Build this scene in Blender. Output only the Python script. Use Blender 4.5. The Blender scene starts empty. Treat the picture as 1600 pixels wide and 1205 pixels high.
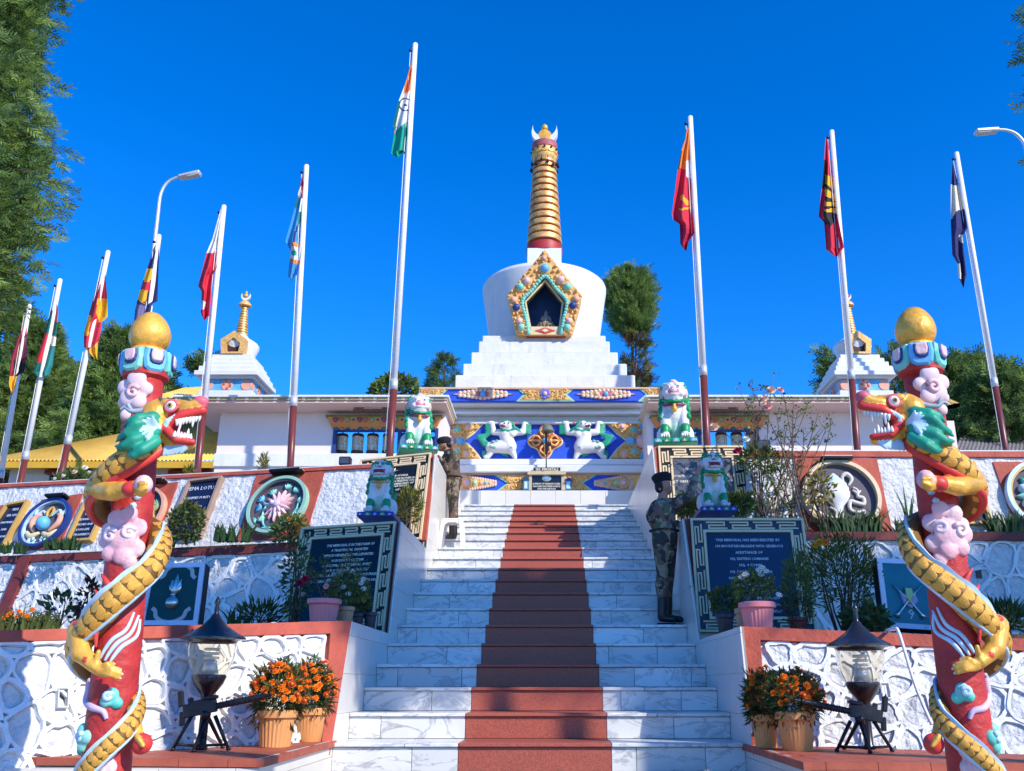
import bpy, bmesh, math, random
import numpy as np
from mathutils import Vector, Matrix, noise as mnoise
SC = bpy.context.scene
COL = SC.collection
R = math.radians
random.seed(7)
# ------------------------------------------------------------------ camera, sky, sun, exposure
FPX, UC, VC = 1420.0, 860.0, 602.0            # lens in pixels of the 1600 px wide photograph, principal point
PITCH = math.atan(470.0 / 1420.0)
cd = bpy.data.cameras.new('camera'); cam = bpy.data.objects.new('camera', cd); COL.objects.link(cam)
cd.sensor_fit = 'HORIZONTAL'; cd.sensor_width = 36.0; cd.lens = FPX / 1600 * 36.0
cd.shift_x = -(UC - 800) / 1600.0; cd.clip_start = .05; cd.clip_end = 4000
cam.location = (0, 0, 0); cam.rotation_euler = (math.pi / 2 + PITCH, 0, 0)
SC.camera = cam
SUNV = Vector((1.12, -1.0, 1.0)).normalized()   # towards the sun
W = bpy.data.worlds.new('World'); SC.world = W; W.use_nodes = True
wn = W.node_tree; sky = wn.nodes.new('ShaderNodeTexSky'); sky.sky_type = 'NISHITA'; sky.sun_disc = False
sky.sun_elevation = math.asin(SUNV.z); sky.sun_rotation = math.atan2(SUNV.x, SUNV.y)
sky.altitude = 3000; sky.air_density = 1.0; sky.dust_density = 0.3; sky.ozone_density = 6.0
hs = wn.nodes.new('ShaderNodeHueSaturation'); hs.inputs['Saturation'].default_value = 1.26; hs.inputs['Hue'].default_value = .509; hs.inputs['Value'].default_value = 1.38; hs.inputs['Value'].default_value = 1.0
bg = wn.nodes['Background']; bg.inputs['Strength'].default_value = .15
wn.links.new(sky.outputs[0], hs.inputs['Color']); wn.links.new(hs.outputs[0], bg.inputs['Color'])
sl = bpy.data.lights.new('sun', 'SUN'); sl.energy = 2.4; sl.angle = R(.5); sl.color = (1, .93, .82)
so = bpy.data.objects.new('sun', sl); COL.objects.link(so); so.rotation_euler = (-SUNV).to_track_quat('-Z', 'Y').to_euler()
so.location = (20, -10, 30)
SC.view_settings.view_transform = 'Standard'; SC.view_settings.look = 'None'
SC.view_settings.exposure = 1.2; SC.view_settings.gamma = 1; SC.view_settings.use_curve_mapping = False
SC.cycles.max_bounces = 6; SC.cycles.transparent_max_bounces = 8

# ------------------------------------------------------------------ from the photograph to the place
_c, _s = math.cos(PITCH), math.sin(PITCH)
def ray(u, v):
    a = (u - UC) / FPX; b = (VC - v) / FPX
    return Vector((a, _c - _s * b, _s + _c * b))
def atY(u, v, Y): d = ray(u, v); return d * (Y / d.y)
def atX(u, v, X): d = ray(u, v); return d * (X / d.x)
def atZ(u, v, z): d = ray(u, v); return d * (z / d.z)
def zof(v, Y): return atY(860, v, Y).z
def xof(u, v, Y): return atY(u, v, Y).x

class Fr:                                         # a plane in the place: origin, two axes, outward normal
    def __init__(s, o, ex, ey):
        s.o = Vector(o); s.ex = Vector(ex).normalized(); s.n = s.ex.cross(Vector(ey)).normalized(); s.ey = s.n.cross(s.ex)
    def pt(s, x, y, h=0): return s.o + s.ex * x + s.ey * y + s.n * h
    def px(s, u, v):
        d = ray(u, v); p = d * (s.o.dot(s.n) / d.dot(s.n)) - s.o
        return (p.dot(s.ex), p.dot(s.ey))
    def pxs(s, l): return [s.px(*q) for q in l]
    def mat(s, x=0, y=0, h=0, rot=0):
        m = Matrix((s.ex, s.ey, s.n)).transposed().to_4x4(); m.translation = s.pt(x, y, h)
        return m @ Matrix.Rotation(rot, 4, 'Z')
    def up(s, h): return Fr(s.pt(0, 0, h), s.ex, s.ey)
def front(Y, x=0, z=0): return Fr((x, Y, z), (1, 0, 0), (0, 0, 1))   # a plane facing the camera

# ------------------------------------------------------------------ meshes
class MB:
    def __init__(s): s.v = []; s.f = []; s.m = []
    def add(s, vs, fs, mi=0, M=None):
        k = len(s.v)
        if M is not None: vs = [M @ Vector(q) for q in vs]
        s.v.extend([tuple(q) for q in vs]); s.f.extend([tuple(i + k for i in f) for f in fs]); s.m.extend([mi] * len(fs)); return s
    def box(s, x0, x1, y0, y1, z0, z1, mi=0, M=None):
        v = [(x0, y0, z0), (x1, y0, z0), (x1, y1, z0), (x0, y1, z0), (x0, y0, z1), (x1, y0, z1), (x1, y1, z1), (x0, y1, z1)]
        return s.add(v, [(0, 3, 2, 1), (4, 5, 6, 7), (0, 1, 5, 4), (1, 2, 6, 5), (2, 3, 7, 6), (3, 0, 4, 7)], mi, M)
    def bbox(s, x0, x1, y0, y1, z0, z1, b=.01, mi=0, M=None):     # box with chamfered front and top edges
        for_ = MB(); bm = bmesh.new(); bmesh.ops.create_cube(bm, size=1)
        for q in bm.verts: q.co = Vector(((x0 + x1) / 2 + q.co.x * (x1 - x0), (y0 + y1) / 2 + q.co.y * (y1 - y0), (z0 + z1) / 2 + q.co.z * (z1 - z0)))
        bmesh.ops.bevel(bm, geom=bm.edges[:], offset=b, segments=1, affect='EDGES'); bm.verts.ensure_lookup_table()
        vs = [q.co.copy() for q in bm.verts]; fs = [[q.index for q in f.verts] for f in bm.faces]; bm.free()
        return s.add(vs, fs, mi, M)
    def prism(s, poly, h0, h1, fr, mi=0, inset=0, dome=0):         # polygon on a plane, from depth h0 out to h1
        poly = ccw(poly); n = len(poly); top = offset(poly, inset) if inset else poly
        mid = poly
        vs = [fr.pt(x, y, h0) for x, y in poly]
        if inset:
            vs += [fr.pt(x, y, h1 - min(inset, (h1 - h0) * .8)) for x, y in poly]
        vs += [fr.pt(x, y, h1) for x, y in top]
        L = len(vs) // n; fs = []
        for l in range(L - 1):
            for i in range(n): j = (i + 1) % n; fs.append((l * n + i, l * n + j, (l + 1) * n + j, (l + 1) * n + i))
        if dome:
            c = sum((Vector(p) for p in top), Vector((0, 0))) / n; vs.append(fr.pt(c.x, c.y, h1 + dome)); b = (L - 1) * n
            for i in range(n): fs.append((b + i, b + (i + 1) % n, L * n))
        else: fs.append(tuple(range((L - 1) * n, L * n)))
        fs.append(tuple(range(n - 1, -1, -1)))
        return s.add(vs, fs, mi)
    def lathe(s, prof, M=None, seg=24, mi=0, a0=0, sx=1, sy=1):
        vs = []; fs = []
        for r, z in prof:
            for i in range(seg):
                a = a0 + 2 * math.pi * i / seg; vs.append((r * math.cos(a) * sx, r * math.sin(a) * sy, z))
        n = len(prof)
        for l in range(n - 1):
            for i in range(seg): j = (i + 1) % seg; fs.append((l * seg + i, l * seg + j, (l + 1) * seg + j, (l + 1) * seg + i))
        fs.append(tuple(range(seg - 1, -1, -1))); fs.append(tuple(range((n - 1) * seg, n * seg)))
        return s.add(vs, fs, mi, M)
    def tube(s, pts, rad, seg=8, mi=0, M=None, flat=1.0, up=None):
        pts = [Vector(p) for p in pts]; n = len(pts); rad = [rad] * n if not hasattr(rad, '__len__') else rad
        vs = []; fs = []; u = None
        for i in range(n):
            t = (pts[min(i + 1, n - 1)] - pts[max(i - 1, 0)])
            t = t.normalized() if t.length > 1e-9 else Vector((0, 0, 1))
            if up is not None: u = Vector(up)
            elif u is None: u = Vector((0, 0, 1)) if abs(t.z) < .9 else Vector((1, 0, 0))
            u = u - t * u.dot(t); u = u.normalized() if u.length > 1e-6 else t.orthogonal().normalized(); w = t.cross(u)
            for k in range(seg):
                a = 2 * math.pi * k / seg; vs.append(pts[i] + u * (math.cos(a) * rad[i] * flat) + w * (math.sin(a) * rad[i]))
        for i in range(n - 1):
            for k in range(seg): j = (k + 1) % seg; fs.append((i * seg + k, i * seg + j, (i + 1) * seg + j, (i + 1) * seg + k))
        fs.append(tuple(range(seg - 1, -1, -1))); fs.append(tuple(range((n - 1) * seg, n * seg)))
        return s.add(vs, fs, mi, M)
    def ball(s, c, r, seg=14, rings=8, mi=0, M=None):
        r = (r, r, r) if not hasattr(r, '__len__') else r
        vs = [(c[0], c[1], c[2] - r[2])]
        for l in range(1, rings):
            p = math.pi * l / rings
            for i in range(seg):
                a = 2 * math.pi * i / seg; vs.append((c[0] + r[0] * math.sin(p) * math.cos(a), c[1] + r[1] * math.sin(p) * math.sin(a), c[2] - r[2] * math.cos(p)))
        vs.append((c[0], c[1], c[2] + r[2])); e = len(vs) - 1; fs = []
        for i in range(seg):
            j = (i + 1) % seg; fs.append((0, 1 + j, 1 + i)); fs.append((e, e - seg + i, e - seg + j))
        for l in range(rings - 2):
            for i in range(seg): j = (i + 1) % seg; a = 1 + l * seg; fs.append((a + i, a + j, a + seg + j, a + seg + i))
        return s.add(vs, fs, mi, M)
    def mesh(s, name, mats, smooth=False):
        me = bpy.data.meshes.new(name); me.from_pydata(s.v, [], s.f)
        for m in (mats if isinstance(mats, (list, tuple)) else [mats]): me.materials.append(m)
        if any(s.m): me.polygons.foreach_set('material_index', s.m)
        if smooth:
            me.polygons.foreach_set('use_smooth', [True] * len(s.f))
            if smooth is not True: me.set_sharp_from_angle(angle=R(smooth))
        me.update(); return me
    def build(s, name, mats, parent=None, smooth=False, **kw):
        return link(name, s.mesh(name, mats, smooth), parent, **kw)
def link(name, me, parent=None, M=None, kind=None, label=None):
    o = bpy.data.objects.new(name, me); COL.objects.link(o)
    if parent is not None: o.parent = parent
    if M is not None: o.matrix_basis = M
    if parent is not None and M is None and parent.get('_abs'): pass
    if kind: o['kind'] = kind
    if label: o['label'] = label
    return o
def area(p): return sum(p[i - 1][0] * p[i][1] - p[i][0] * p[i - 1][1] for i in range(len(p))) / 2
def ccw(p): p = [tuple(q) for q in p]; return p if area(p) > 0 else p[::-1]
def offset(p, d):
    n = len(p); o = []
    for i in range(n):
        a, b, c = Vector(p[i - 1]), Vector(p[i]), Vector(p[(i + 1) % n])
        e = (b - a); f = (c - b); e = e.normalized() if e.length > 1e-9 else f.normalized(); f = f.normalized() if f.length > 1e-9 else e
        n1 = Vector((-e.y, e.x)); n2 = Vector((-f.y, f.x)); m = n1 + n2; m = m.normalized() if m.length > 1e-4 else n1
        k = d / max(.5, m.dot(n1)); o.append((b.x + m.x * k, b.y + m.y * k))
    return o
def clip(poly, x0, x1, y0, y1):
    for ax, lim, sg in ((0, x0, 1), (0, x1, -1), (1, y0, 1), (1, y1, -1)):
        out = []
        for i in range(len(poly)):
            p, q = poly[i - 1], poly[i]; ip = (p[ax] - lim) * sg >= 0; iq = (q[ax] - lim) * sg >= 0
            if ip != iq:
                t = (lim - p[ax]) / (q[ax] - p[ax]); out.append((p[0] + (q[0] - p[0]) * t, p[1] + (q[1] - p[1]) * t))
            if iq: out.append(q)
        poly = out
        if not poly: return []
    o = []
    for p in poly:
        if not o or math.hypot(p[0] - o[-1][0], p[1] - o[-1][1]) > .004: o.append(p)
    if len(o) > 1 and math.hypot(o[0][0] - o[-1][0], o[0][1] - o[-1][1]) < .004: o.pop()
    return o if len(o) > 2 and abs(area(o)) > .0008 else []
def thing(name, label, cat, loc=(0, 0, 0), group=None, rz=0):
    o = bpy.data.objects.new(name, None); COL.objects.link(o); o.location = loc; o.rotation_euler = (0, 0, rz); o.empty_display_size = .1
    o['label'] = label; o['category'] = cat
    if group: o['group'] = group
    return o
def tag(o, label, cat, group=None, kind=None):
    if label: o['label'] = label
    if cat: o['category'] = cat
    if group: o['group'] = group
    if kind: o['kind'] = kind
    return o
def structure(o): o['kind'] = 'structure'; return o
def rect(x0, y0, x1, y1): return [(x0, y0), (x1, y0), (x1, y1), (x0, y1)]
def circ(x, y, r, n=20, ry=None, a0=0): return [(x + r * math.cos(a0 + 2 * math.pi * i / n), y + (ry or r) * math.sin(a0 + 2 * math.pi * i / n)) for i in range(n)]
def frame_ring(mb, outer, inner, h0, h1, fr, mi=0):              # picture-frame shape between two polygons of equal count
    n = len(outer); k = len(mb.v); vs = []
    for pl in (outer, inner):
        for h in (h0, h1): vs += [fr.pt(x, y, h) for x, y in pl]
    fs = []
    for i in range(n):
        j = (i + 1) % n
        fs += [(n + i, n + j, 3 * n + j, 3 * n + i), (i, j, n + j, n + i), (3 * n + i, 3 * n + j, 2 * n + j, 2 * n + i), (2 * n + i, 2 * n + j, j, i)]
    mb.add(vs, fs, mi)
def bez(pts, n=8):                                               # Catmull-Rom through points (any dimension)
    P = [Vector(p) for p in pts]; o = []
    for i in range(len(P) - 1):
        a, b, c, d = P[max(i - 1, 0)], P[i], P[i + 1], P[min(i + 2, len(P) - 1)]
        for k in range(n):
            t = k / n; o.append(.5 * ((2 * b) + (c - a) * t + (2 * a - 5 * b + 4 * c - d) * t * t + (3 * b - a - 3 * c + d) * t ** 3))
    o.append(P[-1]); return o
def lerp(a, b, t): return a + (b - a) * t
def rnd(a, b): return random.uniform(a, b)

# ------------------------------------------------------------------ materials
_M = {}
def mat(name, col, rough=.6, metal=0, var=.12, vs=4.0, bump=0, bs=30.0, dirt=None, ds=2.0, dk=.55, rnd_obj=0, spec=.4, col2=None, isl=0, coat=0, streak=0):
    if name in _M: return _M[name]
    m = bpy.data.materials.new(name); m.use_nodes = True; nt = m.node_tree; N = nt.nodes; L = nt.links
    b = N['Principled BSDF']; b.inputs['Roughness'].default_value = rough; b.inputs['Metallic'].default_value = metal
    b.inputs['Specular IOR Level'].default_value = spec
    if coat: b.inputs['Coat Weight'].default_value = coat; b.inputs['Coat Roughness'].default_value = .15
    tc = N.new('ShaderNodeTexCoord'); vec = tc.outputs['Object']
    if rnd_obj:
        oi = N.new('ShaderNodeObjectInfo'); ad = N.new('ShaderNodeVectorMath'); ad.operation = 'ADD'
        mu = N.new('ShaderNodeVectorMath'); mu.operation = 'SCALE'; L.new(oi.outputs['Random'], mu.inputs['Scale']); mu.inputs[0].default_value = (17, 31, 13)
        L.new(vec, ad.inputs[0]); L.new(mu.outputs[0], ad.inputs[1]); vec = ad.outputs[0]
    nz = N.new('ShaderNodeTexNoise'); nz.inputs['Scale'].default_value = vs; nz.inputs['Detail'].default_value = 5; L.new(vec, nz.inputs['Vector'])
    cr = N.new('ShaderNodeValToRGB'); L.new(nz.outputs['Fac'], cr.inputs['Fac'])
    c = Vector(col); c2 = Vector(col2) if col2 else c * (1 - var)
    cr.color_ramp.elements[0].position = .32; cr.color_ramp.elements[1].position = .68
    cr.color_ramp.elements[0].color = (*c2, 1); cr.color_ramp.elements[1].color = (*(c * (1 + var * .5)), 1)
    out = cr.outputs[0]
    if isl or rnd_obj:
        hsv = N.new('ShaderNodeHueSaturation'); mr = N.new('ShaderNodeMapRange')
        src = N.new('ShaderNodeNewGeometry').outputs['Random Per Island'] if isl else oi.outputs['Random']
        a = isl or rnd_obj
        mr.inputs['To Min'].default_value = 1 - a; mr.inputs['To Max'].default_value = 1 + a; L.new(src, mr.inputs['Value'])
        L.new(mr.outputs[0], hsv.inputs['Value']); L.new(out, hsv.inputs['Color']); out = hsv.outputs[0]
    if dirt:
        n2 = N.new('ShaderNodeTexNoise'); n2.inputs['Scale'].default_value = ds; n2.inputs['Detail'].default_value = 8; n2.inputs['Roughness'].default_value = .7; L.new(vec, n2.inputs['Vector'])
        if streak: mp_ = N.new('ShaderNodeMapping'); mp_.inputs['Scale'].default_value = (2.2, 2.2, streak); L.new(vec, mp_.inputs['Vector']); L.new(mp_.outputs[0], n2.inputs['Vector'])
        r2 = N.new('ShaderNodeValToRGB'); r2.color_ramp.elements[0].position = dk; r2.color_ramp.elements[1].position = min(1, dk + .18); L.new(n2.outputs['Fac'], r2.inputs['Fac'])
        mx = N.new('ShaderNodeMix'); mx.data_type = 'RGBA'; L.new(r2.outputs[0], mx.inputs['Factor']); L.new(out, mx.inputs['A']); mx.inputs['B'].default_value = (*dirt, 1); out = mx.outputs['Result']
    L.new(out, b.inputs['Base Color'])
    if bump:
        n3 = N.new('ShaderNodeTexNoise'); n3.inputs['Scale'].default_value = bs; n3.inputs['Detail'].default_value = 6; L.new(vec, n3.inputs['Vector'])
        bp = N.new('ShaderNodeBump'); bp.inputs['Strength'].default_value = min(1, bump); bp.inputs['Distance'].default_value = .02 * max(1, bump); L.new(n3.outputs['Fac'], bp.inputs['Height']); L.new(bp.outputs[0], b.inputs['Normal'])
    _M[name] = m; return m
def marble(name, col, vein, dark=.5):
    if name in _M: return _M[name]
    m = mat(name, col, rough=.32, var=.14, vs=1.3, rnd_obj=.12, spec=.5, dirt=(.48, .45, .40), ds=2.4, dk=.58); nt = m.node_tree; N = nt.nodes; L = nt.links; b = N['Principled BSDF']
    src = b.inputs['Base Color'].links[0].from_socket
    vec = [n for n in N if n.type == 'VECT_MATH' and n.operation == 'ADD'][0].outputs[0]
    mp = N.new('ShaderNodeMapping'); mp.inputs['Rotation'].default_value = (.3, .4, .5); mp.inputs['Scale'].default_value = (.7, 1, 1.9); L.new(vec, mp.inputs['Vector'])
    nz = N.new('ShaderNodeTexNoise'); nz.inputs['Scale'].default_value = 2.3; nz.inputs['Detail'].default_value = 9; nz.inputs['Roughness'].default_value = .62; nz.inputs['Distortion'].default_value = 1.4; L.new(mp.outputs[0], nz.inputs['Vector'])
    cr = N.new('ShaderNodeValToRGB'); e = cr.color_ramp.elements
    e[0].position = .465; e[0].color = (0, 0, 0, 1); e[1].position = .5; e[1].color = (1, 1, 1, 1); n = e.new(.53); n.color = (0, 0, 0, 1)
    L.new(nz.outputs['Fac'], cr.inputs['Fac'])
    n2 = N.new('ShaderNodeTexNoise'); n2.inputs['Scale'].default_value = 3.5; L.new(vec, n2.inputs['Vector'])
    mu = N.new('ShaderNodeMath'); mu.operation = 'MULTIPLY'; L.new(cr.outputs[0], mu.inputs[0]); L.new(n2.outputs['Fac'], mu.inputs[1]); mu2 = N.new('ShaderNodeMath'); mu2.operation = 'MULTIPLY'; mu2.inputs[1].default_value = dark * 1.8; mu2.use_clamp = True; L.new(mu.outputs[0], mu2.inputs[0])
    mx = N.new('ShaderNodeMix'); mx.data_type = 'RGBA'; L.new(mu2.outputs[0], mx.inputs['Factor']); L.new(src, mx.inputs['A']); mx.inputs['B'].default_value = (*vein, 1)
    L.new(mx.outputs['Result'], b.inputs['Base Color']); return m
def patches(name, cols, scale, rough=.85, stretch=(1, 1, 1), dist=1.0):   # hard-edged camouflage / mottled print
    if name in _M: return _M[name]
    m = mat(name, cols[0], rough=rough, bump=1.6, bs=13); nt = m.node_tree; N = nt.nodes; L = nt.links; b = N['Principled BSDF']
    tc = [n for n in N if n.type == 'TEX_COORD'][0]; mp = N.new('ShaderNodeMapping'); mp.inputs['Scale'].default_value = stretch; L.new(tc.outputs['Object'], mp.inputs['Vector'])
    cur = None
    for i, c in enumerate(cols):
        if i == 0:
            rgb = N.new('ShaderNodeRGB'); rgb.outputs[0].default_value = (*c, 1); cur = rgb.outputs[0]; continue
        nz = N.new('ShaderNodeTexNoise'); nz.noise_dimensions = '4D'; nz.inputs['W'].default_value = i * 7.3; nz.inputs['Scale'].default_value = scale; nz.inputs['Detail'].default_value = 2; nz.inputs['Distortion'].default_value = dist; L.new(mp.outputs[0], nz.inputs['Vector'])
        gt = N.new('ShaderNodeMath'); gt.operation = 'GREATER_THAN'; gt.inputs[1].default_value = .53; L.new(nz.outputs['Fac'], gt.inputs[0])
        mx = N.new('ShaderNodeMix'); mx.data_type = 'RGBA'; L.new(gt.outputs[0], mx.inputs['Factor']); L.new(cur, mx.inputs['A']); mx.inputs['B'].default_value = (*c, 1); cur = mx.outputs['Result']
    L.new(cur, b.inputs['Base Color']); return m
def leafmat(name, col, col2, trans=.35):
    if name in _M: return _M[name]
    m = mat(name, col, rough=.55, vs=1.2, col2=col2, isl=.35, spec=.25); nt = m.node_tree; N = nt.nodes; L = nt.links; b = N['Principled BSDF']
    tl = N.new('ShaderNodeBsdfTranslucent'); L.new(b.inputs['Base Color'].links[0].from_socket, tl.inputs['Color'])
    ms = N.new('ShaderNodeMixShader'); ms.inputs[0].default_value = trans; L.new(b.outputs[0], ms.inputs[1]); L.new(tl.outputs[0], ms.inputs[2])
    L.new(ms.outputs[0], N['Material Output'].inputs['Surface']); return m

white = mat('whitewash', (.70, .70, .69), rough=.85, var=.06, vs=2, bump=.35, bs=25, dirt=(.42, .42, .40), ds=1.6, dk=.58, streak=.35)
rough_white = mat('rough_whitewash', (.66, .66, .65), rough=.9, var=.10, vs=6, bump=2.2, bs=16, dirt=(.5, .5, .5), ds=9, dk=.66)
cream_wall = mat('cream_wall', (.78, .72, .70), rough=.85, var=.05, vs=1.5, bump=.2, bs=40)
clean_white = mat('white_paint', (.72, .72, .71), rough=.6, var=.06, vs=3, dirt=(.46, .45, .42), ds=2.2, dk=.6, bump=.2, bs=18, streak=.3)
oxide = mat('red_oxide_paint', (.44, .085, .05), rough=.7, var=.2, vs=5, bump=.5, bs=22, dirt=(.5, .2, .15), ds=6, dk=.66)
red_tile_m = mat('red_clay_tile', (.42, .10, .055), rough=.6, var=.18, vs=8, bump=.15, bs=60, rnd_obj=.08)
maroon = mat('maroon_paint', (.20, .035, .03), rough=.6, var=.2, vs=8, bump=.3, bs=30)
terrazzo = mat('red_terrazzo', (.42, .10, .06), rough=.45, var=.45, vs=130, rnd_obj=.06, dirt=(.22, .05, .035), ds=3, dk=.6)
marble_m = marble('white_marble', (.70, .70, .67), (.19, .19, .22), .62)
tile_m = mat('cream_glazed_tile', (.72, .68, .60), rough=.28, var=.06, vs=2, rnd_obj=.05, spec=.5, dirt=(.50, .46, .40), ds=2, dk=.6, streak=.4)
grout = mat('dark_grout', (.30, .29, .27), rough=.9, var=.2)
soil = mat('garden_soil', (.09, .06, .04), rough=.95, var=.4, vs=12, bump=1, bs=20)
paving = mat('grey_paving', (.34, .33, .31), rough=.85, var=.15, vs=3, bump=.3, bs=30)
black_stone = mat('black_granite', (.012, .013, .016), rough=.12, var=.3, vs=60, spec=.5)
navy_stone = mat('dark_blue_stone', (.012, .02, .06), rough=.2, var=.2, vs=40)
gold = mat('gold_paint', (.86, .44, .07), rough=.38, metal=.2, var=.3, vs=9, bump=.35, bs=28, dirt=(.30, .17, .06), ds=11, dk=.60)
gold_rel = mat('gilded_relief', (.82, .47, .15), rough=.5, metal=.15, var=.3, vs=14, bump=.4, bs=50)
cream_fret = mat('cream_fret_paint', (.72, .62, .36), rough=.6, var=.1)
peach_fret = mat('peach_fret_paint', (.76, .58, .34), rough=.6, var=.1)
green_fret = mat('pale_green_fret_paint', (.66, .58, .36), rough=.6, var=.1)
blue_rel = mat('ultramarine_paint', (.02, .09, .62), rough=.65, var=.15, vs=5, bump=.4, bs=25)
deep_blue = mat('deep_blue_paint', (.02, .05, .22), rough=.5, var=.15)
sky_blue = mat('sky_blue_paint', (.14, .48, .80), rough=.5, var=.25, vs=5)
pale_blue = mat('pale_blue_paint', (.52, .72, .85), rough=.55, var=.25, vs=6)
pink = mat('pink_paint', (.74, .34, .38), rough=.6, var=.1, vs=7, col2=(.76, .60, .60), bump=.4, bs=26, dirt=(.45, .36, .34), ds=12, dk=.63)
lilac = mat('lilac_paint', (.62, .48, .66), rough=.55, var=.15)
rosy = mat('rose_red_paint', (.68, .13, .17), rough=.5, var=.15)
red = mat('vermilion_paint', (.50, .035, .03), rough=.55, var=.3, vs=5, bump=.8, bs=18, dirt=(.30, .06, .05), ds=6, dk=.6)
bright_red = mat('bright_red_paint', (.68, .05, .04), rough=.45, var=.15, vs=7)
orange_p = mat('orange_paint', (.75, .26, .05), rough=.5)
salmon = mat('salmon_paint', (.78, .38, .26), rough=.55)
teal = mat('turquoise_paint', (.03, .44, .33), rough=.5, var=.25, vs=6, col2=(.35, .66, .58))
jade = mat('jade_paint', (.02, .32, .20), rough=.5, var=.3, vs=8)
green = mat('green_enamel', (.01, .28, .10), rough=.4, var=.12)
mint = mat('mint_enamel', (.42, .68, .55), rough=.5, var=.15)
black = mat('black_paint', (.015, .015, .017), rough=.35, var=.2)
iron = mat('black_iron', (.022, .022, .026), rough=.32, metal=.4, var=.3, vs=12)
steel = mat('galvanised_pole', (.62, .63, .66), rough=.4, metal=.35, var=.08)
polewhite = mat('white_pole_paint', (.80, .80, .82), rough=.35, var=.04)
brass = mat('brass', (.62, .42, .14), rough=.3, metal=.9, var=.2)
silver = mat('silver_metal', (.62, .60, .55), rough=.25, metal=.9, var=.2)
letter = mat('cream_lettering', (.78, .72, .58), rough=.5, var=.05)
letter_w = mat('white_lettering', (.62, .64, .70), rough=.5, var=.05)
tooth_m = mat('ivory_paint', (.80, .78, .70), rough=.4, var=.05)
eye_w = mat('eye_white', (.85, .83, .78), rough=.25, var=.03)

# ------------------------------------------------------------------ text, sculpted solids
def text(body, fr, x, y, size, m, parent, h=.002, depth=.004, align='CENTER', sx=1.0, name='lettering', bold=0, shear=0, width=None):
    c = bpy.data.curves.new('t', 'FONT'); c.body = body; c.size = size; c.align_x = align; c.extrude = depth / 2; c.resolution_u = 1; c.offset = bold; c.shear = shear
    o = bpy.data.objects.new('t', c); COL.objects.link(o); dg = bpy.context.evaluated_depsgraph_get()
    me = bpy.data.meshes.new_from_object(o.evaluated_get(dg)); bpy.data.objects.remove(o); bpy.data.curves.remove(c)
    if width:
        xs = [q.co.x for q in me.vertices]; sx = width / max(1e-6, max(xs) - min(xs))
    M = fr.mat(x, y, h) @ Matrix.Diagonal((sx, 1, 1, 1)); me.transform(M); me.materials.clear(); me.materials.append(m); me.name = name
    return link(name, me, parent)
def place(o, p):                                   # keep world-space vertices under a parent that has a location
    o.parent = p; o.matrix_parent_inverse = p.matrix_basis.inverted(); return o
# sculpt: list of ('b',centre,radii[,rot]) and ('c',a,b,ra,rb) solids, fused by voxels into ONE continuous skin
def _sdf(P, s):
    if s[0] == 'b':
        q = P - np.array(s[1]); r = np.array(s[2] if hasattr(s[2], '__len__') else (s[2],) * 3, float)
        if len(s) > 4 and s[4] is not None: q = q @ np.array(s[4].to_3x3())
        k = np.linalg.norm(q / r, axis=1); return (k - 1) * r.min()
    a, b = np.array(s[1], float), np.array(s[2], float); ab = b - a; t = np.clip(((P - a) @ ab) / max(ab @ ab, 1e-9), 0, 1)
    return np.linalg.norm(P - a - t[:, None] * ab, axis=1) - (s[3] + (s[4] - s[3]) * t)
def sculpt(name, solids, mats, voxel, parent=None, smooth=2, M=None):
    """solids: ('b', c, r, mi[, rot]) ellipsoid; ('c', a, b, ra, rb, mi) tapered capsule"""
    mb = MB()
    for s in solids:
        if s[0] == 'b':
            T = Matrix.Translation(s[1]) @ ((s[4].to_4x4()) if len(s) > 4 and s[4] is not None else Matrix.Identity(4)); mb.ball((0, 0, 0), s[2], 16, 10, 0, T)
        else:
            a, b = Vector(s[1]), Vector(s[2]); d = b - a; n = max(2, int(d.length / max(.4 * min(s[3], s[4]), .012))); n = min(n, 14)
            T = Matrix.Translation(a) @ d.to_track_quat('Z', 'Y').to_matrix().to_4x4() if d.length > 1e-6 else Matrix.Translation(a)
            L = d.length; pr = []
            for k in range(5): t = k / 4 * math.pi / 2; pr.append((max(s[3] * math.sin(t), .0005), -s[3] * math.cos(t)))
            pr2 = []
            for k in range(5): t = k / 4 * math.pi / 2; pr2.append((max(s[4] * math.cos(t), .0005), L + s[4] * math.sin(t)))
            mb.lathe(pr + pr2, T, 14)
    me = mb.mesh(name, mats); o = bpy.data.objects.new('tmp', me); COL.objects.link(o)
    md = o.modifiers.new('r', 'REMESH'); md.mode = 'VOXEL'; md.voxel_size = voxel; md.use_smooth_shade = True
    if smooth: sm = o.modifiers.new('s', 'SMOOTH'); sm.iterations = smooth; sm.factor = .5
    dg = bpy.context.evaluated_depsgraph_get(); m2 = bpy.data.meshes.new_from_object(o.evaluated_get(dg)); bpy.data.objects.remove(o); bpy.data.meshes.remove(me)
    m2.name = name; m2.materials.clear()
    for m in mats: m2.materials.append(m)
    nf = len(m2.polygons); C = np.zeros(nf * 3); m2.polygons.foreach_get('center', C); C = C.reshape(-1, 3)
    best = np.full(nf, 1e9); mi = np.zeros(nf, int)
    for s in solids:
        d = _sdf(C, s); k = s[3] if s[0] == 'b' else s[5]; w = d < best; best[w] = d[w]; mi[w] = k
    m2.polygons.foreach_set('material_index', mi.tolist()); m2.polygons.foreach_set('use_smooth', [True] * nf); m2.update()
    if M is not None: m2.transform(M)
    return link(name, m2, parent)
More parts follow.
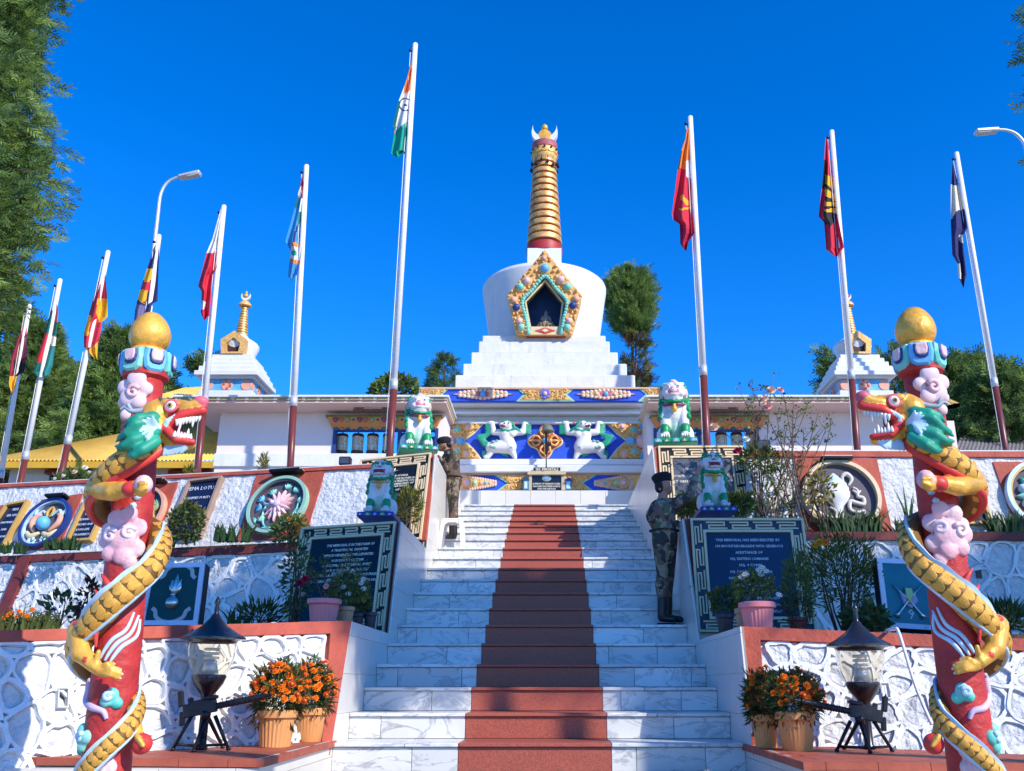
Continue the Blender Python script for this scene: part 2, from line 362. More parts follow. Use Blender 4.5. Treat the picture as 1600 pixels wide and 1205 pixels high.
def leaves(name, P, N, size, m, parent, tmpl, spread=.9, sz_var=.4, kind=None):
    """many leaf-sized pieces at points P pointing along N (numpy n x 3); tmpl = (verts with y along the leaf, faces)"""
    n = len(P); rs = np.random.RandomState(len(P) + int(abs(P[0, 0]) * 100) % 97)
    d = N + rs.normal(0, spread, (n, 3)) * .5; d /= np.linalg.norm(d, axis=1)[:, None] + 1e-9
    a = rs.normal(0, 1, (n, 3)); x = np.cross(d, a); x /= np.linalg.norm(x, axis=1)[:, None] + 1e-9; z = np.cross(x, d)
    V = np.array(tmpl[0], float); s = size * (1 + rs.uniform(-sz_var, sz_var, n))
    out = P[:, None, :] + s[:, None, None] * (V[None, :, 0, None] * x[:, None, :] + V[None, :, 1, None] * d[:, None, :] + V[None, :, 2, None] * z[:, None, :])
    k = len(V); F = np.array(tmpl[1]); fv = F.shape[1]
    idx = (F[None] + (np.arange(n) * k)[:, None, None]).reshape(-1)
    me = bpy.data.meshes.new(name); me.vertices.add(n * k); me.vertices.foreach_set('co', out.reshape(-1))
    me.loops.add(len(idx)); me.loops.foreach_set('vertex_index', idx.astype(np.int32)); nf = n * len(F)
    me.polygons.add(nf); me.polygons.foreach_set('loop_start', (np.arange(nf) * fv).astype(np.int32)); me.polygons.foreach_set('loop_total', np.full(nf, fv, np.int32))
    me.materials.append(m); me.update(calc_edges=True); me.validate()
    return link(name, me, parent, kind=kind)
LEAF = ([(0, 0, 0), (.22, .5, .05), (0, 1, -.08), (-.22, .5, .05)], [(0, 1, 2, 3)])
NARROW = ([(0, 0, 0), (.09, .5, .04), (0, 1, -.1), (-.09, .5, .04)], [(0, 1, 2, 3)])
def frond():
    v = []; f = []; r = random.Random(3)
    for k in range(9):
        t = k / 9; sgn = 1 if k % 2 else -1; b = Vector((0, t * .8, -.1 * t * t)); d = Vector((sgn * (.75 - .3 * t), .75, r.uniform(-.35, .25))).normalized() * (.5 - .22 * t); w = Vector((d.y, -d.x, 0)).normalized() * .045
        i = len(v); v += [tuple(b - w * .6), tuple(b + d * .5 - w), tuple(b + d), tuple(b + d * .5 + w)]; f.append((i, i + 1, i + 2, i + 3))
    i = len(v); v += [(-.02, 0, 0), (.03, .5, -.03), (0, 1.05, -.2), (-.03, .5, -.03)]; f.append((i, i + 1, i + 2, i + 3))
    return v, f
FROND = frond()
def seat(root, loc):                                # move a thing's origin to its base, leaving its world-space geometry in place
    loc = Vector(loc); T = Matrix.Translation(-loc)
    if root.type == 'MESH': root.data.transform(T)
    root.location = root.location + loc
    for ch in root.children: ch.matrix_parent_inverse = T @ ch.matrix_parent_inverse
    return root
XL, XR = -1.70, 1.52
GZ = -1.62                                          # ground the photographer stands on
# ------------------------------------------------------------------ ground, terraces
def sheet(name, poly, z, m, thick=.3):
    mb = MB(); mb.prism(poly, -thick, 0, Fr((0, 0, z), (1, 0, 0), (0, 1, 0))); return structure(mb.build(name, m))
g = MB(); g.add([(-1500, -1500, GZ), (1500, -1500, GZ), (1500, 1500, GZ), (-1500, 1500, GZ)], [(0, 1, 2, 3)])
structure(g.build('ground', mat('dry_grass_ground', (.16, .13, .07), rough=.95, var=.4, vs=.6, bump=.8, bs=9)))
sheet('forecourt_pavement', rect(-12, -9, 12, 5.2), GZ + .012, paving, .01)
NS = 19; TR = .566; Y1 = 7.62
SV = [1160, 1113, 1073, 1037, 1004.4, 975.5, 949.7, 925.3, 905, 887, 870.6, 855.3, 842, 830.5, 820.5, 811.5, 803, 795.5, 788]
SY = [Y1 + TR * i for i in range(NS)]; SZ = [zof(v, y) for v, y in zip(SV, SY)]
PZ = SZ[-1]                                         # platform level
low = [(Y1 - TR * k, SZ[0] - .21 * k) for k in range(1, 6)]
prof = [(low[-1][0], GZ)]
for y, z in reversed(low): prof += [(y, z - .21 if z - .21 > GZ else GZ), (y, z)]
zp = low[0][1]
for y, z in zip(SY, SZ): prof += [(y + .014, zp - .0), (y + .014, z - .034)]; zp = z - .034
prof += [(19.2, PZ - .034), (19.2, GZ)]
pr2 = []
for p in prof:
    if not pr2 or (abs(p[0] - pr2[-1][0]) + abs(p[1] - pr2[-1][1])) > 1e-4: pr2.append(p)
st = MB(); st.prism(pr2, XL, XR, Fr((0, 0, 0), (0, 1, 0), (0, 0, 1)))
stairs = structure(st.build('staircase', grout)); stairs['label'] = 'flight of white marble steps with a red terrazzo strip up the middle'
CX0, CX1 = -.72, .475
rs = random.Random(5)
def tilebox(name, x0, x1, y0, y1, z0, z1, m, parent, b=.003):
    mb = MB(); mb.bbox(x0, x1, y0, y1, z0, z1, b); c = Vector(((x0 + x1) / 2, (y0 + y1) / 2, (z0 + z1) / 2)); me = mb.mesh(name, m); me.transform(Matrix.Translation(-c))
    o = link(name, me, parent); o.location = c; return o
zp = low[0][1]
for i in range(NS):
    y, z = SY[i], SZ[i]; zb = zp + .002; zt = z - .036
    for a, b, red_ in ((XL, CX0, 0), (CX0, CX1, 1), (CX1, XR, 0)):
        cuts = [a]
        if red_: cuts += []
        else:
            x = a + (.2 + .42 * rs.random() if i % 2 else .62 if a == XL else .1 + .2 * rs.random())
            while x < b - .1: cuts.append(x); x += rs.uniform(.5, .66)
        cuts.append(b)
        for p, q in zip(cuts, cuts[1:]):
            e = rs.uniform(0, .003)
            tilebox('red_riser_slab' if red_ else 'marble_tile', p + .002, q - .002, y - e, y + .016, zb, zt, terrazzo if red_ else marble_m, stairs)
        nc = [a, b] if red_ or rs.random() < .4 else [a, lerp(a, b, rs.uniform(.35, .65)), b]
        yb = SY[i + 1] + .01 if i < NS - 1 else 19.2
        for p, q in zip(nc, nc[1:]):
            tilebox('red_tread_slab' if red_ else 'marble_tread_slab', p + .0015, q - .0015, y - .028 - rs.uniform(0, .003), yb, z - .032, z - rs.uniform(0, .002), terrazzo if red_ else marble_m, stairs, .006)
    zp = z
# ------------------------------------------------------------------ stair side walls, clad in cream tiles
def side_wall(side):
    X = XL if side < 0 else XR; g = -1 if side < 0 else 1
    P = lambda u, v: (atX(u, v, X).y, atX(u, v, X).z)
    if side < 0: a = [P(407, 1185), P(518, 1157), P(548, 970), P(609, 991), P(628, 815), P(667, 859), P(671, 815), P(681, 709)]
    else: a = [P(1261, 1190), P(1175, 1159.6), P(1156, 979), P(1091, 1001), P(1066, 811), P(1034, 836), P(1026, 764), P(1019, 699)]
    z0 = a[0][1]; z1 = a[2][1]; z2 = a[4][1]; z3 = a[7][1]
    yb2 = a[7][0] - (z3 - z2) * (a[4][0] - a[3][0]) / (z2 - z1)
    pf = [(a[0][0], GZ), (a[0][0], z0), (a[1][0], z0), (a[2][0], z1), (a[3][0], z1), (a[4][0], z2), (yb2, z2), (a[7][0], z3), (19.2, z3), (19.2, GZ)]
    t = thing('stair_side_wall', 'cream tiled stepped wall flanking the %s side of the marble stairs' % ('left' if side < 0 else 'right'), 'side wall', (X, 8, GZ), 'tiled walls beside the stairs')
    fr = Fr((X, 0, 0), (0, 1, 0), (0, 0, 1)) if side > 0 else Fr((X, 0, 0), (0, -1, 0), (0, 0, 1))
    L2 = (lambda p: p) if side > 0 else (lambda p: (-p[0], p[1]))
    # outward normal towards the stairs
    if (fr.n.x > 0) != (side < 0): fr = Fr(fr.o, -fr.ex, fr.ey); L3 = lambda p: (-L2(p)[0], L2(p)[1])
    else: L3 = L2
    poly = [L3(p) for p in pf]
    mb = MB(); mb.prism(poly, -.028, -.014, fr); body = mb.build('wall_body', grout); place(body, t)
    xs = sorted(p[0] for p in poly); zz = sorted(p[1] for p in poly); x0 = xs[0]; row = 0; z = -.83
    while z < zz[-1]:
        h = .31; x = x0 - (row % 2) * .0
        while x < xs[-1]:
            w = .46; cp = clip(poly, x + .0015, x + w - .0015, z + .0015, z + h - .0015)
            if cp:
                mb = MB(); mb.prism(cp, -.013, rnd(-.001, .0006), fr); o = mb.build('wall_tile', tile_m); place(o, t)
            x += w
        z += h; row += 1
    return a, z0, z1, z2, z3, pf
LA, LZ0, LZ1, LZ2, LZ3, LPF = side_wall(-1)
RA, RZ0, RZ1, RZ2, RZ3, RPF = side_wall(1)

# ------------------------------------------------------------------ ledges with planters
def ledge(side):
    if side < 0: z = LZ0; pts = [atZ(38, 1182, z), atZ(407, 1185, z), atZ(518, 1157, z), atZ(30, 1182.5, z)]; X = XL - .30; pts[1].x = X; pts[2].x = X; lbl = 'left'
    else: z = RZ0; pts = [atZ(1261, 1190, z), atZ(1600, 1193, z), atZ(1600, 1184, z), atZ(1175, 1159.6, z)]; X = XR + .30; pts[0].x = X; pts[3].x = X; lbl = 'right'
    if side > 0: pts[1] = pts[1] + Vector((.5, .02, 0)); pts[2] = pts[2] + Vector((.6, -.1, 0))
    poly = [(p.x, p.y) for p in pts]; xin = X - side * .30
    t = thing('planter_ledge', 'low tiled ledge with red clay top on the %s, carrying a gun and marigold pots' % lbl, 'ledge', (poly[0][0], poly[0][1], GZ), 'low ledges at the foot of the walls')
    fr = Fr((0, 0, z), (1, 0, 0), (0, 1, 0))
    # widen the top to the stair edge
    full = [(xin if abs(x - X) < 1e-6 else x, y) for x, y in poly]
    cx = sum(p[0] for p in full) / 4; cy = sum(p[1] for p in full) / 4
    mb = MB(); mb.prism([(cx + (x - cx) * .985, cy + (y - cy) * .985) for x, y in full], GZ - z, -.045, fr); place(mb.build('ledge_body', grout), t)
    pf = ccw(full); y0 = min(p[1] for p in pf); x0 = min(p[0] for p in pf); x1 = max(p[0] for p in pf); y1 = max(p[1] for p in pf)
    y = y0 - .035
    big = offset(pf, -.03)
    row = 0
    while y < y1 + .1:
        x = x0 - .2 - .15 * (row % 2)
        while x < x1 + .1:
            cp = clip(big, x + .002, x + .298, y + .002, y + .148)
            if cp: mb = MB(); mb.prism(cp, -.045, rnd(-.002, .001), fr); place(mb.build('clay_tile', red_tile_m), t)
            x += .30
        y += .15; row += 1
    ff = front(full[0][1] if side < 0 else full[0][1], 0, 0); x = x0
    yy = max(full[0][1], full[1][1]) if side < 0 else full[0][1]
    while x < x1:
        for k in range(4):
            za = z - .05 - .30 * (k + 1); zb = z - .05 - .30 * k
            mb = MB(); mb.box(x + .002, min(x + .45, x1) - .002, y0 - .012, y0 + .05, max(za, GZ) + .002, zb - .002); place(mb.build('face_tile', tile_m), t)
        x += .45
    return t
ledge_l = ledge(-1); ledge_r = ledge(1)

# ------------------------------------------------------------------ stone-faced walls
def voronoi(W_, H_, n, seed, ragged=.8):
    r = np.random.RandomState(seed); asp = W_ / H_; ny = max(2, int(round(math.sqrt(n / asp)))); nx = max(2, int(round(n / ny))); P = []
    for j in range(-1, ny + 1):
        for i in range(-1, nx + 1):
            P.append(((i + .5 + (j % 2) * .4 + r.uniform(-.5, .5) * ragged) * W_ / nx, (j + .5 + r.uniform(-.5, .5) * ragged) * H_ / ny))
    cells = []
    for i, p in enumerate(P):
        c = [(0, 0), (W_, 0), (W_, H_), (0, H_)]
        order = sorted(range(len(P)), key=lambda k: (P[k][0] - p[0]) ** 2 + (P[k][1] - p[1]) ** 2)[1:16]
        for k in order:
            q = P[k]; mx, my = (p[0] + q[0]) / 2, (p[1] + q[1]) / 2; nx_, ny_ = q[0] - p[0], q[1] - p[1]; o = []
            for a in range(len(c)):
                A, B = c[a - 1], c[a]; da = (A[0] - mx) * nx_ + (A[1] - my) * ny_; db = (B[0] - mx) * nx_ + (B[1] - my) * ny_
                if (da <= 0) != (db <= 0): t = da / (da - db); o.append((A[0] + (B[0] - A[0]) * t, A[1] + (B[1] - A[1]) * t))
                if db <= 0: o.append(B)
            c = o
            if len(c) < 3: break
        if len(c) >= 3 and abs(area(c)) > 1e-4: cells.append(ccw(c))
    return cells
stone_m = mat('whitewashed_stone', (.68, .68, .67), rough=.92, var=.1, vs=9, bump=3.2, bs=11, rnd_obj=.06, dirt=(.5, .5, .5), ds=7, dk=.68)
ribbon_m = mat('whitewashed_mortar', (.82, .82, .81), rough=.9, var=.05, vs=9, bump=.8, bs=20, dirt=(.5, .52, .5), ds=3, dk=.72)
def stone_wall(name, fr, poly, n, seed, label, group, gap=.016, deep=.045, thick=.5, hole=None, ragged=.8):
    """battered wall: mortar ribbons stand proud round recessed stones; each stone an object"""
    t = thing(name, label, 'wall', (0, 0, 0), group)
    poly = ccw(poly); x0 = min(p[0] for p in poly); x1 = max(p[0] for p in poly); y0 = min(p[1] for p in poly); y1 = max(p[1] for p in poly)
    mb = MB(); mb.prism(poly, -thick, -deep, fr); mb.build('wall_body', stone_m, t)
    rb = MB(); r = random.Random(seed)
    for c in voronoi(x1 - x0, y1 - y0, n, seed, ragged):
        c = [(x + x0, y + y0) for x, y in c]
        cc = sorted(poly)  # convex quads only: clip cell by each edge of poly
        for i in range(len(poly)):
            A, B = poly[i - 1], poly[i]; nx, ny = -(B[1] - A[1]), B[0] - A[0]; o = []
            for k in range(len(c)):
                p, q = c[k - 1], c[k]; dp = (p[0] - A[0]) * nx + (p[1] - A[1]) * ny; dq = (q[0] - A[0]) * nx + (q[1] - A[1]) * ny
                if (dp >= 0) != (dq >= 0): s = dp / (dp - dq); o.append((p[0] + (q[0] - p[0]) * s, p[1] + (q[1] - p[1]) * s))
                if dq >= 0: o.append(q)
            c = o
            if len(c) < 3: break
        if len(c) < 3 or abs(area(c)) < .004: continue
        # round the cell off a little
        c2 = []
        m = len(c)
        for i in range(m):
            a, b, d = Vector(c[i - 1]), Vector(c[i]), Vector(c[(i + 1) % m]); k = .22
            c2 += [tuple(b.lerp(a, k)), tuple(b.lerp(d, k))]
        c2 = [p for i, p in enumerate(c2) if (Vector(p) - Vector(c2[i - 1])).length > .008]
        if len(c2) < 4: continue
        c3 = []
        for i in range(len(c2)):
            p, q = Vector(c2[i]), Vector(c2[(i + 1) % len(c2)]); c3.append(tuple(p))
            if (q - p).length > .07: m_ = p.lerp(q, r.uniform(.35, .65)); c3.append((m_.x + r.uniform(-.008, .008), m_.y + r.uniform(-.008, .008)))
        c2 = c3
        g = gap * r.uniform(.7, 1.5); inn = [(x + r.uniform(-.005, .005), y + r.uniform(-.005, .005)) for x, y in offset(c2, g)]; inn2 = offset(inn, .02)
        if area(inn2) < .3 * area(c2): inn2 = offset(inn, .006)
        if area(inn) < .002: continue
        frame_ring(rb, offset(c2, -.004), inn, -deep - .01, r.uniform(-.008, .004), fr)
        sm = MB(); h = r.uniform(-deep + .002, -deep + .018); nn = len(inn)
        h = min(h, -.012); vs = [fr.pt(x, y, -deep - .01) for x, y in inn] + [fr.pt(x, y, h - .008) for x, y in inn] + [fr.pt(x + r.uniform(-.004, .004), y, h + r.uniform(0, .008)) for x, y in inn2]
        ce = sum((Vector(p) for p in inn2), Vector((0, 0))) / nn; vs.append(fr.pt(ce.x, ce.y, h + r.uniform(.004, .014))); fs = []
        for l in range(2):
            for i in range(nn): j = (i + 1) % nn; fs.append((l * nn + i, l * nn + j, l * nn + nn + j, l * nn + nn + i))
        for i in range(nn): fs.append((2 * nn + i, 2 * nn + (i + 1) % nn, 3 * nn))
        sm.add(vs, fs); sm.build('stone', stone_m, t)
    o = rb.build('mortar_ribbon', ribbon_m, t); o['kind'] = 'stuff'
    return t
# front walls (battered, coming forward at their outer ends)
p0 = atX(518, 1157, XL - .002); p1 = atZ(-60, 1189, p0.z); p2 = atX(548, 970, XL)
p2b = Vector((p2.x, p2.y, p2.z))
FA = Fr(p0, p0 - p1, p2 - p0)
def clipd(): pass
def front_wall(side):
    if side < 0:
        fr = FA; bl = fr.px(-260, 1200); br = fr.px(518, 1157); tr = fr.px(548, 970); tl = fr.px(-260, 993)
        fin_r = fr.px(505, 1165); top_in = fr.px(515, 990); tl_in = fr.px(-260, 1010); bl2 = (bl[0], bl[1] - .9); br2 = (br[0], br[1] - .02)
        lower = fr.px(38, 1300)
        quad = [(bl2[0], bl2[1]), (fin_r[0], bl2[1]), top_in, tl_in]
        inner = [(bl2[0], bl2[1]), fin_r, top_in, tl_in]
        t = stone_wall('stone_wall', fr, [(bl2[0], bl2[1]), (fr.px(505, 1160)[0], fr.px(505, 1160)[1] - .05), top_in, tl_in], 140, 11, 'sunlit whitewashed stone wall with red border behind the left gun', 'low stone-faced walls in front', gap=.017, deep=.044)
        mb = MB(); mb.prism([tl, tl_in, top_in, fr.px(500, 1180), fr.px(514, 1180), tr], -.5, .012, fr); mb.build('red_border', oxide, t)
        a, b = fr.pt(*tl), fr.pt(*tr)
    else:
        q0 = atX(1175, 1159.6, XR + .002); q1 = atZ(1563, 1163.2, q0.z); q2 = atX(1156, 979, XR); q2 = q2 + Vector((0, .12, .0))
        fr = Fr(q0, q1 - q0, q2 - q0)
        bl = fr.px(1175, 1159.6); br = fr.px(1640, 1187); tl = fr.px(1156, 979); tr = fr.px(1680, 1002)
        t = stone_wall('stone_wall', fr, [fr.px(1200, 1168), (br[0] + .2, br[1] - .4), fr.px(1680, 1020), fr.px(1188, 1000)], 60, 23, 'sunlit whitewashed stone wall with red border behind the right gun', 'low stone-faced walls in front', gap=.026, deep=.036)
        mb = MB(); mb.prism([tl, fr.px(1177, 1180), fr.px(1201, 1180), fr.px(1188, 1000), fr.px(1680, 1020), tr], -.5, .012, fr); mb.build('red_border', oxide, t)
        a, b = fr.pt(*tl), fr.pt(*tr)
    for uv in (((98, 1090),) if side < 0 else ((1384, 1079),)):      # weep hole pipe
        x, y = fr.px(*uv); mb = MB(); frame_ring(mb, rect(x - .034, y - .062, x + .034, y + .062), rect(x - .026, y - .054, x + .026, y + .054), -.04, .012, fr); mb.prism(rect(x - .026, y - .054, x + .026, y + .054), -.04, -.03, fr, 1); mb.build('weep_hole', [stone_m, black], t)
    return fr, t
FA, wall_fl = front_wall(-1)
FB, wall_fr = front_wall(1)
seat(wall_fl, FA.pt(0, 0)); seat(wall_fr, FB.pt(0, 0))

# garden beds between the walls
zb = LZ1 - .02
a_, b_ = FA.pt(*FA.px(545, 974), -.06), FA.pt(*FA.px(-260, 995), -.06); mb = MB(); mb.add([(a_.x, a_.y, a_.z - .06), (b_.x, b_.y, b_.z - .06), (-13.5, 15.6, zb - .12), (-3.2, 10.4, zb - .12), (XL - .31, 9.9, zb - .12)], [(0, 4, 3, 2), (0, 2, 1)]); structure(mb.build('garden_bed_soil', soil))
sheet('garden_bed_soil', [(XR + .31, RA[2][0] + .06), (6.5, FB.pt(*FB.px(1680, 1002)).y + .1), (9, 12.4), (2.9, 12.4), (XR + .31, 9.9)], RZ1 - .06, soil)
# middle walls (shaded, rounded stones)
capL = atY(460, 845, 13.0); capL2 = atZ(-60, 870, capL.z)
ey = (Vector((0, .16, 1)))
FD = Fr(capL + Vector((0, -.25, 0)), capL - capL2, ey)
a = FD.px(-240, 881); b = FD.px(600, 847.5)
tD = stone_wall('garden_wall', FD, [(a[0], a[1] - 1.5), (b[0], b[1] - 1.5), (b[0], b[1] - .08), (a[0], a[1] - .1)], 105, 31, 'shaded whitewashed stone wall below the medallion reliefs on the left', 'middle stone walls', gap=.03, deep=.034, thick=.3, ragged=.9)
mb = MB(); mb.prism([(a[0], a[1] - .1), (b[0], b[1] - .08), (b[0], b[1] + .02), (a[0], a[1])], -.32, .03, FD); mb.build('red_coping', maroon, tD)  # maroon in place of oxide: the shade on this coping is in its colour
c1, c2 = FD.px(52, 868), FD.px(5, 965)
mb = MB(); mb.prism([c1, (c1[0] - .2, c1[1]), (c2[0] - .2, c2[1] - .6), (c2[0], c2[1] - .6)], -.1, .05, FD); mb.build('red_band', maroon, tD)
seat(tD, FD.pt(0, -1))
FE = front(12.35, 0, 0)
a = FE.px(1225, 833); b = FE.px(1760, 835)
tE = stone_wall('garden_wall', FE, [(a[0], a[1] - 1.6), (b[0], b[1] - 1.6), (b[0], b[1] - .09), (a[0], a[1] - .09)], 58, 37, 'shaded whitewashed stone wall below the medallion reliefs on the right', 'middle stone walls', gap=.03, deep=.034, thick=.3, ragged=.9)
mb = MB(); mb.prism([(a[0], a[1] - .09), (b[0], b[1] - .09), (b[0], b[1] + .015), (a[0], a[1] + .015)], -.32, .03, FE); mb.build('red_coping', maroon, tE)  # shade painted in here too: darker red than the sunlit copings
x, y = FE.px(1530, 895); mb = MB(); mb.prism(rect(x - .035, y - .07, x + .035, y + .07), -.1, -.008, FE); mb.build('weep_hole', black, tE)
seat(tE, FE.pt(a[0], a[1] - 1.6))
# soil strips in front of the relief walls
RL0 = atY(460, 845, 13.25); RL1 = atZ(-60, 870, RL0.z)
uL = (RL0 - RL1).normalized(); nL = Vector((uL.y, -uL.x, 0))
if nL.y > 0: nL = -nL
lean = (Vector((0, 0, 1)) - nL * math.tan(R(20))).normalized()
FRL = Fr(RL0, uL, lean)
q = [FD.pt(FD.px(-240, 881)[0], FD.px(-240, 881)[1] - .07, -.05), FD.pt(FD.px(600, 847.5)[0], FD.px(600, 847.5)[1] - .07, -.05)]
sheet('planting_strip_soil', [(q[0].x, q[0].y), (q[1].x, q[1].y), (q[1].x + nL.x * -.8, q[1].y - nL.y * .8), (q[0].x - nL.x * .8, q[0].y - nL.y * .8)], capL.z - .05, soil)
FRR = Fr((0, 12.75, zof(832, 12.75)), (1, 0, 0), (0, math.tan(R(11)), 1))
sheet('planting_strip_soil', rect(2.9, 12.4, 9.5, 13.1), zof(832, 12.75) - .04, soil)
# upper terraces and the platform
TZ = 3.22
sheet('terrace_pavement', [(XL - .2, 13.2), (XL - .2, 40), (-40, 40), (-40, 22), FRL.pt(*FRL.px(-240, 771))[:2], FRL.pt(*FRL.px(540, 730))[:2]], TZ - .15, paving, 1.5)
sheet('terrace_pavement', rect(XR + .2, 13.4, 40, 40), TZ - .05, paving, 1.5)
sheet('platform_pavement', rect(XL, 19.2, XR, 40), PZ - .034, paving, 1.5)
# ------------------------------------------------------------------ pedestal blocks with framed memorial plaques
def strip_poly(pts, w):
    P = [Vector(p) for p in pts]; n = len(P); l = []; r = []
    for i in range(n):
        d1 = (P[i] - P[i - 1]).normalized() if i else None; d2 = (P[i + 1] - P[i]).normalized() if i < n - 1 else None
        d1 = d1 or d2; d2 = d2 or d1; n1 = Vector((-d1.y, d1.x)); n2 = Vector((-d2.y, d2.x)); m = n1 + n2; m = m.normalized() if m.length > .01 else n1
        k = w / 2 / max(.35, m.dot(n1)); l.append(tuple(P[i] + m * k)); r.append(tuple(P[i] - m * k))
    return l + r[::-1]
def fret_band(mb, fr, a, b, width, h0, h1, lw, unit, mi=0):        # Greek-key strips along the segment a-b, band centred on it
    A, B = Vector(a), Vector(b); d = (B - A); L = d.length; d.normalize(); nn = Vector((-d.y, d.x)); k = max(1, round(L / unit)); u = L / k; H = width
    for i in range(k):
        pts = [(.0, .42), (.86, .42), (.86, 0), (.14, 0), (.14, -.42), (1.0, -.42)]
        pl = [A + d * ((i + x * .9 + .05) * u) + nn * (y * H) for x, y in pts]
        mb.prism(strip_poly(pl, lw), h0, h1, fr, mi)
def framed_plaque(label, fr, TL, TR, BR, BL, fw, fretmat, backmat, stone, lines, side, lettermat, strip_side, unit=.16, lw=.018, group='framed memorial plaques beside the stairs', extra=None):
    t = thing('memorial_plaque', label, 'plaque', (0, 0, 0), group)
    out = [TL, BL, BR, TR]; C = [Vector(p) for p in out]
    ip = lambda k: [tuple(q) for q in offset(ccw([tuple(c) for c in C]), k)]
    o0 = ccw([tuple(c) for c in C])
    mb = MB(); mb.prism(o0, -.05, 0, fr); mb.build('backing', backmat, t)
    r = MB(); frame_ring(r, o0, ip(.028), 0, .028, fr); frame_ring(r, ip(fw - .03), ip(fw), 0, .028, fr)
    r.build('frame_moulding', fretmat, t)
    k = MB(); mid = ip(fw / 2)
    q = ip(fw * .5)
    for i in range(4):
        a, b = Vector(q[i]), Vector(q[(i + 1) % 4]); d = (b - a).normalized(); e = fw * .5
        fret_band(k, fr, a - d * (e * .35), b + d * (e * -.95 + .0), fw * .50, .001, .016, lw, unit)
    k.build('key_fret', fretmat, t)
    mb = MB(); mb.prism(ip(fw + .002), .001, .006, fr); mb.build('stone_panel', stone, t)
    lm = []
    for (body, u0, u1, v, size) in lines:
        a, b = Vector(fr.px(u0, v)), Vector(fr.px(u1, v)); o = text(body, fr, 0, 0, size, lettermat, t, h=.007, depth=.003, name='lettering', bold=.0006, width=(b - a).length); m = (a + b) / 2
        o.data.transform(Matrix.Translation(fr.ex * m.x + fr.ey * (m.y - size * .36))); tag(o, None, None, None, 'stuff')
    if strip_side:
        a, b = (TR, BR) if strip_side > 0 else (BL, TL)
        w = .055 * strip_side
        mb = MB(); mb.prism([a, b, (b[0] + w, b[1]), (a[0] + w, a[1])], -.05, -.004, fr); mb.build('red_side_strip', oxide if extra != 'dark' else maroon, t)  # shaded lower plaques get a darker copy of the red, shade put into the paint
    if extra == 'emblem':
        x, y = fr.px(612, 735); mb = MB(); mb.prism(rect(x - .06, y - .035, x + .06, y + .035), .006, .012, fr, 0, .004); mb.prism(circ(x, y, .02, 10), .012, .018, fr, 1); mb.build('brass_emblem', [brass, black], t)
    return t
def block(label, fr, TL, TR, BR, BL, back_y, zt):
    t = thing('pedestal_block', label, 'pedestal', (0, 0, 0), 'plaque pedestals beside the stairs')
    f = [fr.pt(p[0], p[1], -.05) for p in (BL, BR, TR, TL)]; f[2].z = f[3].z = zt
    b = [Vector((p.x, back_y, f[0].z - .4 if i < 2 else zt)) for i, p in enumerate(f)]; f[0].z -= .05; f[1].z -= .05
    mb = MB(); mb.add(f + b, [(0, 1, 2, 3), (5, 4, 7, 6), (3, 2, 6, 7), (1, 0, 4, 5), (1, 5, 6, 2), (4, 0, 3, 7)]); mb.build('block_body', tile_m, t)
    mb = MB(); c = [Vector(f[3]), Vector(f[2]), Vector(b[2]), Vector(b[3])]; cx = sum(c, Vector()) / 4
    mb.add([p + Vector((0, 0, .0)) for p in c] + [p + Vector((0, 0, .02)) for p in c], [(0, 1, 5, 4), (1, 2, 6, 5), (2, 3, 7, 6), (3, 0, 4, 7), (4, 5, 6, 7)]); mb.build('top_slab', tile_m, t)
    return seat(t, (f[0] + f[1]) / 2)
def plane3(a, b, c): return Fr(a, Vector(b) - Vector(a), Vector(c) - Vector(a))
# lower left
BR_ = atX(609, 990, XL - .032); TR_ = atX(628, 815, XL - .032); TL_ = atZ(473, 825, TR_.z)
FB1L = plane3(TL_, TR_, TL_ + (TR_ - BR_))
tl, tr, br = FB1L.px(473, 825), FB1L.px(620, 815.4), FB1L.px(601.5, 990); bl = (br[0] + tl[0] - tr[0] - .03, br[1] - .02)
L1 = [('THE MEMORIAL IS IN THE FORM OF', 512, 585, 851, .045), ('A TRADITIONAL CHORTEN', 519, 575, 858.7, .045), ('WHICH VENERATES THE DEPARTED', 507, 584, 866.7, .045), ('IN BUDDHIST CUSTOM', 519, 568, 875, .045),
      ('IT SIGNIFIES THE ETERNAL SPIRIT', 504, 580, 882.5, .045), ('AND HAS BEEN CONSTRUCTED', 510, 575.5, 890.5, .045), ('IN ACCORDANCE WITH LOCAL RELIGIOUS PRAXIS', 489, 590, 898.3, .045), ('IN KEEPING WITH THIS THE CHORTEN HAS', 486, 589.5, 907.3, .045), ('TRIS', 558, 574.6, 931, .045), ('GOTHA', 541, 558, 940, .045)]
seat(framed_plaque('dark lower plaque left of the stairs, in shade behind a pink flowerpot', FB1L, tl, tr, br, bl, .17, green_fret, black, black_stone, L1, 1, letter, 1, .23, extra='dark'), FB1L.pt(*br))
block('shaded lower pedestal left of the stairs under a lion statue', FB1L, tl, tr, br, bl, 12.9, LZ2)
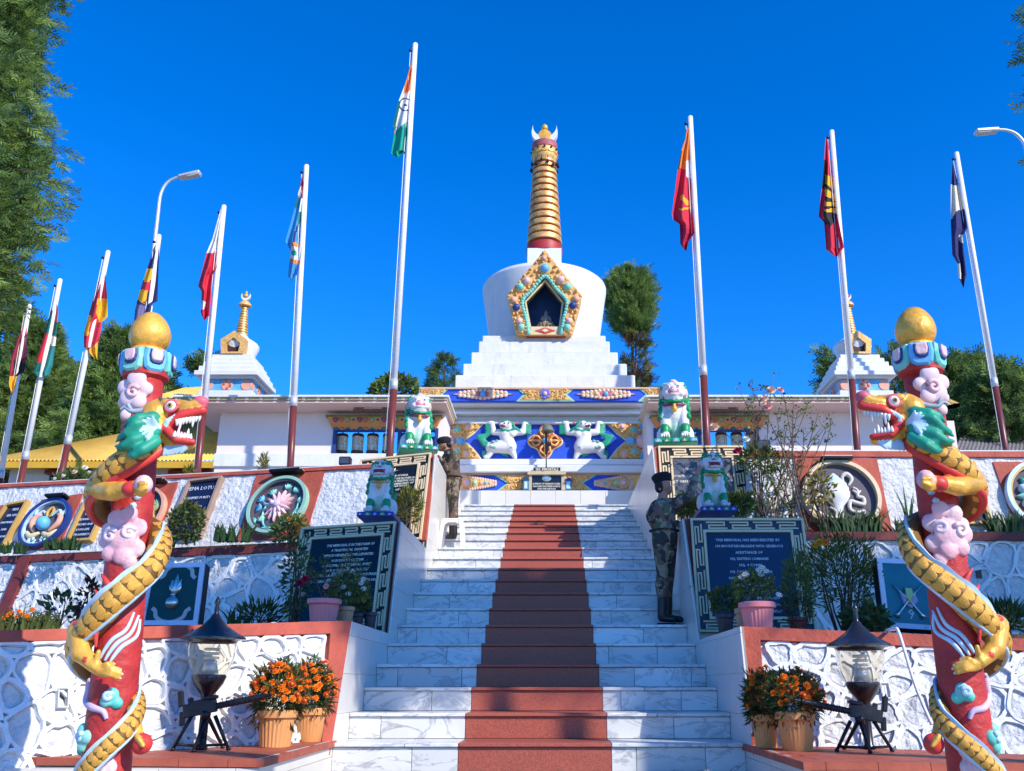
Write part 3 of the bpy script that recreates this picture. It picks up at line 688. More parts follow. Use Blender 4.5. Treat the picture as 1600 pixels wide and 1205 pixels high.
# lower right
a = atX(1074, 810, XR + .088); b = atX(1086, 988, XR + .088); FB1R = Fr((a.x, a.y, a.z), (1, 0, 0), (0, a.y - b.y, a.z - b.z))
tl, tr, bl = FB1R.px(1078, 810), FB1R.px(1254.5, 810), FB1R.px(1090, 988); br = (tr[0], bl[1]); bl = (tl[0], bl[1])
L2 = [('THIS MEMORIAL HAS BEEN ERECTED BY', 1118, 1218, 843.5, .042), ('190 MOUNTAIN BRIGADE WITH GENEROUS', 1117.6, 1222.6, 853, .042), ('ASSISTANCE OF', 1149, 1191.5, 863, .042), ('HQ. EASTERN COMMAND', 1141, 1201, 872.8, .042), ('HQ. 4 CORPS', 1155, 1190, 882.6, .042),
      ('HQ. 5 MOUNTAIN DIVISION', 1141, 1206, 893, .042), ('HQ. 190 MOUNTAIN BRIGADE', 1139, 1211, 903, .042), ('FIELD REGIMENT', 1152, 1201.6, 913.5, .042), ('BATTERY', 1182, 1206, 923.7, .042), ('4', 1137.7, 1140.5, 934, .042), ('INDEPENDENT', 1183, 1219.5, 934, .042), ('GARHWAL', 1206, 1230, 944.5, .042), ('INFANTRY', 1196, 1223, 955, .042), ('REGIMENT', 1192, 1220, 966, .042)]
seat(framed_plaque('dark blue lower plaque right of the stairs beside the soldier reaching up', FB1R, tl, tr, br, bl, .17, green_fret, mat('fret_slate_paint', (.03, .045, .085), rough=.5), navy_stone, L2, 1, letter_w, -1, .25, extra='dark'), FB1R.pt(*bl))
block('shaded lower pedestal right of the stairs under a lion statue', FB1R, tl, tr, br, bl, 12.95, RZ2)
# upper left
BR_ = atX(664, 832, XL - .032); TR_ = atX(679, 707.5, XL - .032); TL_ = atZ(564, 719, TR_.z)
FB2L = plane3(TL_, TR_, TL_ + (TR_ - BR_))
tl, tr, br = FB2L.px(564, 719), FB2L.px(674.5, 708), FB2L.px(658.5, 843); bl = (br[0] + tl[0] - tr[0] - .03, br[1])
L3 = [('TRUE OF INDIA', 611, 637.6, 743, .05), ('OF THE MOTHER LAND', 614, 653, 746.8, .05), ('E IN FREEZING COLD', 613, 650, 750.8, .05), ('MEMORIES OF', 617, 646, 755, .05), ('NATION', 616, 635, 759, .05), ('OF', 618, 624, 765, .05)]
seat(framed_plaque('sunlit upper plaque left of the stairs with a brass emblem, near the plastic chair', FB2L, tl, tr, br, bl, .20, peach_fret, black, black_stone, L3, 1, letter, 1, .24, .023, extra='emblem'), FB2L.pt(*br))
block('upper pedestal left of the stairs under a sunlit lion statue', FB2L, tl, tr, br, bl, 15.2, LZ3 - .01)
# upper right
a = atX(1027, 697.5, XR + .088); b = Vector((a.x, a.y - .30, a.z - 1.27)); FB2R = Fr((a.x, a.y, a.z), (1, 0, 0), (0, a.y - b.y, a.z - b.z))
tl, tr = FB2R.px(1028, 697.5), FB2R.px(1161, 697); bl = FB2R.px(1037, 834); br = (tr[0], bl[1]); bl = (tl[0], bl[1])
L4 = [('TAWANG', 1067, 1087, 733, .062), ('CONSTRUCTED U', 1053, 1087, 743.5, .055), ('OF', 1136, 1141, 742, .055), ('LT GEN J', 1053, 1078, 752, .055), ('SM', 1139, 1144.7, 751, .055)]
seat(framed_plaque('sunlit upper plaque right of the stairs behind a lion statue', FB2R, tl, tr, br, bl, .20, peach_fret, black, mat('grey_slate', (.10, .11, .13), rough=.3, var=.2, vs=8), L4, -1, letter, -1, .24, .023), FB2R.pt(*bl))
block('upper pedestal right of the stairs under a sunlit lion statue', FB2R, tl, tr, br, bl, 15.2, RZ3 - .01)

# ------------------------------------------------------------------ battered walls with medallion reliefs
def relief_wall(fr, px4, label, group):
    t = thing('relief_wall', label, 'wall', (0, 0, 0), group)
    P = fr.pxs(px4); mb = MB(); mb.prism(P, -.5, 0, fr)
    # real relief on the rendered face: a displaced grid
    body = mb.build('wall_body', rough_white, t)
    x0, x1 = min(p[0] for p in P), max(p[0] for p in P); n = int((x1 - x0) / .05); H = 26
    g = MB(); vs = []
    P = ccw(P); 
    tl, tr, bl, br = fr.px(*px4[0]), fr.px(*px4[1]), fr.px(*px4[3]), fr.px(*px4[2])
    for j in range(H + 1):
        for i in range(n + 1):
            a = Vector(bl).lerp(Vector(br), i / n); b = Vector(tl).lerp(Vector(tr), i / n); q = a.lerp(b, j / H)
            z = mnoise.fractal(Vector((q.x * 6, q.y * 6, 3.1)), .8, 2.1, 4) * .016 + .012
            vs.append(fr.pt(q.x, q.y, z))
    fs = [(j * (n + 1) + i, j * (n + 1) + i + 1, (j + 1) * (n + 1) + i + 1, (j + 1) * (n + 1) + i) for j in range(H) for i in range(n)]
    g.add(vs, fs); o = g.build('rough_render', rough_white, t, True); o['kind'] = 'stuff'
    return t
relL = relief_wall(FRL, [(-240, 773), (600, 728), (600, 841), (-240, 882)], 'battered white rough-cast wall with medallion reliefs on the left', 'relief walls')
relR = relief_wall(FRR, [(1170, 712), (1780, 713), (1780, 836), (1170, 836)], 'battered white rough-cast wall with medallion reliefs on the right', 'relief walls')
def coping(fr, a, b, h, t, d0=-.5, d1=.05):
    A, B = fr.px(*a), fr.px(*b); mb = MB(); mb.prism([A, B, (B[0], B[1] + h), (A[0], A[1] + h)], d0, d1, fr)
    mb.build('red_coping', oxide, t)
    mb = MB(); mb.prism([(A[0], A[1] + h), (B[0], B[1] + h), (B[0], B[1] + h + .025), (A[0], A[1] + h + .025)], d0, d1 - .02, fr); mb.build('coping_top', white, t)
coping(FRL, (-240, 776), (600, 732), .06, relL); coping(FRR, (1170, 715), (1780, 716), .09, relR)
for fr, t, quads in ((FRL, relL, ([(402, 745), (509, 737.5), (478, 842), (371, 846)], [(205, 763), (280, 754), (246, 850), (163, 855)], [(67, 782), (132, 772), (92, 858), (26, 862)], [(-25, 795), (8, 790), (-28, 866), (-60, 866)])),
                     (FRR, relR, ([(1240, 717), (1369, 717.5), (1393, 831), (1263, 831)], [(1550, 722.5), (1690, 722.5), (1735, 831), (1587, 831)]))):
    for q in quads:
        mb = MB(); mb.prism(fr.pxs(q), -.02, .034, fr); mb.build('red_bay_panel', oxide, t)
seat(relL, FRL.pt(0, 0)); seat(relR, FRR.pt(3, 0))
def text_plaque(label, fr, q, fm, lines, size):
    t = thing('text_plaque', label, 'plaque', (0, 0, 0), 'text plaques between the medallions')
    P = ccw(fr.pxs(q)); r = MB(); frame_ring(r, P, offset(P, .04), 0, .11, fr); r.build('frame', fm, t)
    mb = MB(); mb.prism(offset(P, .038), .03, .055, fr); mb.build('panel', navy_stone, t)
    for body, u, v, k in lines:
        x, y = fr.px(u, v); text(body, fr, x, y, size * k, letter_w, t, h=.057, depth=.004)
    return seat(t, fr.pt(*P[0]))
wood = mat('brown_frame_paint', (.36, .24, .18), rough=.6)
goldf = mat('gold_frame_paint', (.55, .34, .09), rough=.5)
text_plaque('navy text plaque reading PEMA LOTUS left of the pink lotus medallion', FRL, [(300, 754), (352, 748), (317, 842), (262, 846)], wood, [('PEMA LOTUS', 317, 768, 1.5), ('SIGNIFIES PURITY', 311, 782, 1), ('OF MIND', 307, 796, 1)], .062)
text_plaque('navy text plaque just left of the left dragon pillar', FRL, [(141, 778.5), (182, 773), (147, 848), (108, 851)], goldf, [('A TREASURE', 146, 799, .9), ('VASE OF', 144, 807, .9), ('INEXHAUSTIBLE', 140, 815, .9), ('RICHES AND', 136, 823, .9), ('LONG LIFE', 132, 831, .9), ('PROSPERITY', 130, 839, .9)], .06)
text_plaque('navy text plaque leftmost on the wall, partly out of frame', FRL, [(16, 791), (50, 785), (11, 858), (-32, 862)], goldf, [('FISH', 27, 800, 1.1), ('SER NYA', 22, 809, 1), ('HAPPINESS', 14, 820, .9), ('AND', 9, 831, .9), ('USEFULNESS', 4, 842, .8)], .06)
text_plaque('yellow framed plaque half hidden behind the right dragon pillar', FRR, [(1463, 724), (1519, 724), (1547, 822), (1491, 822)], goldf, [], .06)
# ------------------------------------------------------------------ medallions
disc_m = mat('dark_grey_violet_paint', (.10, .085, .11), rough=.7)
def medallion(label, fr, cu, cv, r, ringm, ring2=None):
    x, y = fr.px(cu, cv); t = thing('medallion', label, 'medallion', (0, 0, 0), 'round relief medallions on the battered walls')
    mb = MB(); mb.prism(circ(x, y, r * .98, 40), .02, .045, fr); mb.build('disc', disc_m, t)
    R_ = MB(); frame_ring(R_, circ(x, y, r, 48), circ(x, y, r * .90, 48), .03, .13, fr, 0); R_.build('ring', ringm, t)
    if ring2: R_ = MB(); frame_ring(R_, circ(x, y, r * .90 - .001, 48), circ(x, y, r * .84, 48), .03, .105, fr, 0); R_.build('inner_ring', ring2, t)
    return t, x, y, Fr(fr.pt(x, y, .045), fr.ex, fr.ey)
def petal(mb, f, cx, cy, ang, L, w, h, mi=0, h0=0):
    n = 6; pts = []
    for i in range(n + 1): t = i / n; pts.append((t * L, w * math.sin(math.pi * min(1, t * .98 + .02)) ** .7 * (1 - .25 * t)))
    pl = pts + [(a, -b) for a, b in pts[-2:0:-1]]
    c, s_ = math.cos(ang), math.sin(ang)
    mb.prism([(cx + a * c - b * s_, cy + a * s_ + b * c) for a, b in pl], h0, h0 + h, f, mi, inset=w * .3, dome=h * .4)
def ribbon(mb, f, pts, w, h, mi=0, taper=True):
    P = bez([(p[0], p[1]) for p in pts], 6); n = len(P)
    mb.tube([f.pt(p[0], p[1], h * .4) for p in P], [w * (math.sin(math.pi * (.12 + .8 * i / (n - 1))) if taper else 1) for i in range(n)], 8, mi, flat=1)
def spiral(cx, cy, r, turns=1.4, a0=0, sgn=1, n=14): return [(cx + r * (1 - .85 * i / n) * math.cos(a0 + sgn * turns * 2 * math.pi * i / n), cy + r * (1 - .85 * i / n) * math.sin(a0 + sgn * turns * 2 * math.pi * i / n)) for i in range(n + 1)]
# lotus
t, x, y, f = medallion('round mint-ringed medallion with a pink lotus and green leaves', FRL, 438, 793, .49, mat('mint_ring_paint', (.30, .55, .42), rough=.5), disc_m)
mb = MB()
for k in range(15): petal(mb, f, 0, 0, k * 2 * math.pi / 15 + .1, .245 + .02 * (k % 2), .038, .05)
for k in range(10): petal(mb, f, .0, 0, k * .628 + .3, .15, .036, .04, 0, .045)
mb.build('lotus_petals', pink, t, 40)
mb = MB(); mb.ball(f.pt(0, 0, .07), .075, 14, 8); mb.ball(f.pt(-.045, .0, .125), .035, 10, 6, 1); mb.build('lotus_heart', [lilac, eye_w], t, True)
mb = MB()
ribbon(mb, f, [(-.05, -.40), (-.16, -.30), (-.22, -.12), (-.21, .02), (-.28, .08)], .018, .06, 0)
ribbon(mb, f, [(-.08, -.36), (.1, -.38), (.24, -.26), (.33, -.08), (.32, .1)], .018, .06, 0)
for cx, cy, a, mi in ((-.30, .10, 2.4, 1), (-.28, -.02, 3.0, 1), (-.30, -.22, 3.6, 0), (-.2, -.25, 2.2, 0), (-.15, .20, 2.0, 0), (.06, .28, 1.3, 0), (.2, .22, .8, 0), (.31, .05, .3, 0), (.32, -.1, -.4, 0), (.16, -.26, -1.0, 1), (-.12, -.36, -2, 1), (0, -.34, -1.5, 0)):
    for d in (-.7, -.2, .3, .8): petal(mb, f, cx, cy, a + d, .10, .018, .035, mi)
mb.build('leaf_sprays', [teal, sky_blue], t, 40); seat(t, f.o)
# knot, half hidden
t, x, y, f = medallion('round salmon-ringed medallion half hidden behind the left dragon pillar', FRL, 221, 806, .47, salmon, maroon)
mb = MB()
for k in range(4): ribbon(mb, f, [(.05 + .06 * k, -.25), (.2 + .04 * k, -.12), (.10 + .05 * k, .02), (.24 + .03 * k, .12), (.12 + .05 * k, .25)], .03, .06, k % 2)
for k in range(4): ribbon(mb, f, [(-.32, -.2 + .12 * k), (-.1, -.1 + .1 * k), (.1, -.2 + .12 * k), (.3, -.1 + .08 * k)], .03, .1, k % 2)
mb.build('endless_knot', [teal, goldf], t, True); seat(t, f.o)
# pair of fish round a blue jewel
t, x, y, f = medallion('round dark-ringed medallion with a sky blue jewel among scrolls, far left', FRL, 76, 820, .45, deep_blue, pale_blue)
mb = MB(); mb.ball(f.pt(-.02, -.02, .05), (.11, .11, .12), 16, 10); mb.build('blue_jewel', sky_blue, t, True)
mb = MB()
for s_ in (-1, 1):
    ribbon(mb, f, [(s_ * .05, .12), (s_ * .16, .22), (s_ * .26, .14), (s_ * .3, .28), (s_ * .2, .34)], .03, .07, 0)
    ribbon(mb, f, [(s_ * .14, -.16), (s_ * .26, -.02), (s_ * .25, .1), (s_ * .15, .16)], .055, .07, 1)
    ribbon(mb, f, [(s_ * .03, -.18), (s_ * .18, -.24), (s_ * .3, -.14)], .05, .07, 2)
    ribbon(mb, f, spiral(s_ * .12, -.30, .08, 1.2, 0, s_), .028, .06, 0)
    ribbon(mb, f, [(s_ * .02, .1), (s_ * .06, .2), (0, .3)], .03, .08, 3)
mb.build('scrolls', [pale_blue, salmon, cream_fret, goldf], t, True); seat(t, f.o)
# white conch
t, x, y, f = medallion('round peach-ringed medallion with a white conch shell', FRR, 1312, 778, .555, mat('peach_ring_paint', (.72, .55, .36), rough=.55))
mb = MB(); sh = f
def shell(mb, prof, y0, mi, sq=.5):
    M = Matrix((sh.ex, sh.n, sh.ey)).transposed().to_4x4(); M.translation = sh.pt(-.06, 0, .02)
    mb.lathe([(r, y) for r, y in prof], M, 22, mi, 0, 1, sq)
shell(mb, [(.005, .36), (.03, .345), (.035, .335), (.075, .30), (.08, .288), (.125, .245), (.13, .232), (.17, .19), (.175, .175), (.165, .165)], 0, 0)
shell(mb, [(.16, .17), (.185, .14), (.19, .11), (.18, .08)], 0, 1); shell(mb, [(.178, .085), (.20, .06), (.19, .0), (.15, -.07), (.075, -.15), (.055, -.25), (.05, -.34), (.02, -.42)], 0, 1)
mb.build('conch_shell', [pale_blue, clean_white], t, 35)
mb = MB()
ribbon(mb, f, [(.13, .16), (.19, .26), (.13, .34), (.06, .30), (.07, .22)], .035, .08, 0)
ribbon(mb, f, [(.18, .10), (.24, .05), (.30, .09)], .02, .06, 0)
ribbon(mb, f, [(.19, .14), (.25, .09), (.24, .0), (.31, -.03), (.30, -.12), (.20, -.10), (.12, -.08), (.10, -.2), (.2, -.24), (.3, -.22), (.26, -.34)], .032, .06, 0)
ribbon(mb, f, spiral(-.32, -.06, .10, 1.3, 0, 1), .032, .06, 0); ribbon(mb, f, [(-.42, -.06), (-.40, -.2), (-.28, -.3), (-.14, -.34), (-.10, -.24), (-.18, -.16)], .036, .06, 0)
ribbon(mb, f, [(-.38, .1), (-.3, .2), (-.36, .28)], .03, .06, 0)
mb.build('scroll_ribbons', mat('ivory_relief_paint', (.72, .64, .56), rough=.6), t, True); seat(t, f.o)
# wheel, cut by the frame edge
t, x, y, f = medallion('round pale blue ringed medallion at the right edge of the photo', FRR, 1628, 778, .54, pale_blue, goldf)
mb = MB()
for k in range(8): petal(mb, f, 0, 0, k * .785, .40, .07, .06)
mb.build('petals', teal, t, 40); mb = MB()
for k in range(8): mb.ball(f.pt(.3 * math.cos(k * .785 + .39), .3 * math.sin(k * .785 + .39), .03), .07, 10, 6)
mb.build('knobs', pale_blue, t, True); seat(t, f.o)
# picture lights over the medallions
for fr, u, v, w, lb in ((FRL, 454, 743, .55, 'dark picture light above the lotus medallion'), (FRL, 247, 758, .45, 'dark picture light above the half hidden medallion'), (FRL, 97, 781, .40, 'dark picture light above the far left medallion'), (FRR, 1303, 722, .46, 'dark picture light above the conch medallion'), (FRR, 1640, 722, .46, 'dark picture light above the medallion at the right edge')):
    x, y = fr.px(u, v); t = thing('picture_light', lb, 'wall light', fr.pt(x, y), 'picture lights over the medallions')
    mb = MB(); M = fr.mat(x, y, 0); M.translation = fr.pt(x, y, 0)
    mb.bbox(-w / 2, w / 2, -.025, .02, .05, .20, .01, 0, M); place(mb.build('lamp_box', iron, None), t)
    mb = MB(); mb.box(-w / 2 + .01, w / 2 - .01, .021, .028, .06, .19, 0, M); mb.box(-w * .16, w * .16, -.02, .045, .03, .08, 0, M); place(mb.build('bracket', steel, None), t)
# ------------------------------------------------------------------ emblem boards standing in the garden beds
def board(label, c4, Y, fm, fmats, panelm, depth=.14):
    A, B, C = atY(*c4[3], Y), atY(*c4[2], Y), None
    z = A.z; B = atZ(c4[2][0], c4[2][1], z) if False else B
    top = atY(c4[0][0], c4[0][1], Y + .12); fr = Fr(A, B - A, top - A)
    t = thing('emblem_board', label, 'sign board', (0, 0, 0), 'regimental emblem boards in the beds')
    P = ccw(fr.pxs(c4)); mb = MB(); mb.prism(P, -depth, -.002, fr); mb.build('board_body', fmats, t)
    r = MB(); frame_ring(r, P, offset(P, .045), -.01, .015, fr); r.build('frame', fm, t)
    mb = MB(); mb.prism(offset(P, .04), 0, .004, fr); mb.build('panel', panelm, t)
    return t, fr
flaky = mat('flaking_blue_white_paint', (.60, .68, .80), rough=.7, dirt=(.05, .06, .07), ds=7, dk=.60)
t, fr = board('dark green emblem board with a silver flaming grenade, behind the left dragon', [(236, 881), (321, 879), (309, 977), (218, 977)], 8.75, flaky, mat('dark_board_side', (.06, .05, .04), dirt=(.3, .3, .3), ds=14, dk=.6), mat('bottle_green_paint', (.0, .05, .045), rough=.4))
x, y = fr.px(270, 942); M = fr.mat(x, y, .0)
mb = MB(); mb.ball((0, 0, .02), (.065, .065, .05), 18, 10, 0, M); mb.box(-.02, .02, .06, .085, .005, .045, 0, M); mb.build('grenade_ball', silver, t, True)
mb = MB()
for a, L in ((0, .19), (.3, .15), (-.3, .15), (.55, .11), (-.55, .11)): petal(mb, Fr(M.translation, fr.ex, fr.ey), 0, .085, math.pi / 2 + a, L, .028, .03)
mb.build('grenade_flame', silver, t, 40)
mb = MB(); F2 = Fr(M.translation, fr.ex, fr.ey)
def scroll(mb, yc, up, w):
    pts = [(-w, yc), (-w * .8, yc + up * .03), (-w * .72, yc + up * .08), (-w * .4, yc + up * .12), (0, yc + up * .135), (w * .4, yc + up * .12), (w * .72, yc + up * .08), (w * .8, yc + up * .03), (w, yc)]
    mb.prism(strip_poly([tuple(p) for p in bez(pts, 3)], .036), .004, .012, F2)
scroll(mb, .24, 1, .17); mb.build('scroll', mat('dull_silver_paint', (.45, .47, .46), rough=.5), t); mb = MB(); scroll(mb, -.05, -1, .18); mb.build('scroll', mat('dull_silver_paint', (0, 0, 0)), t); seat(t, fr.pt(*fr.px(265, 977)))
t, fr = board('teal emblem board with crossed bugles and the number 9, half behind the right dragon', [(1369, 872), (1455, 876), (1476, 986), (1382, 980)], 8.55, flaky, black, mat('teal_board_paint', (.005, .13, .19), rough=.4, col2=(.01, .2, .22)))
x, y = fr.px(1418, 935); M = fr.mat(x, y, 0); F2 = Fr(M.translation, fr.ex, fr.ey)
mb = MB(); mb.prism([(-.075, .05), (-.05, -.05), (.02, -.1), (.09, -.02), (.06, .07), (0, .04)], .004, .03, F2, 0, .008); mb.build('shield', mat('violet_grey_enamel', (.35, .34, .5), rough=.4), t)
mb = MB(); mb.prism([(-.03, .09), (.035, .09), (.045, .02), (.0, -.06), (-.03, .02)], .03, .05, F2, 0, .006); mb.build('gold_centre', brass, t)
mb = MB()
for s_ in (-1, 1): mb.tube([F2.pt(s_ * .13, .12, .02), F2.pt(0, -.02, .035), F2.pt(-s_ * .10, -.14, .02), F2.pt(-s_ * .125, -.18, .02)], [.008, .011, .014, .03], 10)
mb.build('bugles', silver, t, True)
text('9', F2, .015, -.19, .13, letter_w, t, h=.006, depth=.006); seat(t, fr.pt(*fr.px(1430, 983)))
# ------------------------------------------------------------------ the great chorten
def px_rect(fr, u0, v0, u1, v1): a = fr.px(u0, v0); b = fr.px(u1, v1); return rect(min(a[0], b[0]), min(a[1], b[1]), max(a[0], b[0]), max(a[1], b[1]))
ch = thing('chorten', 'great white chorten with gilded ringed spire above the marble stairs', 'stupa', (0, 0, 0))
CXX = -.12
def cbox(name, m, u0, u1, v0, v1, Y, depth, b=.012, par=None):
    fr = front(Y); x0, y0 = fr.px(u0, v1); x1, y1 = fr.px(u1, v0)
    mb = MB(); mb.bbox(x0, x1, Y, Y + depth, y0, y1, b); return mb.build(name, m, par or ch)
YF = 20.3
plaster = mat('white_plaster', (.70, .70, .70), rough=.85, var=.07, vs=3, bump=.6, bs=9, dirt=(.46, .46, .45), ds=1.5, dk=.56, streak=.3)
# tile dado, blocks
fr = front(YF - .25)
for i, (u0, u1) in enumerate(((702, 720), (720, 751), (751, 790), (790, 829), (829, 868), (868, 907), (907, 946), (946, 985), (985, 1012))):
    x0 = fr.px(u0, 766)[0]; x1 = fr.px(u1, 766)[0]; zt = fr.px(800, 766)[1]
    mb = MB(); mb.bbox(x0 + .002, x1 - .002, YF - .25, YF + .1, PZ - .02, zt, .004); mb.build('dado_tile', tile_m, ch)
cbox('lower_band_ground', blue_rel, 697, 1009, 741, 768, YF, .6, .004)
cbox('brown_moulding', mat('brown_moulding_paint', (.42, .30, .22)), 694, 1011, 737.5, 741.5, YF - .08, .6, .005)
cbox('white_ledge', clean_white, 690, 1013, 726, 737.5, YF - .16, .8, .02); cbox('white_ledge', clean_white, 692, 1011, 716.6, 726, YF - .06, .7, .01)
cbox('panel_ground', blue_rel, 696, 1008, 661, 717, YF + .08, .8, .004)
cbox('white_moulding', clean_white, 694, 1010, 657, 661.5, YF - .02, .8, .008)
cbox('grey_frieze_field', clean_white, 697, 1007, 645.5, 657.5, YF + .16, .8, .004)
cbox('white_moulding', clean_white, 697, 1009, 642, 646, YF - .10, .9, .008); cbox('grey_frieze_field', clean_white, 700, 1006, 632, 642.5, YF + .05, .9, .004)
cbox('white_moulding', clean_white, 694, 1010, 626, 632, YF - .28, 1.2, .01)
cbox('frieze_ground', blue_rel, 657, 1039, 607, 626, YF - .42, 5.2, .004)
cbox('frieze_top_moulding', mat('pale_orange_moulding', (.70, .44, .28), rough=.6), 655, 1041, 604.5, 607.2, YF - .47, 5.3, .004)
for (u0, u1, v0, v1, Y) in ((710.7, 992, 585.6, 606, 20.75), (723, 979, 567.8, 587, 21.0), (735.7, 965, 550, 569, 21.25), (747.5, 952.5, 533, 551, 21.5), (753.5, 946, 524, 534, 21.6)):
    fr = front(Y); x0, y0 = fr.px(u0, v1); x1, y1 = fr.px(u1, v0); d = x1 - x0; mb = MB(); mb.bbox(x0, x1, Y, Y + d, y0, y1, .018); mb.build('plinth_step', plaster, ch)
# dome
YD = 23.85; k = lambda u: 0
zz = lambda v, Y=22.3: zof(v, Y)
sc_ = (atY(947, 448, YD).x - atY(754, 448, YD).x) / 193 * 2
cxd = atY(850.5, 448, YD).x
prof = [(84, 552), (86, 523), (89.5, 500), (93.5, 474), (96, 460), (96.2, 455.5), (94.5, 452), (90, 448.5), (80, 444.5), (65, 439), (45, 431), (26, 425)]
mb = MB(); zr = lambda v: zof(v, YD - .0)
# outline measured at the dome's own distance
mb.lathe([(r * sc_ / 2, zr(v)) for r, v in prof], Matrix.Translation((cxd, YD, 0)), 72); mb.build('dome', clean_white, ch, 16)
def sq(name, m, hw, v0, v1, b=.01):
    w = hw * sc_ / 2; mb = MB(); mb.bbox(cxd - w, cxd + w, YD - w, YD + w, zr(v1), zr(v0), b); return mb.build(name, m, ch)
sq('neck_block', clean_white, 26.5, 399, 442)
# spire: thirteen gilded rings over a red core
gring = mat('gilded_ring', (.80, .48, .17), rough=.42, metal=.35, var=.35, vs=6, col2=(.50, .26, .08), bump=.2, bs=40)
core = MB(); core.lathe([(28 * sc_ / 2, zr(399)), (28.8 * sc_ / 2, zr(391)), (27.6 * sc_ / 2, zr(386)), (24 * sc_ / 2, zr(385)), (16.2 * sc_ / 2, zr(256)), (16 * sc_ / 2, zr(226))], Matrix.Translation((cxd, YD, 0)), 32)
core.build('spire_core', mat('deep_red_paint', (.40, .03, .025), rough=.5, var=.2), ch, 40)
edges = [384, 372.5, 361, 350, 339, 328, 317.5, 307, 297, 287, 277.5, 268, 260, 253]
for i in range(13):
    v0, v1 = edges[i], edges[i + 1]; v0 -= 2.2; f0 = (384 - v0) / 128; r0 = lerp(27.6, 18.6, f0) * sc_ / 2; r1 = lerp(27.6, 18.6, (384 - v1) / 128) * sc_ / 2
    mb = MB(); za, zb_ = zr(v0), zr(v1)
    mb.lathe([(r0 * .85, za), (r0 * 1.01, za + .01), (r0 * 1.02, za + .04), (r1 * 1.0, zb_ - .02), (r1 * .86, zb_)], Matrix.Translation((cxd, YD, 0)), 40); mb.build('gilded_ring', gring, ch, 35)
mb = MB(); mb.lathe([(17 * sc_ / 2, zr(255)), (20 * sc_ / 2, zr(251)), (21 * sc_ / 2, zr(245)), (21 * sc_ / 2, zr(237)), (18 * sc_ / 2, zr(235))], Matrix.Translation((cxd, YD, 0)), 32); mb.build('gilded_collar', gold_rel, ch, 35)
mb = MB(); r = 21 * sc_ / 2
for k_ in range(12):
    a = k_ * math.pi / 6; p = Vector((cxd + r * math.cos(a), YD + r * math.sin(a), 0)); d = Vector((math.cos(a), math.sin(a), 0)); tt = Vector((-d.y, d.x, 0)); f = Fr(p + Vector((0, 0, zr(244))), tt, (0, 0, 1)); mb.prism(circ(0, 0, .10, 10, .05), -.02, .02, f, 0, .015); mb.ball(p + d * .02 + Vector((0, 0, zr(239))), .035, 8, 5, 1)
mb.build('collar_relief', [gold, black], ch, 40)
mb = MB(); mb.lathe([(18 * sc_ / 2, zr(236)), (20.5 * sc_ / 2, zr(235)), (20.8 * sc_ / 2, zr(226.5)), (19 * sc_ / 2, zr(226))], Matrix.Translation((cxd, YD, 0)), 32); mb.build('red_crown', mat('faded_red_paint', (.45, .12, .13), rough=.7, var=.3, vs=9), ch, 35)
for k_ in range(14):                                                   # little bells hung round the collar
    a = k_ * 2 * math.pi / 14; r = 22 * sc_ / 2; L = .10 + .14 * ((k_ * 7) % 5) / 4; mb = MB(); x, y, z = cxd + r * math.cos(a), YD + r * math.sin(a), zr(252)
    mb.tube([(x, y, z), (x, y, z - L)], .008, 5); mb.lathe([(.012, 0), (.03, -.02), (.045, -.09), (.05, -.10)], Matrix.Translation((x, y, z - L)), 8); mb.build('bell', iron, ch, 40)
f = front(YD - .02); cx_, cz_ = cxd, zr(213); s2 = sc_ / 2
def arcp(r, a0, a1, n=18, cx=0, cy=0): return [(cx + r * math.cos(lerp(a0, a1, i / n)), cy + r * math.sin(lerp(a0, a1, i / n))) for i in range(n + 1)]
out = arcp(21.5 * s2, R(178), R(362), 20, cx_, zr(209)); inn = arcp(19.5 * s2, R(368), R(172), 20, cx_, zr(200.5))
mb = MB(); mb.prism(out + inn, -.1, .1, f); mb.build('crescent_moon', clean_white, ch)
mb = MB(); M = Matrix.Translation((cxd, YD, zr(213.5))) @ Matrix.Rotation(math.pi / 2, 4, 'X'); mb.lathe([(.01, -.14), (10 * s2, -.12), (11.6 * s2, -.06), (11.6 * s2, .06), (10 * s2, .12), (.01, .14)], M, 30); mb.build('sun_disc', gold, ch, 40)
mb = MB(); mb.lathe([(.02, zr(204)), (4.8 * s2, zr(202.5)), (5.6 * s2, zr(200)), (4.6 * s2, zr(197)), (2 * s2, zr(194.5)), (.01, zr(193.5))], Matrix.Translation((cxd, YD, 0)), 18); mb.build('jewel_tip', gold, ch, True)
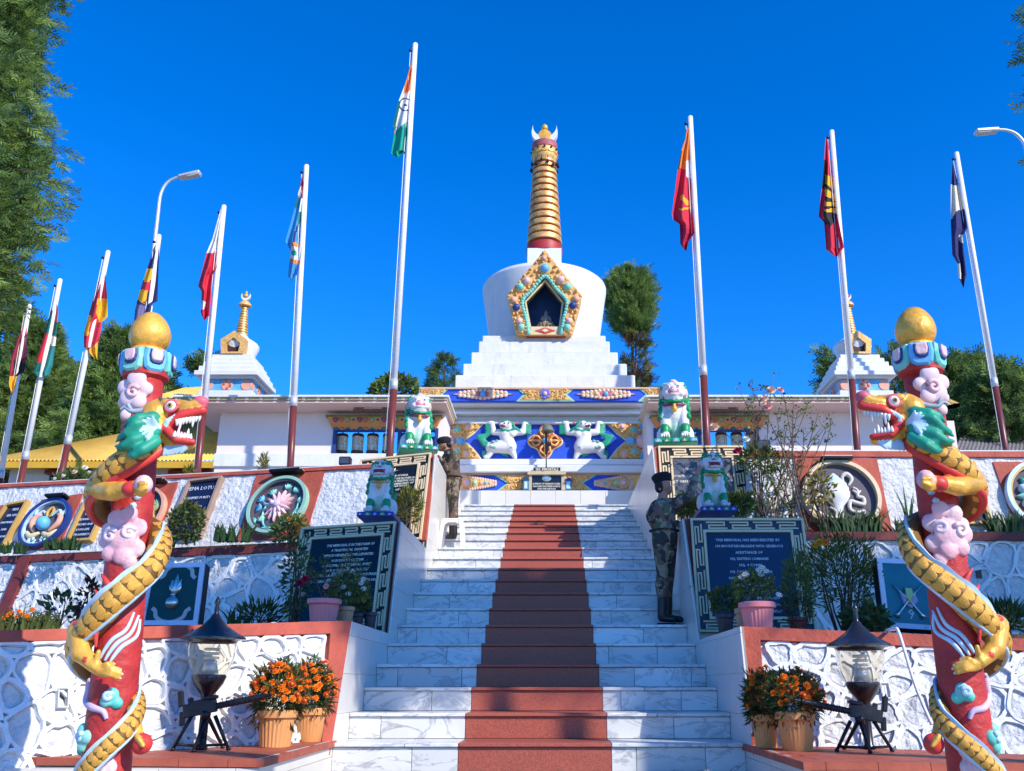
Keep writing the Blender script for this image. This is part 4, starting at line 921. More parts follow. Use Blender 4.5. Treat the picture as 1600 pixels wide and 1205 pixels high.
# niche in the dome
YN = YD - 94 * s2 - .15; fn = Fr((0, YN, 0), (1, 0, 0), (0, -.06, 1)); N_ = lambda u, v: fn.px(u, v)
outp = [N_(850.8, 392), N_(909, 464), N_(893, 524), N_(807, 524), N_(793, 463)]; win = [N_(852, 441), N_(878, 473), N_(873, 511), N_(830, 511), N_(822.5, 472)]
mb = MB(); frame_ring(mb, ccw(outp), ccw([N_(851.5, 432), N_(884, 473), N_(876, 524.5), N_(828, 524.5), N_(817, 472)]), -.6, .10, fn); mb.build('niche_surround', gold_rel, ch)
rs_ = random.Random(4); mb = MB(); O = ccw(outp); I = ccw([N_(851.5, 430), N_(886, 473), N_(878, 524), N_(826, 524), N_(815, 472)])
for s_ in range(5):
    for i in range(9):
        for kk in range(3):
            t_ = (i + rs_.random() * .6) / 9; a = Vector(O[s_]).lerp(Vector(O[(s_ + 1) % 5]), t_); b = Vector(I[s_]).lerp(Vector(I[(s_ + 1) % 5]), t_); q = a.lerp(b, .12 + .36 * kk + rs_.uniform(-.06, .06))
            if q.y < N_(850, 523)[1]: continue
            mb.ball(fn.pt(q.x, q.y, .10), (rs_.uniform(.03, .06), rs_.uniform(.05, .09), rs_.uniform(.03, .06)), 8, 5)
o = mb.build('gilded_foliage', gold_rel, ch, True); o['kind'] = 'stuff'
def bead(mb_par, m, p, r, name='bead'):
    key = ('bead', m.name)
    if key not in _BM: b = MB(); b.ball((0, 0, 0), 1, 12, 7); _BM[key] = b.mesh(name, m, True)
    o = link(name, _BM[key], mb_par); o.location = p; o.scale = (r, r, r); return o
_BM = {}
B = [N_(826, 522), N_(822, 500), N_(816.5, 473), N_(832, 455), N_(851.6, 434), N_(870, 455), N_(885.5, 473), N_(881, 500), N_(877, 522)]
Bp = bez([Vector(b) for b in B], 6)
for i, q in enumerate(Bp): bead(ch, teal, fn.pt(q.x, q.y, .12), .052 + .006 * (i % 2))
for u, v, m, r in ((850, 407, salmon, .07), (851.5, 422, sky_blue, .12), (823.5, 442, pink, .10), (876, 440, pink, .10), (813, 451, teal, .10), (886.5, 450.5, teal, .10), (803, 472, salmon, .09), (900, 470, salmon, .09), (807, 483, deep_blue, .10), (895, 480, deep_blue, .10), (811.5, 504, pink, .08), (889, 504, pink, .08), (814.5, 514, teal, .09), (886, 514, teal, .09)):
    x, y = N_(u, v); mbb = MB(); mbb.prism(circ(x, y, r * 1.45, 14), .08, .15, fn, 0, .03); mbb.build('jewel_setting', gold_rel, ch); bead(ch, m, fn.pt(x, y, .15), r, 'jewel')
mb = MB(); mb.prism(ccw([N_(851.5, 432), N_(884, 473), N_(876, 524.5), N_(828, 524.5), N_(817, 472)]), -.62, -.55, fn); mb.build('niche_back', mat('dark_niche_blue', (.015, .03, .09), rough=.5, var=.5, vs=3), ch)
mb = MB(); frame_ring(mb, ccw([N_(851.8, 437), N_(880.5, 473), N_(874.5, 524), N_(829, 524), N_(820, 472)]), ccw(win), -.03, .05, fn); mb.build('window_frame', cream_fret, ch)
mb = MB(); mb.prism(rect(N_(829, 524)[0], N_(829, 524)[1], N_(875, 524)[0], N_(829, 511)[1]), -.1, .06, fn); mb.build('niche_sill', cream_fret, ch)
x0, y0 = N_(852, 517.5); mb = MB(); mb.prism([(x0 - .26, y0), (x0, y0 - .085), (x0 + .26, y0), (x0, y0 + .085)], .06, .075, fn, 0); mb.prism([(x0 - .09, y0), (x0, y0 - .05), (x0 + .09, y0), (x0, y0 + .05)], .075, .09, fn, 1); mb.build('red_lozenge', [mat('lozenge_red', (.6, .06, .06)), cream_fret], ch)
gl = bpy.data.materials.new('niche_glass'); gl.use_nodes = True; _b = gl.node_tree.nodes['Principled BSDF']; _b.inputs['Transmission Weight'].default_value = 1; _b.inputs['Roughness'].default_value = .02; _b.inputs['IOR'].default_value = 1.1; _b.inputs['Base Color'].default_value = (.75, .85, 1, 1)
mb = MB(); mb.prism(ccw(win), -.02, -.012, fn); mb.build('glass_pane', gl, ch)
# seated gilded figure inside the niche
bx, by = N_(853, 500.5); b0 = fn.pt(bx, by, -.30)
bs = thing('seated_figure', 'small gilded seated figure behind glass in the dome niche', 'statue', b0 - Vector((0, 0, .24)))
u_ = .30
S = [('b', (0, 0, .05 * u_), (.62 * u_, .34 * u_, .16 * u_), 0), ('c', (0, 0, .1 * u_), (0, .02, .62 * u_), .26 * u_, .30 * u_, 0), ('c', (0, .02, .7 * u_), (0, .02, .9 * u_), .12 * u_, .10 * u_, 0), ('b', (0, 0, 1.0 * u_), (.17 * u_, .17 * u_, .21 * u_), 0), ('b', (0, .0, 1.22 * u_), (.09 * u_, .09 * u_, .10 * u_), 0),
     ('c', (-.3 * u_, 0, .68 * u_), (-.42 * u_, -.08 * u_, .36 * u_), .10 * u_, .08 * u_, 0), ('c', (-.42 * u_, -.08 * u_, .36 * u_), (-.1 * u_, -.3 * u_, .22 * u_), .08 * u_, .06 * u_, 0), ('c', (.3 * u_, 0, .68 * u_), (.42 * u_, -.08 * u_, .36 * u_), .10 * u_, .08 * u_, 0), ('c', (.42 * u_, -.08 * u_, .36 * u_), (.36 * u_, -.3 * u_, .15 * u_), .08 * u_, .06 * u_, 0),
     ('c', (-.55 * u_, -.05, .06 * u_), (.25 * u_, -.3 * u_, .05 * u_), .12 * u_, .09 * u_, 0), ('c', (.55 * u_, -.05, .06 * u_), (-.25 * u_, -.32 * u_, .05 * u_), .12 * u_, .09 * u_, 0)]
sculpt('figure_body', S, [mat('dull_brass_figure', (.42, .34, .22), rough=.4, metal=.4)], .016, bs)
for o in bs.children: o.location = (0, 0, .24)
mb = MB(); mb.lathe([(.20, .02), (.22, .10), (.20, .2), (.17, .24)], None, 20)
for i in range(14): a = i * 2 * math.pi / 14; mb.ball((.21 * math.cos(a), .21 * math.sin(a), .14), (.05, .05, .07), 8, 6); mb.ball((.20 * math.cos(a + .2), .20 * math.sin(a + .2), .05), (.05, .05, .05), 8, 6)
mb.build('lotus_base', gold_rel, bs, True)
mb = MB(); mb.box(-.5, .5, -.25, .22, -.2, .0); mb.build('altar', oxide, bs)
# ------------------------------------------------------------------ painted and carved bands of the chorten
def cloudedge(fr, pts, name, m, h, par=ch, edge=None, h0=0):
    P = ccw([tuple(p) for p in pts]); mb = MB(); mb.prism(P, h0, h, fr, 0, .015); o = mb.build(name, m, par)
    if edge: e = MB(); e.prism(offset(P, -.035), h0, h * .55, fr, 0); e.build(name + '_edge', edge, par)
    return o
def curls(fr, poly, n, m, h, seed, par=ch, r0=.05, r1=.10, name='scroll_relief'):
    r = random.Random(seed); P = ccw([tuple(p) for p in poly]); x0, x1 = min(p[0] for p in P), max(p[0] for p in P); y0, y1 = min(p[1] for p in P), max(p[1] for p in P); mb = MB(); got = []; tries = 0
    def inside(x, y):
        c = False
        for i in range(len(P)):
            a, b = P[i - 1], P[i]
            if (a[1] > y) != (b[1] > y) and x < (b[0] - a[0]) * (y - a[1]) / (b[1] - a[1]) + a[0]: c = not c
        return c
    while len(got) < n and tries < 1500:
        tries += 1; x, y, q = r.uniform(x0, x1), r.uniform(y0, y1), r.uniform(r0, r1)
        if not inside(x, y) or not all(inside(x + q * .8 * math.cos(a), y + q * .8 * math.sin(a)) for a in (0, 1.57, 3.14, 4.71)) or any((x - a) ** 2 + (y - b) ** 2 < (.8 * (q + c)) ** 2 for a, b, c in got): continue
        got.append((x, y, q)); sp = spiral(x, y, q, 1.25, r.uniform(0, 6.3), r.choice((-1, 1)), 12)
        mb.tube([fr.pt(a, b, h) for a, b in sp], [q * .26 * (1 - .4 * i / 12) for i in range(13)], 6)
    o = mb.build(name, m, par, True); o['kind'] = 'stuff'; return o
def jewel(fr, x, y, r, m, setm=None, n=0, pm=None, par=ch, h=0):
    if n:
        mb = MB()
        for k in range(n): a = k * 2 * math.pi / n; mb.prism(circ(x + r * 1.35 * math.cos(a), y + r * 1.35 * math.sin(a), r * .62, 10), h, h + r * .5, fr, 0, r * .2)
        mb.build('flower_petals', pm, par)
    if setm: mb = MB(); mb.prism(circ(x, y, r * 1.4, 16), h, h + r * .55, fr, 0, r * .25); mb.build('jewel_setting', setm, par)
    bead(par, m, fr.pt(x, y, h + r * .4), r * .85, 'jewel')
peach = mat('peach_jewel_paint', (.80, .52, .38), rough=.5); mintj = mat('mint_jewel_paint', (.30, .62, .40), rough=.4)
# top frieze
ff = front(YF - .42); ff = Fr((0, YF - .42, 0), (1, 0, 0), (0, 0, 1)); Q = ff.px
def spike(fr, us, v, mats, hmax, par=ch):          # jewels strung in a lens shape
    for (u, r, m, fl) in us:
        x, y = fr.px(u, v); jewel(fr, x, y, r, m, gold_rel if not fl else None, 9 if fl else 0, rosy if fl else None, par, .01)
    pass
def lens(fr, u0, u1, v, hv, par=ch):
    a, b = fr.px(u0, v), fr.px(u1, v); mb = MB(); n = 15; h = abs(fr.px(u0, v - hv)[1] - a[1])
    for i in range(n + 1):
        t_ = i / n; x = lerp(a[0], b[0], t_); hh = h * (1 - abs(2 * t_ - 1)) * .95 + .012; d = (b[0] - a[0]) / n * .55
        for s_ in (-1, 1):
            if hh > .04: mb.ball(fr.pt(x, a[1] + s_ * hh * .75, .03), (d, .03, d * .9), 8, 5)
    P = [a] + [(lerp(a[0], b[0], t_ / 10), a[1] + h * .8 * (1 - abs(t_ / 5 - 1))) for t_ in range(1, 10)] + [b] + [(lerp(a[0], b[0], t_ / 10), a[1] - h * .8 * (1 - abs(t_ / 5 - 1))) for t_ in range(9, 0, -1)]
    mb.prism(P, .002, .03, fr, 0, .01); o = mb.build('beaded_lens', peach, par, 40); return o
for uc in (754.5, 946.5):
    lens(ff, uc - 48, uc + 48, 616, 8)
    for du, r, m, fl in ((0, .075, sky_blue, 1), (-14, .062, peach, 0), (14, .062, peach, 0), (-23.5, .045, mintj, 0), (23.5, .045, mintj, 0), (-31, .035, salmon, 0), (31, .035, salmon, 0), (-37, .028, pale_blue, 0), (37, .028, pale_blue, 0)): spike(ff, [(uc + du, r, m, fl)], 616, None, 0)
for pts in ([(657, 607.5), (699, 607.5), (688, 616), (699, 625.5), (657, 625.5)], [(811, 607.5), (894, 607.5), (887, 613), (882, 616), (887, 620), (894, 625.5), (811, 625.5), (817, 620), (822, 616.5), (817, 612)], [(1039, 607.5), (1001, 607.5), (1013, 616), (1001, 625.5), (1039, 625.5)]):
    P = [Q(*p) for p in pts]; cloudedge(ff, P, 'gilded_panel', gold_rel, .035, ch, mintj); curls(ff, P, 30, gold_rel, .045, int(pts[0][0]), r0=.04, r1=.075)
x, y = Q(851.5, 616); jewel(ff, x, y, .065, pink, None, 8, mat('violet_blue_paint', (.16, .18, .55)), ch, .04)
# main panel
fm = Fr((0, YF + .08, 0), (1, 0, 0), (0, 0, 1)); Q = fm.px; mir = lambda pts: [(1704 - u, v) for u, v in pts]
UC2 = 852
for mrr in (0, 1):
    T = (lambda u, v: Q(u, v)) if not mrr else (lambda u, v: Q(1704 - u, v))
    up = [(696, 661), (756, 661), (748, 667), (740, 676), (729, 684), (722, 690), (716, 690), (708, 684), (702, 676), (696, 672)]
    dn = [(722, 690), (729, 694), (738, 702), (743, 708), (750, 717), (696, 717), (696, 706), (704, 702), (710, 695), (716, 690)]
    for k, pl in enumerate((up, dn)):
        P = [T(*p) for p in pl]; cloudedge(fm, P, 'gilded_corner', gold_rel, .07, ch, cream_fret); curls(fm, P, 26, gold_rel, .085, 50 + k + mrr * 7, r0=.06, r1=.11)
    for u, v, r, m in ((715.5, 673, .085, teal), (732, 668.5, .075, pink), (714, 707, .085, teal), (729.5, 710.5, .08, pink)): x, y = T(u, v); jewel(fm, x, y, r, m, gold_rel, 0, None, ch, .07)
    x, y = T(699, 690); mb = MB()
    for k in range(8): a = k * math.pi / 4; mb.prism(circ(x + .30 * math.cos(a), y + .36 * math.sin(a), .11, 12), .05, .12, fm, 0, .04, .02)
    mb.build('blue_petals', sky_blue, ch); bead(ch, pink, fm.pt(x, y, .03), .19, 'jewel')
# quatrefoil with crossed thunderbolts
def quatre(r, k=.55, n=64, cx=0, cy=0):
    o = []
    for i in range(n): a = 2 * math.pi * i / n; q = r * (1 + k * .36 * math.cos(4 * a)) ; o.append((cx + q * math.cos(a), cy + q * math.sin(a)))
    return o
x, y = Q(852, 690); rr = (Q(880, 690)[0] - Q(825, 690)[0]) / 2 / 1.2
zmax = Q(852, 662)[1] - y
mb = MB(); mb.prism(quatre(rr * 1.02, cx=x, cy=y), 0, .05, fm, 0, .02); mb.build('quatrefoil_rim', cream_fret, ch)
mb = MB(); mb.prism(quatre(rr * .93, cx=x, cy=y), .05, .075, fm); mb.build('quatrefoil_ground', mat('coral_red_paint', (.55, .10, .06), rough=.6), ch)
vj = gold_rel
for k in range(4):
    a = k * math.pi / 2; M = fm.mat(x, y, .08) @ Matrix.Rotation(a, 4, 'Z'); mb = MB()
    for s_ in (-1, 0, 1): mb.tube([M @ Vector(p) for p in ((.09, 0, .02), (.16, s_ * .10, .03), (.24, s_ * .12, .03), (.33, 0, .03))], [.022, .03, .03, .012], 7)
    mb.ball(M @ Vector((.12, 0, .03)), (.05, .05, .05), 10, 6); mb.tube([M @ Vector((.33, 0, .03)), M @ Vector((.40, 0, .02))], [.02, .006], 6); mb.build('thunderbolt_arm', vj, ch, True)
bead(ch, sky_blue, fm.pt(x, y, .09), .075, 'jewel')
# snow lions carved in relief
def relief_lion(mirror, label):
    T = (lambda u, v: Q(u, v)) if not mirror else (lambda u, v: Q(1704 - u, v))
    S = []
    def c(a, b, ra, rb, mi, h=.07): 
        pa, pb = fm.pt(*T(*a), h), fm.pt(*T(*b), h); S.append(('c', tuple(pa), tuple(pb), ra, rb, mi))
    def b(a, r, mi, h=.07): S.append(('b', tuple(fm.pt(*T(*a), h)), r, mi))
    c((790, 682), (797, 699), .15, .16, 0, .08); c((797, 699), (777, 699), .15, .15, 0, .08); c((777, 699), (768, 700), .15, .13, 0, .07)
    b((791, 681), (.09, .07, .08), 0, .17); b((801, 681), (.09, .07, .08), 0, .17)
    c((787, 677), (772, 677), .09, .07, 0, .1); c((772, 677), (770, 664), .07, .05, 0, .1); b((768, 662), (.09, .05, .05), 0, .1)
    c((803, 677), (817, 677), .09, .07, 0, .1); c((817, 677), (819, 664), .07, .05, 0, .1); b((820, 662), (.09, .05, .05), 0, .1)
    c((797, 676), (795, 669), .11, .10, 0, .12); b((793, 667), (.12, .11, .11), 0, .16); c((790, 668), (784, 667), .07, .05, 0, .2); c((788, 671), (784, 672), .04, .03, 0, .2)
    b((785, 669), (.035, .03, .025), 3, .24); b((807, 664), (.05, .03, .03), 2, .16); b((796, 664), (.05, .04, .035), 4, .22)
    for i in range(6): c((797 + i * 2, 673 + i * .2), (800 + i * 3.2, 675.5 - .8 * abs(i - 3)), .05, .02, 1, .13)
    c((770, 702), (763, 715), .10, .05, 0, .07); c((763, 715), (759, 716), .05, .05, 0, .08); c((797, 702), (802, 709), .12, .08, 0, .07); c((802, 709), (805, 716), .08, .05, 0, .07)
    for i in range(7): c((767, 698), (757 - 1.5 * i, 697 - i * 2.2), .05, .05, 1, .10); c((757 - 1.5 * i, 697 - i * 2.2), (754 + i * 2.6, 690 - i * 2.0), .05, .022, 1, .11)
    for i in range(3): c((759, 707 + i * 3), (753, 706 + i * 3.5), .05, .012, 1, .05); c((786, 703 + i * 3), (794, 708 + i * 3.4), .04, .012, 1, .04)
    for i in range(5): c((769, 666 + i * 3), (758, 665 + i * 3.6), .045, .014, 1, .09); c((820, 666 + i * 3), (831, 665 + i * 3.6), .045, .014, 1, .09); c((799 + i * 2, 668 + i), (806 + i * 2, 672 + i * 1.2), .04, .016, 1, .17)
    for a_, b_ in (((786, 662.5), (801, 663)), ((784, 674), (794, 677)), ((801, 664), (804, 671)), ((794, 677), (803, 674))): c(a_, b_, .035, .03, 1, .20)
    b((789, 665.5), (.016, .016, .016), 5, .29); b((796, 665.5), (.016, .016, .016), 5, .29); c((783, 669.5), (789, 670.5), .024, .02, 3, .27)
    for q in ((771, 693), (777, 692), (768, 701), (773, 702), (799, 702)): b(q, (.045, .05, .035), 4, .19)
    return sculpt('snow_lion_relief', S, [clean_white, jade, rosy, mat('dark_mouth_red', (.25, .02, .03)), mat('grey_green_paint', (.22, .42, .36)), black], .018, ch)
relief_lion(0, ''); relief_lion(1, '')
# lower band
fl = Fr((0, YF, 0), (1, 0, 0), (0, 0, 1)); Q = fl.px
for mrr in (0, 1):
    T = (lambda u, v: Q(u, v)) if not mrr else (lambda u, v: Q(1704 - u, v))
    P = [T(*p) for p in ((773, 741.5), (830, 741.5), (830, 766), (780, 766), (797, 755), (788, 749))]; cloudedge(fl, P, 'gilded_panel', gold_rel, .05, ch, mintj); curls(fl, P, 26, gold_rel, .06, 90 + mrr, r0=.05, r1=.09)
    P = [T(*p) for p in ((700, 741.5), (714, 741.5), (719, 748), (714, 757), (719, 766), (700, 766))]; cloudedge(fl, P, 'gilded_panel', gold_rel, .05, ch, mintj)
    a, b = T(715, 755), T(778, 755); n = 16; mb = MB()
    for i in range(n):
        t_ = i / n; xx = lerp(a[0], b[0], t_); hh = .18 * (1 - t_) + .02
        for s_ in (-1, 1): mb.ball(fl.pt(xx, a[1] + s_ * hh, .03), (.032, .03, .045), 8, 5)
    mb.prism([(a[0], a[1] - .17), (b[0], b[1]), (a[0], a[1] + .17)], .002, .03, fl); mb.build('beaded_spike', peach, ch, 40)
    for u, r, m in ((730, .10, pink), (742, .07, mintj), (751.5, .06, salmon), (759, .05, sky_blue), (766, .04, peach)): x, y = T(u, 755); jewel(fl, x, y, r, m, gold_rel, 0, None, ch, .03)
# ------------------------------------------------------------------ the altar of the immortals
al = thing('memorial_altar', 'small altar with THE IMMORTALS sign at the head of the stairs', 'altar', (0, 0, 0))
YA = YF - .245; fa = front(YA); Q = fa.px
def abox(name, m, u0, u1, v0, v1, d0, d1, b=.006): x0, y0 = Q(u0, v1); x1, y1 = Q(u1, v0); mb = MB(); mb.bbox(x0, x1, YA + d0, YA + d1, y0, y1, b); return mb.build(name, m, al)
abox('altar_table', mat('ochre_stone_paint', (.55, .44, .26), rough=.6), 824, 884, 736, 742, -.05, .22); abox('left_post', mat('ochre_stone_paint', (0, 0, 0)), 826, 831, 742, 765.5, 0, .2); abox('right_post', mat('ochre_stone_paint', (0, 0, 0)), 877, 883, 742, 765.5, 0, .2)
abox('black_slab', black_stone, 831, 877, 742, 765.5, .03, .18)
for (b_, u0, u1, v) in (('IN MEMORY OF THE BRAVE SOLDIERS', 832.5, 875.5, 755), ('WHO MADE THE SUPREME SACRIFICE', 832.5, 875.5, 759), ('FOR THE NATION', 840, 868, 763)):
    o = text(b_, fa, 0, 0, .055, letter, al, h=-.028, depth=.004, width=Q(u1, v)[0] - Q(u0, v)[0], bold=.001); m = Q((u0 + u1) / 2, v); o.data.transform(Matrix.Translation((m[0], 0, m[1] - .02))); o['kind'] = 'stuff'
x, y = Q(854, 746.5); mb = MB(); mb.prism(circ(x, y, .105, 20, .075), -.03, -.012, fa, 0, .008); mb.prism(circ(x, y, .06, 16, .045), -.012, .004, fa, 1, .006); mb.build('oval_badge', [mat('grey_green_badge', (.30, .38, .36)), silver], al)
abox('name_board', black, 833.5, 875.5, 730, 736.2, .0, .05, .003)
o = text('THE IMMORTALS', fa, 0, 0, .085, letter, al, h=.006, depth=.006, width=Q(872.5, 733)[0] - Q(836.5, 733)[0], bold=.002); m = Q(854.5, 733); o.data.transform(Matrix.Translation((m[0], 0, m[1] - .03))); o['kind'] = 'stuff'
for u0, u1, m_ in ((817, 826, mat('lantern_blue', (.04, .22, .36))), (883, 893, mat('lantern_blue', (.04, .22, .36)))):
    x0, y0 = Q(u0, 765); x1, y1 = Q(u1, 750); mb = MB(); mb.bbox(x0, x1, YA, YA + .14, y0, y1, .006, 0)
    mb.prism([(x0 - .03, y1), (x1 + .03, y1), ((x0 + x1) / 2, y1 + .07)], -.15, .01, fa, 1); mb.box(x0 + .03, x1 - .03, YA - .008, YA, y0 + .03, y1 - .03, 2); mb.build('blue_lantern_box', [m_, deep_blue, pale_blue], al)
seat(al, (fa.px(854, 765)[0], YA, fa.px(854, 766)[1]))
# helmet on an upturned rifle
hr = thing('rifle_memorial', 'olive helmet resting on an upturned rifle above the IMMORTALS sign', 'rifle', (0, 0, 0)); YH = YA - .12; fh = front(YH); Q = fh.px
x, z0 = Q(853.5, 730); z1 = Q(855, 672)[1]
mb = MB(); mb.tube([(x, YH, z0), (x, YH, z0 + .35)], .014, 8); mb.build('barrel', iron, hr, True)
mb = MB(); mb.prism([(x - .025, z0 + .3), (x + .03, z0 + .3), (x + .035, z0 + .55), (x + .02, z0 + .72), (x - .03, z0 + .72), (x - .03, z0 + .5)], -.02, .02, fh, 0, .006); mb.build('receiver', iron, hr)
mb = MB(); mb.prism([(x + .03, z0 + .45), (x + .11, z0 + .52), (x + .10, z0 + .58), (x + .03, z0 + .55)], -.012, .012, fh, 0, .004); mb.build('magazine', iron, hr)
mb = MB(); mb.prism([(x - .03, z0 + .72), (x + .02, z0 + .72), (x + .04, z1), (x - .035, z1)], -.02, .02, fh, 0, .006); mb.build('stock', mat('walnut_stock', (.16, .07, .03), rough=.4), hr)
mb = MB(); mb.lathe([(.155, z1 + .00), (.15, z1 + .02), (.125, z1 + .05), (.115, z1 + .10), (.085, z1 + .14), (.04, z1 + .16), (.005, z1 + .165)], Matrix.Translation((x + .03, YH, -.03)), 24, 0, 0, 1, 1.15); mb.build('helmet', mat('olive_helmet_paint', (.16, .19, .14), rough=.45), hr, True)
mb = MB(); mb.tube([(x - .05, YH - .02, z1 + .0), (x - .03, YH - .03, z1 - .1), (x + .03, YH - .03, z1 - .14), (x + .08, YH - .02, z1 - .02)], .008, 6); mb.build('chin_strap', iron, hr, True)
seat(hr, (x, YH, z0)); seat(ch, (CXX, YF, PZ))
# ------------------------------------------------------------------ flanking gallery buildings with prayer wheels
wall_pink = mat('pale_pink_wall_paint', (.78, .70, .70), rough=.85, var=.05, vs=1.2, bump=.15, bs=30, dirt=(.6, .54, .54), ds=1.2, dk=.68)
soffit_m = mat('salmon_soffit_paint', (.72, .52, .46), rough=.85, var=.05)
YW, YE = 19.3, 18.55
zs = zof(629, YE); ztop = zof(619.5, YE)
def gallery(side):
    t = thing('gallery_building', 'flat roofed %s gallery with prayer wheels behind a blue window' % ('left' if side < 0 else 'right'), 'building', (0, 0, 0), 'flat roofed galleries flanking the chorten')
    f = front(YW); xi = f.px(695 if side < 0 else 1011, 680)[0]; xo = f.px(341 if side < 0 else 1390, 680)[0]
    w0, w1 = (f.px(519, 700)[0], f.px(684, 700)[0]) if side < 0 else (f.px(1022, 700)[0], f.px(1187, 700)[0]); zb0, zt0 = f.px(600, 717)[1], f.px(600, 669)[1]
    a, b = min(xi, xo), max(xi, xo); mb = MB(); D = .22
    mb.box(a, w0, YW, YW + D, TZ - .2, zs + .02); mb.box(w1, b, YW, YW + D, TZ - .2, zs + .02); mb.box(w0, w1, YW, YW + D, TZ - .2, zb0); mb.box(w0, w1, YW, YW + D, zt0, zs + .02)
    xo2 = a if side < 0 else b; mb.box(min(xo2, xo2 - side * .22), max(xo2, xo2 - side * .22), YW + D, YW + 1.4, TZ - .2, zs + .02)
    xi2 = b if side < 0 else a; mb.box(min(xi2, xi2 + side * .22), max(xi2, xi2 + side * .22), YW + D, YW + 1.4, TZ - .2, zs + .02)
    mb.build('wall', wall_pink, t)
    # far wall with matching opening so that the sky shows through
    mb = MB(); yb = YW + 1.2; mb.box(a + .23, w0 - .3, yb, yb + .2, TZ - .2, zs); mb.box(w1 + .3 if side < 0 else w1 + .1, b - .23, yb, yb + .2, TZ - .2, zs); mb.build('rear_wall', wall_pink, t)
    mb = MB(); s_ = YW - .06; mb.bbox(a - .02 if side < 0 else a, b if side < 0 else b + .02, s_, YW + .0, zof(720, s_) - .12, zof(708, s_), .01); mb.build('white_dado', clean_white, t)
    ea, eb = (f.px(296, 640)[0], front(YE).px(697, 629)[0]) if side < 0 else (front(YE).px(1013.5, 629)[0], f.px(1425, 640)[0])
    mb = MB(); mb.box(ea, eb, YE, YW + 1.6, zs, zs + .06, 0); mb.build('soffit_slab', soffit_m, t)
    mb = MB(); mb.box(ea - .02, eb + .02, YE - .03, YW + 1.6, zs + .06, ztop - .02); mb.build('fascia', mat('cream_fascia', (.70, .60, .34), rough=.7), t)
    mb = MB(); mb.box(ea - .06, eb + .06, YE - .07, YW + 1.65, ztop - .02, ztop + .02); mb.build('roof_edge', clean_white, t)
    fk = front(YE - .03); k = MB(); fret_band(k, fk, (ea, (zs + ztop) / 2 + .02), (eb, (zs + ztop) / 2 + .02), .075, .001, .006, .013, .30); 
    o = k.build('key_fret', mat('olive_fret_paint', (.10, .09, .03)), t); 
    # painted window head
    hx0, hx1 = (f.px(513, 660)[0], f.px(690, 660)[0]) if side < 0 else (f.px(1017, 660)[0], f.px(1196, 660)[0]); zh0, zh1 = f.px(600, 671.5)[1], f.px(600, 654)[1]; P = .16
    mb = MB(); vs = [(hx0, YW - P, zh1), (hx1, YW - P, zh1), (hx1 - .12, YW - .02, zh0), (hx0 + .12, YW - .02, zh0), (hx0, YW, zh1), (hx1, YW, zh1)]
    mb.add(vs, [(3, 2, 1, 0), (0, 1, 5, 4), (0, 4, 3), (1, 2, 5)]); mb.build('window_head', mat('head_orange_paint', (.62, .26, .08), rough=.6), t)
    mb = MB(); mb.bbox(hx0 - .03, hx1 + .03, YW - P - .03, YW, zh1, zh1 + .035, .006); mb.build('head_cornice', mat('olive_green_paint', (.14, .17, .04)), t)
    fh2 = Fr(Vector(vs[3]), (1, 0, 0), Vector(vs[0]) - Vector(vs[3])); fh2 = Fr((0, vs[3][1], vs[3][2]), (1, 0, 0), (0, vs[0][1] - vs[3][1], vs[0][2] - vs[3][2])); H = math.hypot(vs[0][1] - vs[3][1], vs[0][2] - vs[3][2])
    n = 17; W_ = (hx1 - hx0 - .24) / n; cols = [deep_blue, bright_red, jade, goldf]
    for r_ in range(2):
        mb = MB()
        for i in range(n):
            x = hx0 + .12 + W_ * (i + .5); y = H * (.76 if r_ == 0 else .18); w = W_ * .42; hh = H * .19
            if r_ == 0: mb.prism([(x - w, y + hh), (x - w, y), (x, y - hh * 1.1), (x + w, y), (x + w, y + hh)], .002, .012, fh2, i % 4); mb.prism([(x - w * .5, y + hh * .6), (x - w * .5, y), (x, y - hh * .5), (x + w * .5, y), (x + w * .5, y + hh * .6)], .012, .018, fh2, (i + 1) % 4)
            else: mb.prism(arcp(w * 1.05, 0, math.pi, 8, x, y - hh * .8), .002, .012, fh2, i % 4); mb.prism(arcp(w * .6, 0, math.pi, 8, x, y - hh * .8), .012, .018, fh2, (i + 2) % 4)
        o = mb.build('painted_lotus_row', cols, t); o['kind'] = 'stuff'
    # blue window frame
    fw = MB(); d = .07
    for x in (w0, (w0 + w1) / 2 + (.3 if side < 0 else -.15) - d / 2 * 1, w1 - d): fw.bbox(x, x + d, YW - .03, YW + .12, zb0, zt0, .005)
    fw.bbox(w0 + d + .001, w1 - d - .001, YW - .027, YW + .11, zt0 - .06, zt0 - .001, .005); fw.bbox(w0 + d + .001, w1 - d - .001, YW - .027, YW + .11, zb0, zb0 + .05, .005); fw.build('window_frame', deep_blue, t)
    # tube lamp under the eave
    x = f.px(588 if side < 0 else 1118, 640)[0]; yl = (YE + YW) / 2; mb = MB(); mb.bbox(x - .42, x + .42, yl - .05, yl + .05, zs - .07, zs - .03, .01, 0); mb.box(x - .2, x + .2, yl - .04, yl + .04, zs - .03, zs, 1); lp = mb.build('tube_lamp', [mat('lamp_brown', (.18, .09, .06)), steel])
    tag(seat(lp, (x, yl, zs)), 'brown tube lamp fixed under the %s gallery eave' % ('left' if side < 0 else 'right'), 'lamp', 'tube lamps under the eaves')
    seat(t, ((a + b) / 2, YW, TZ)); return w0, w1, zb0, zt0
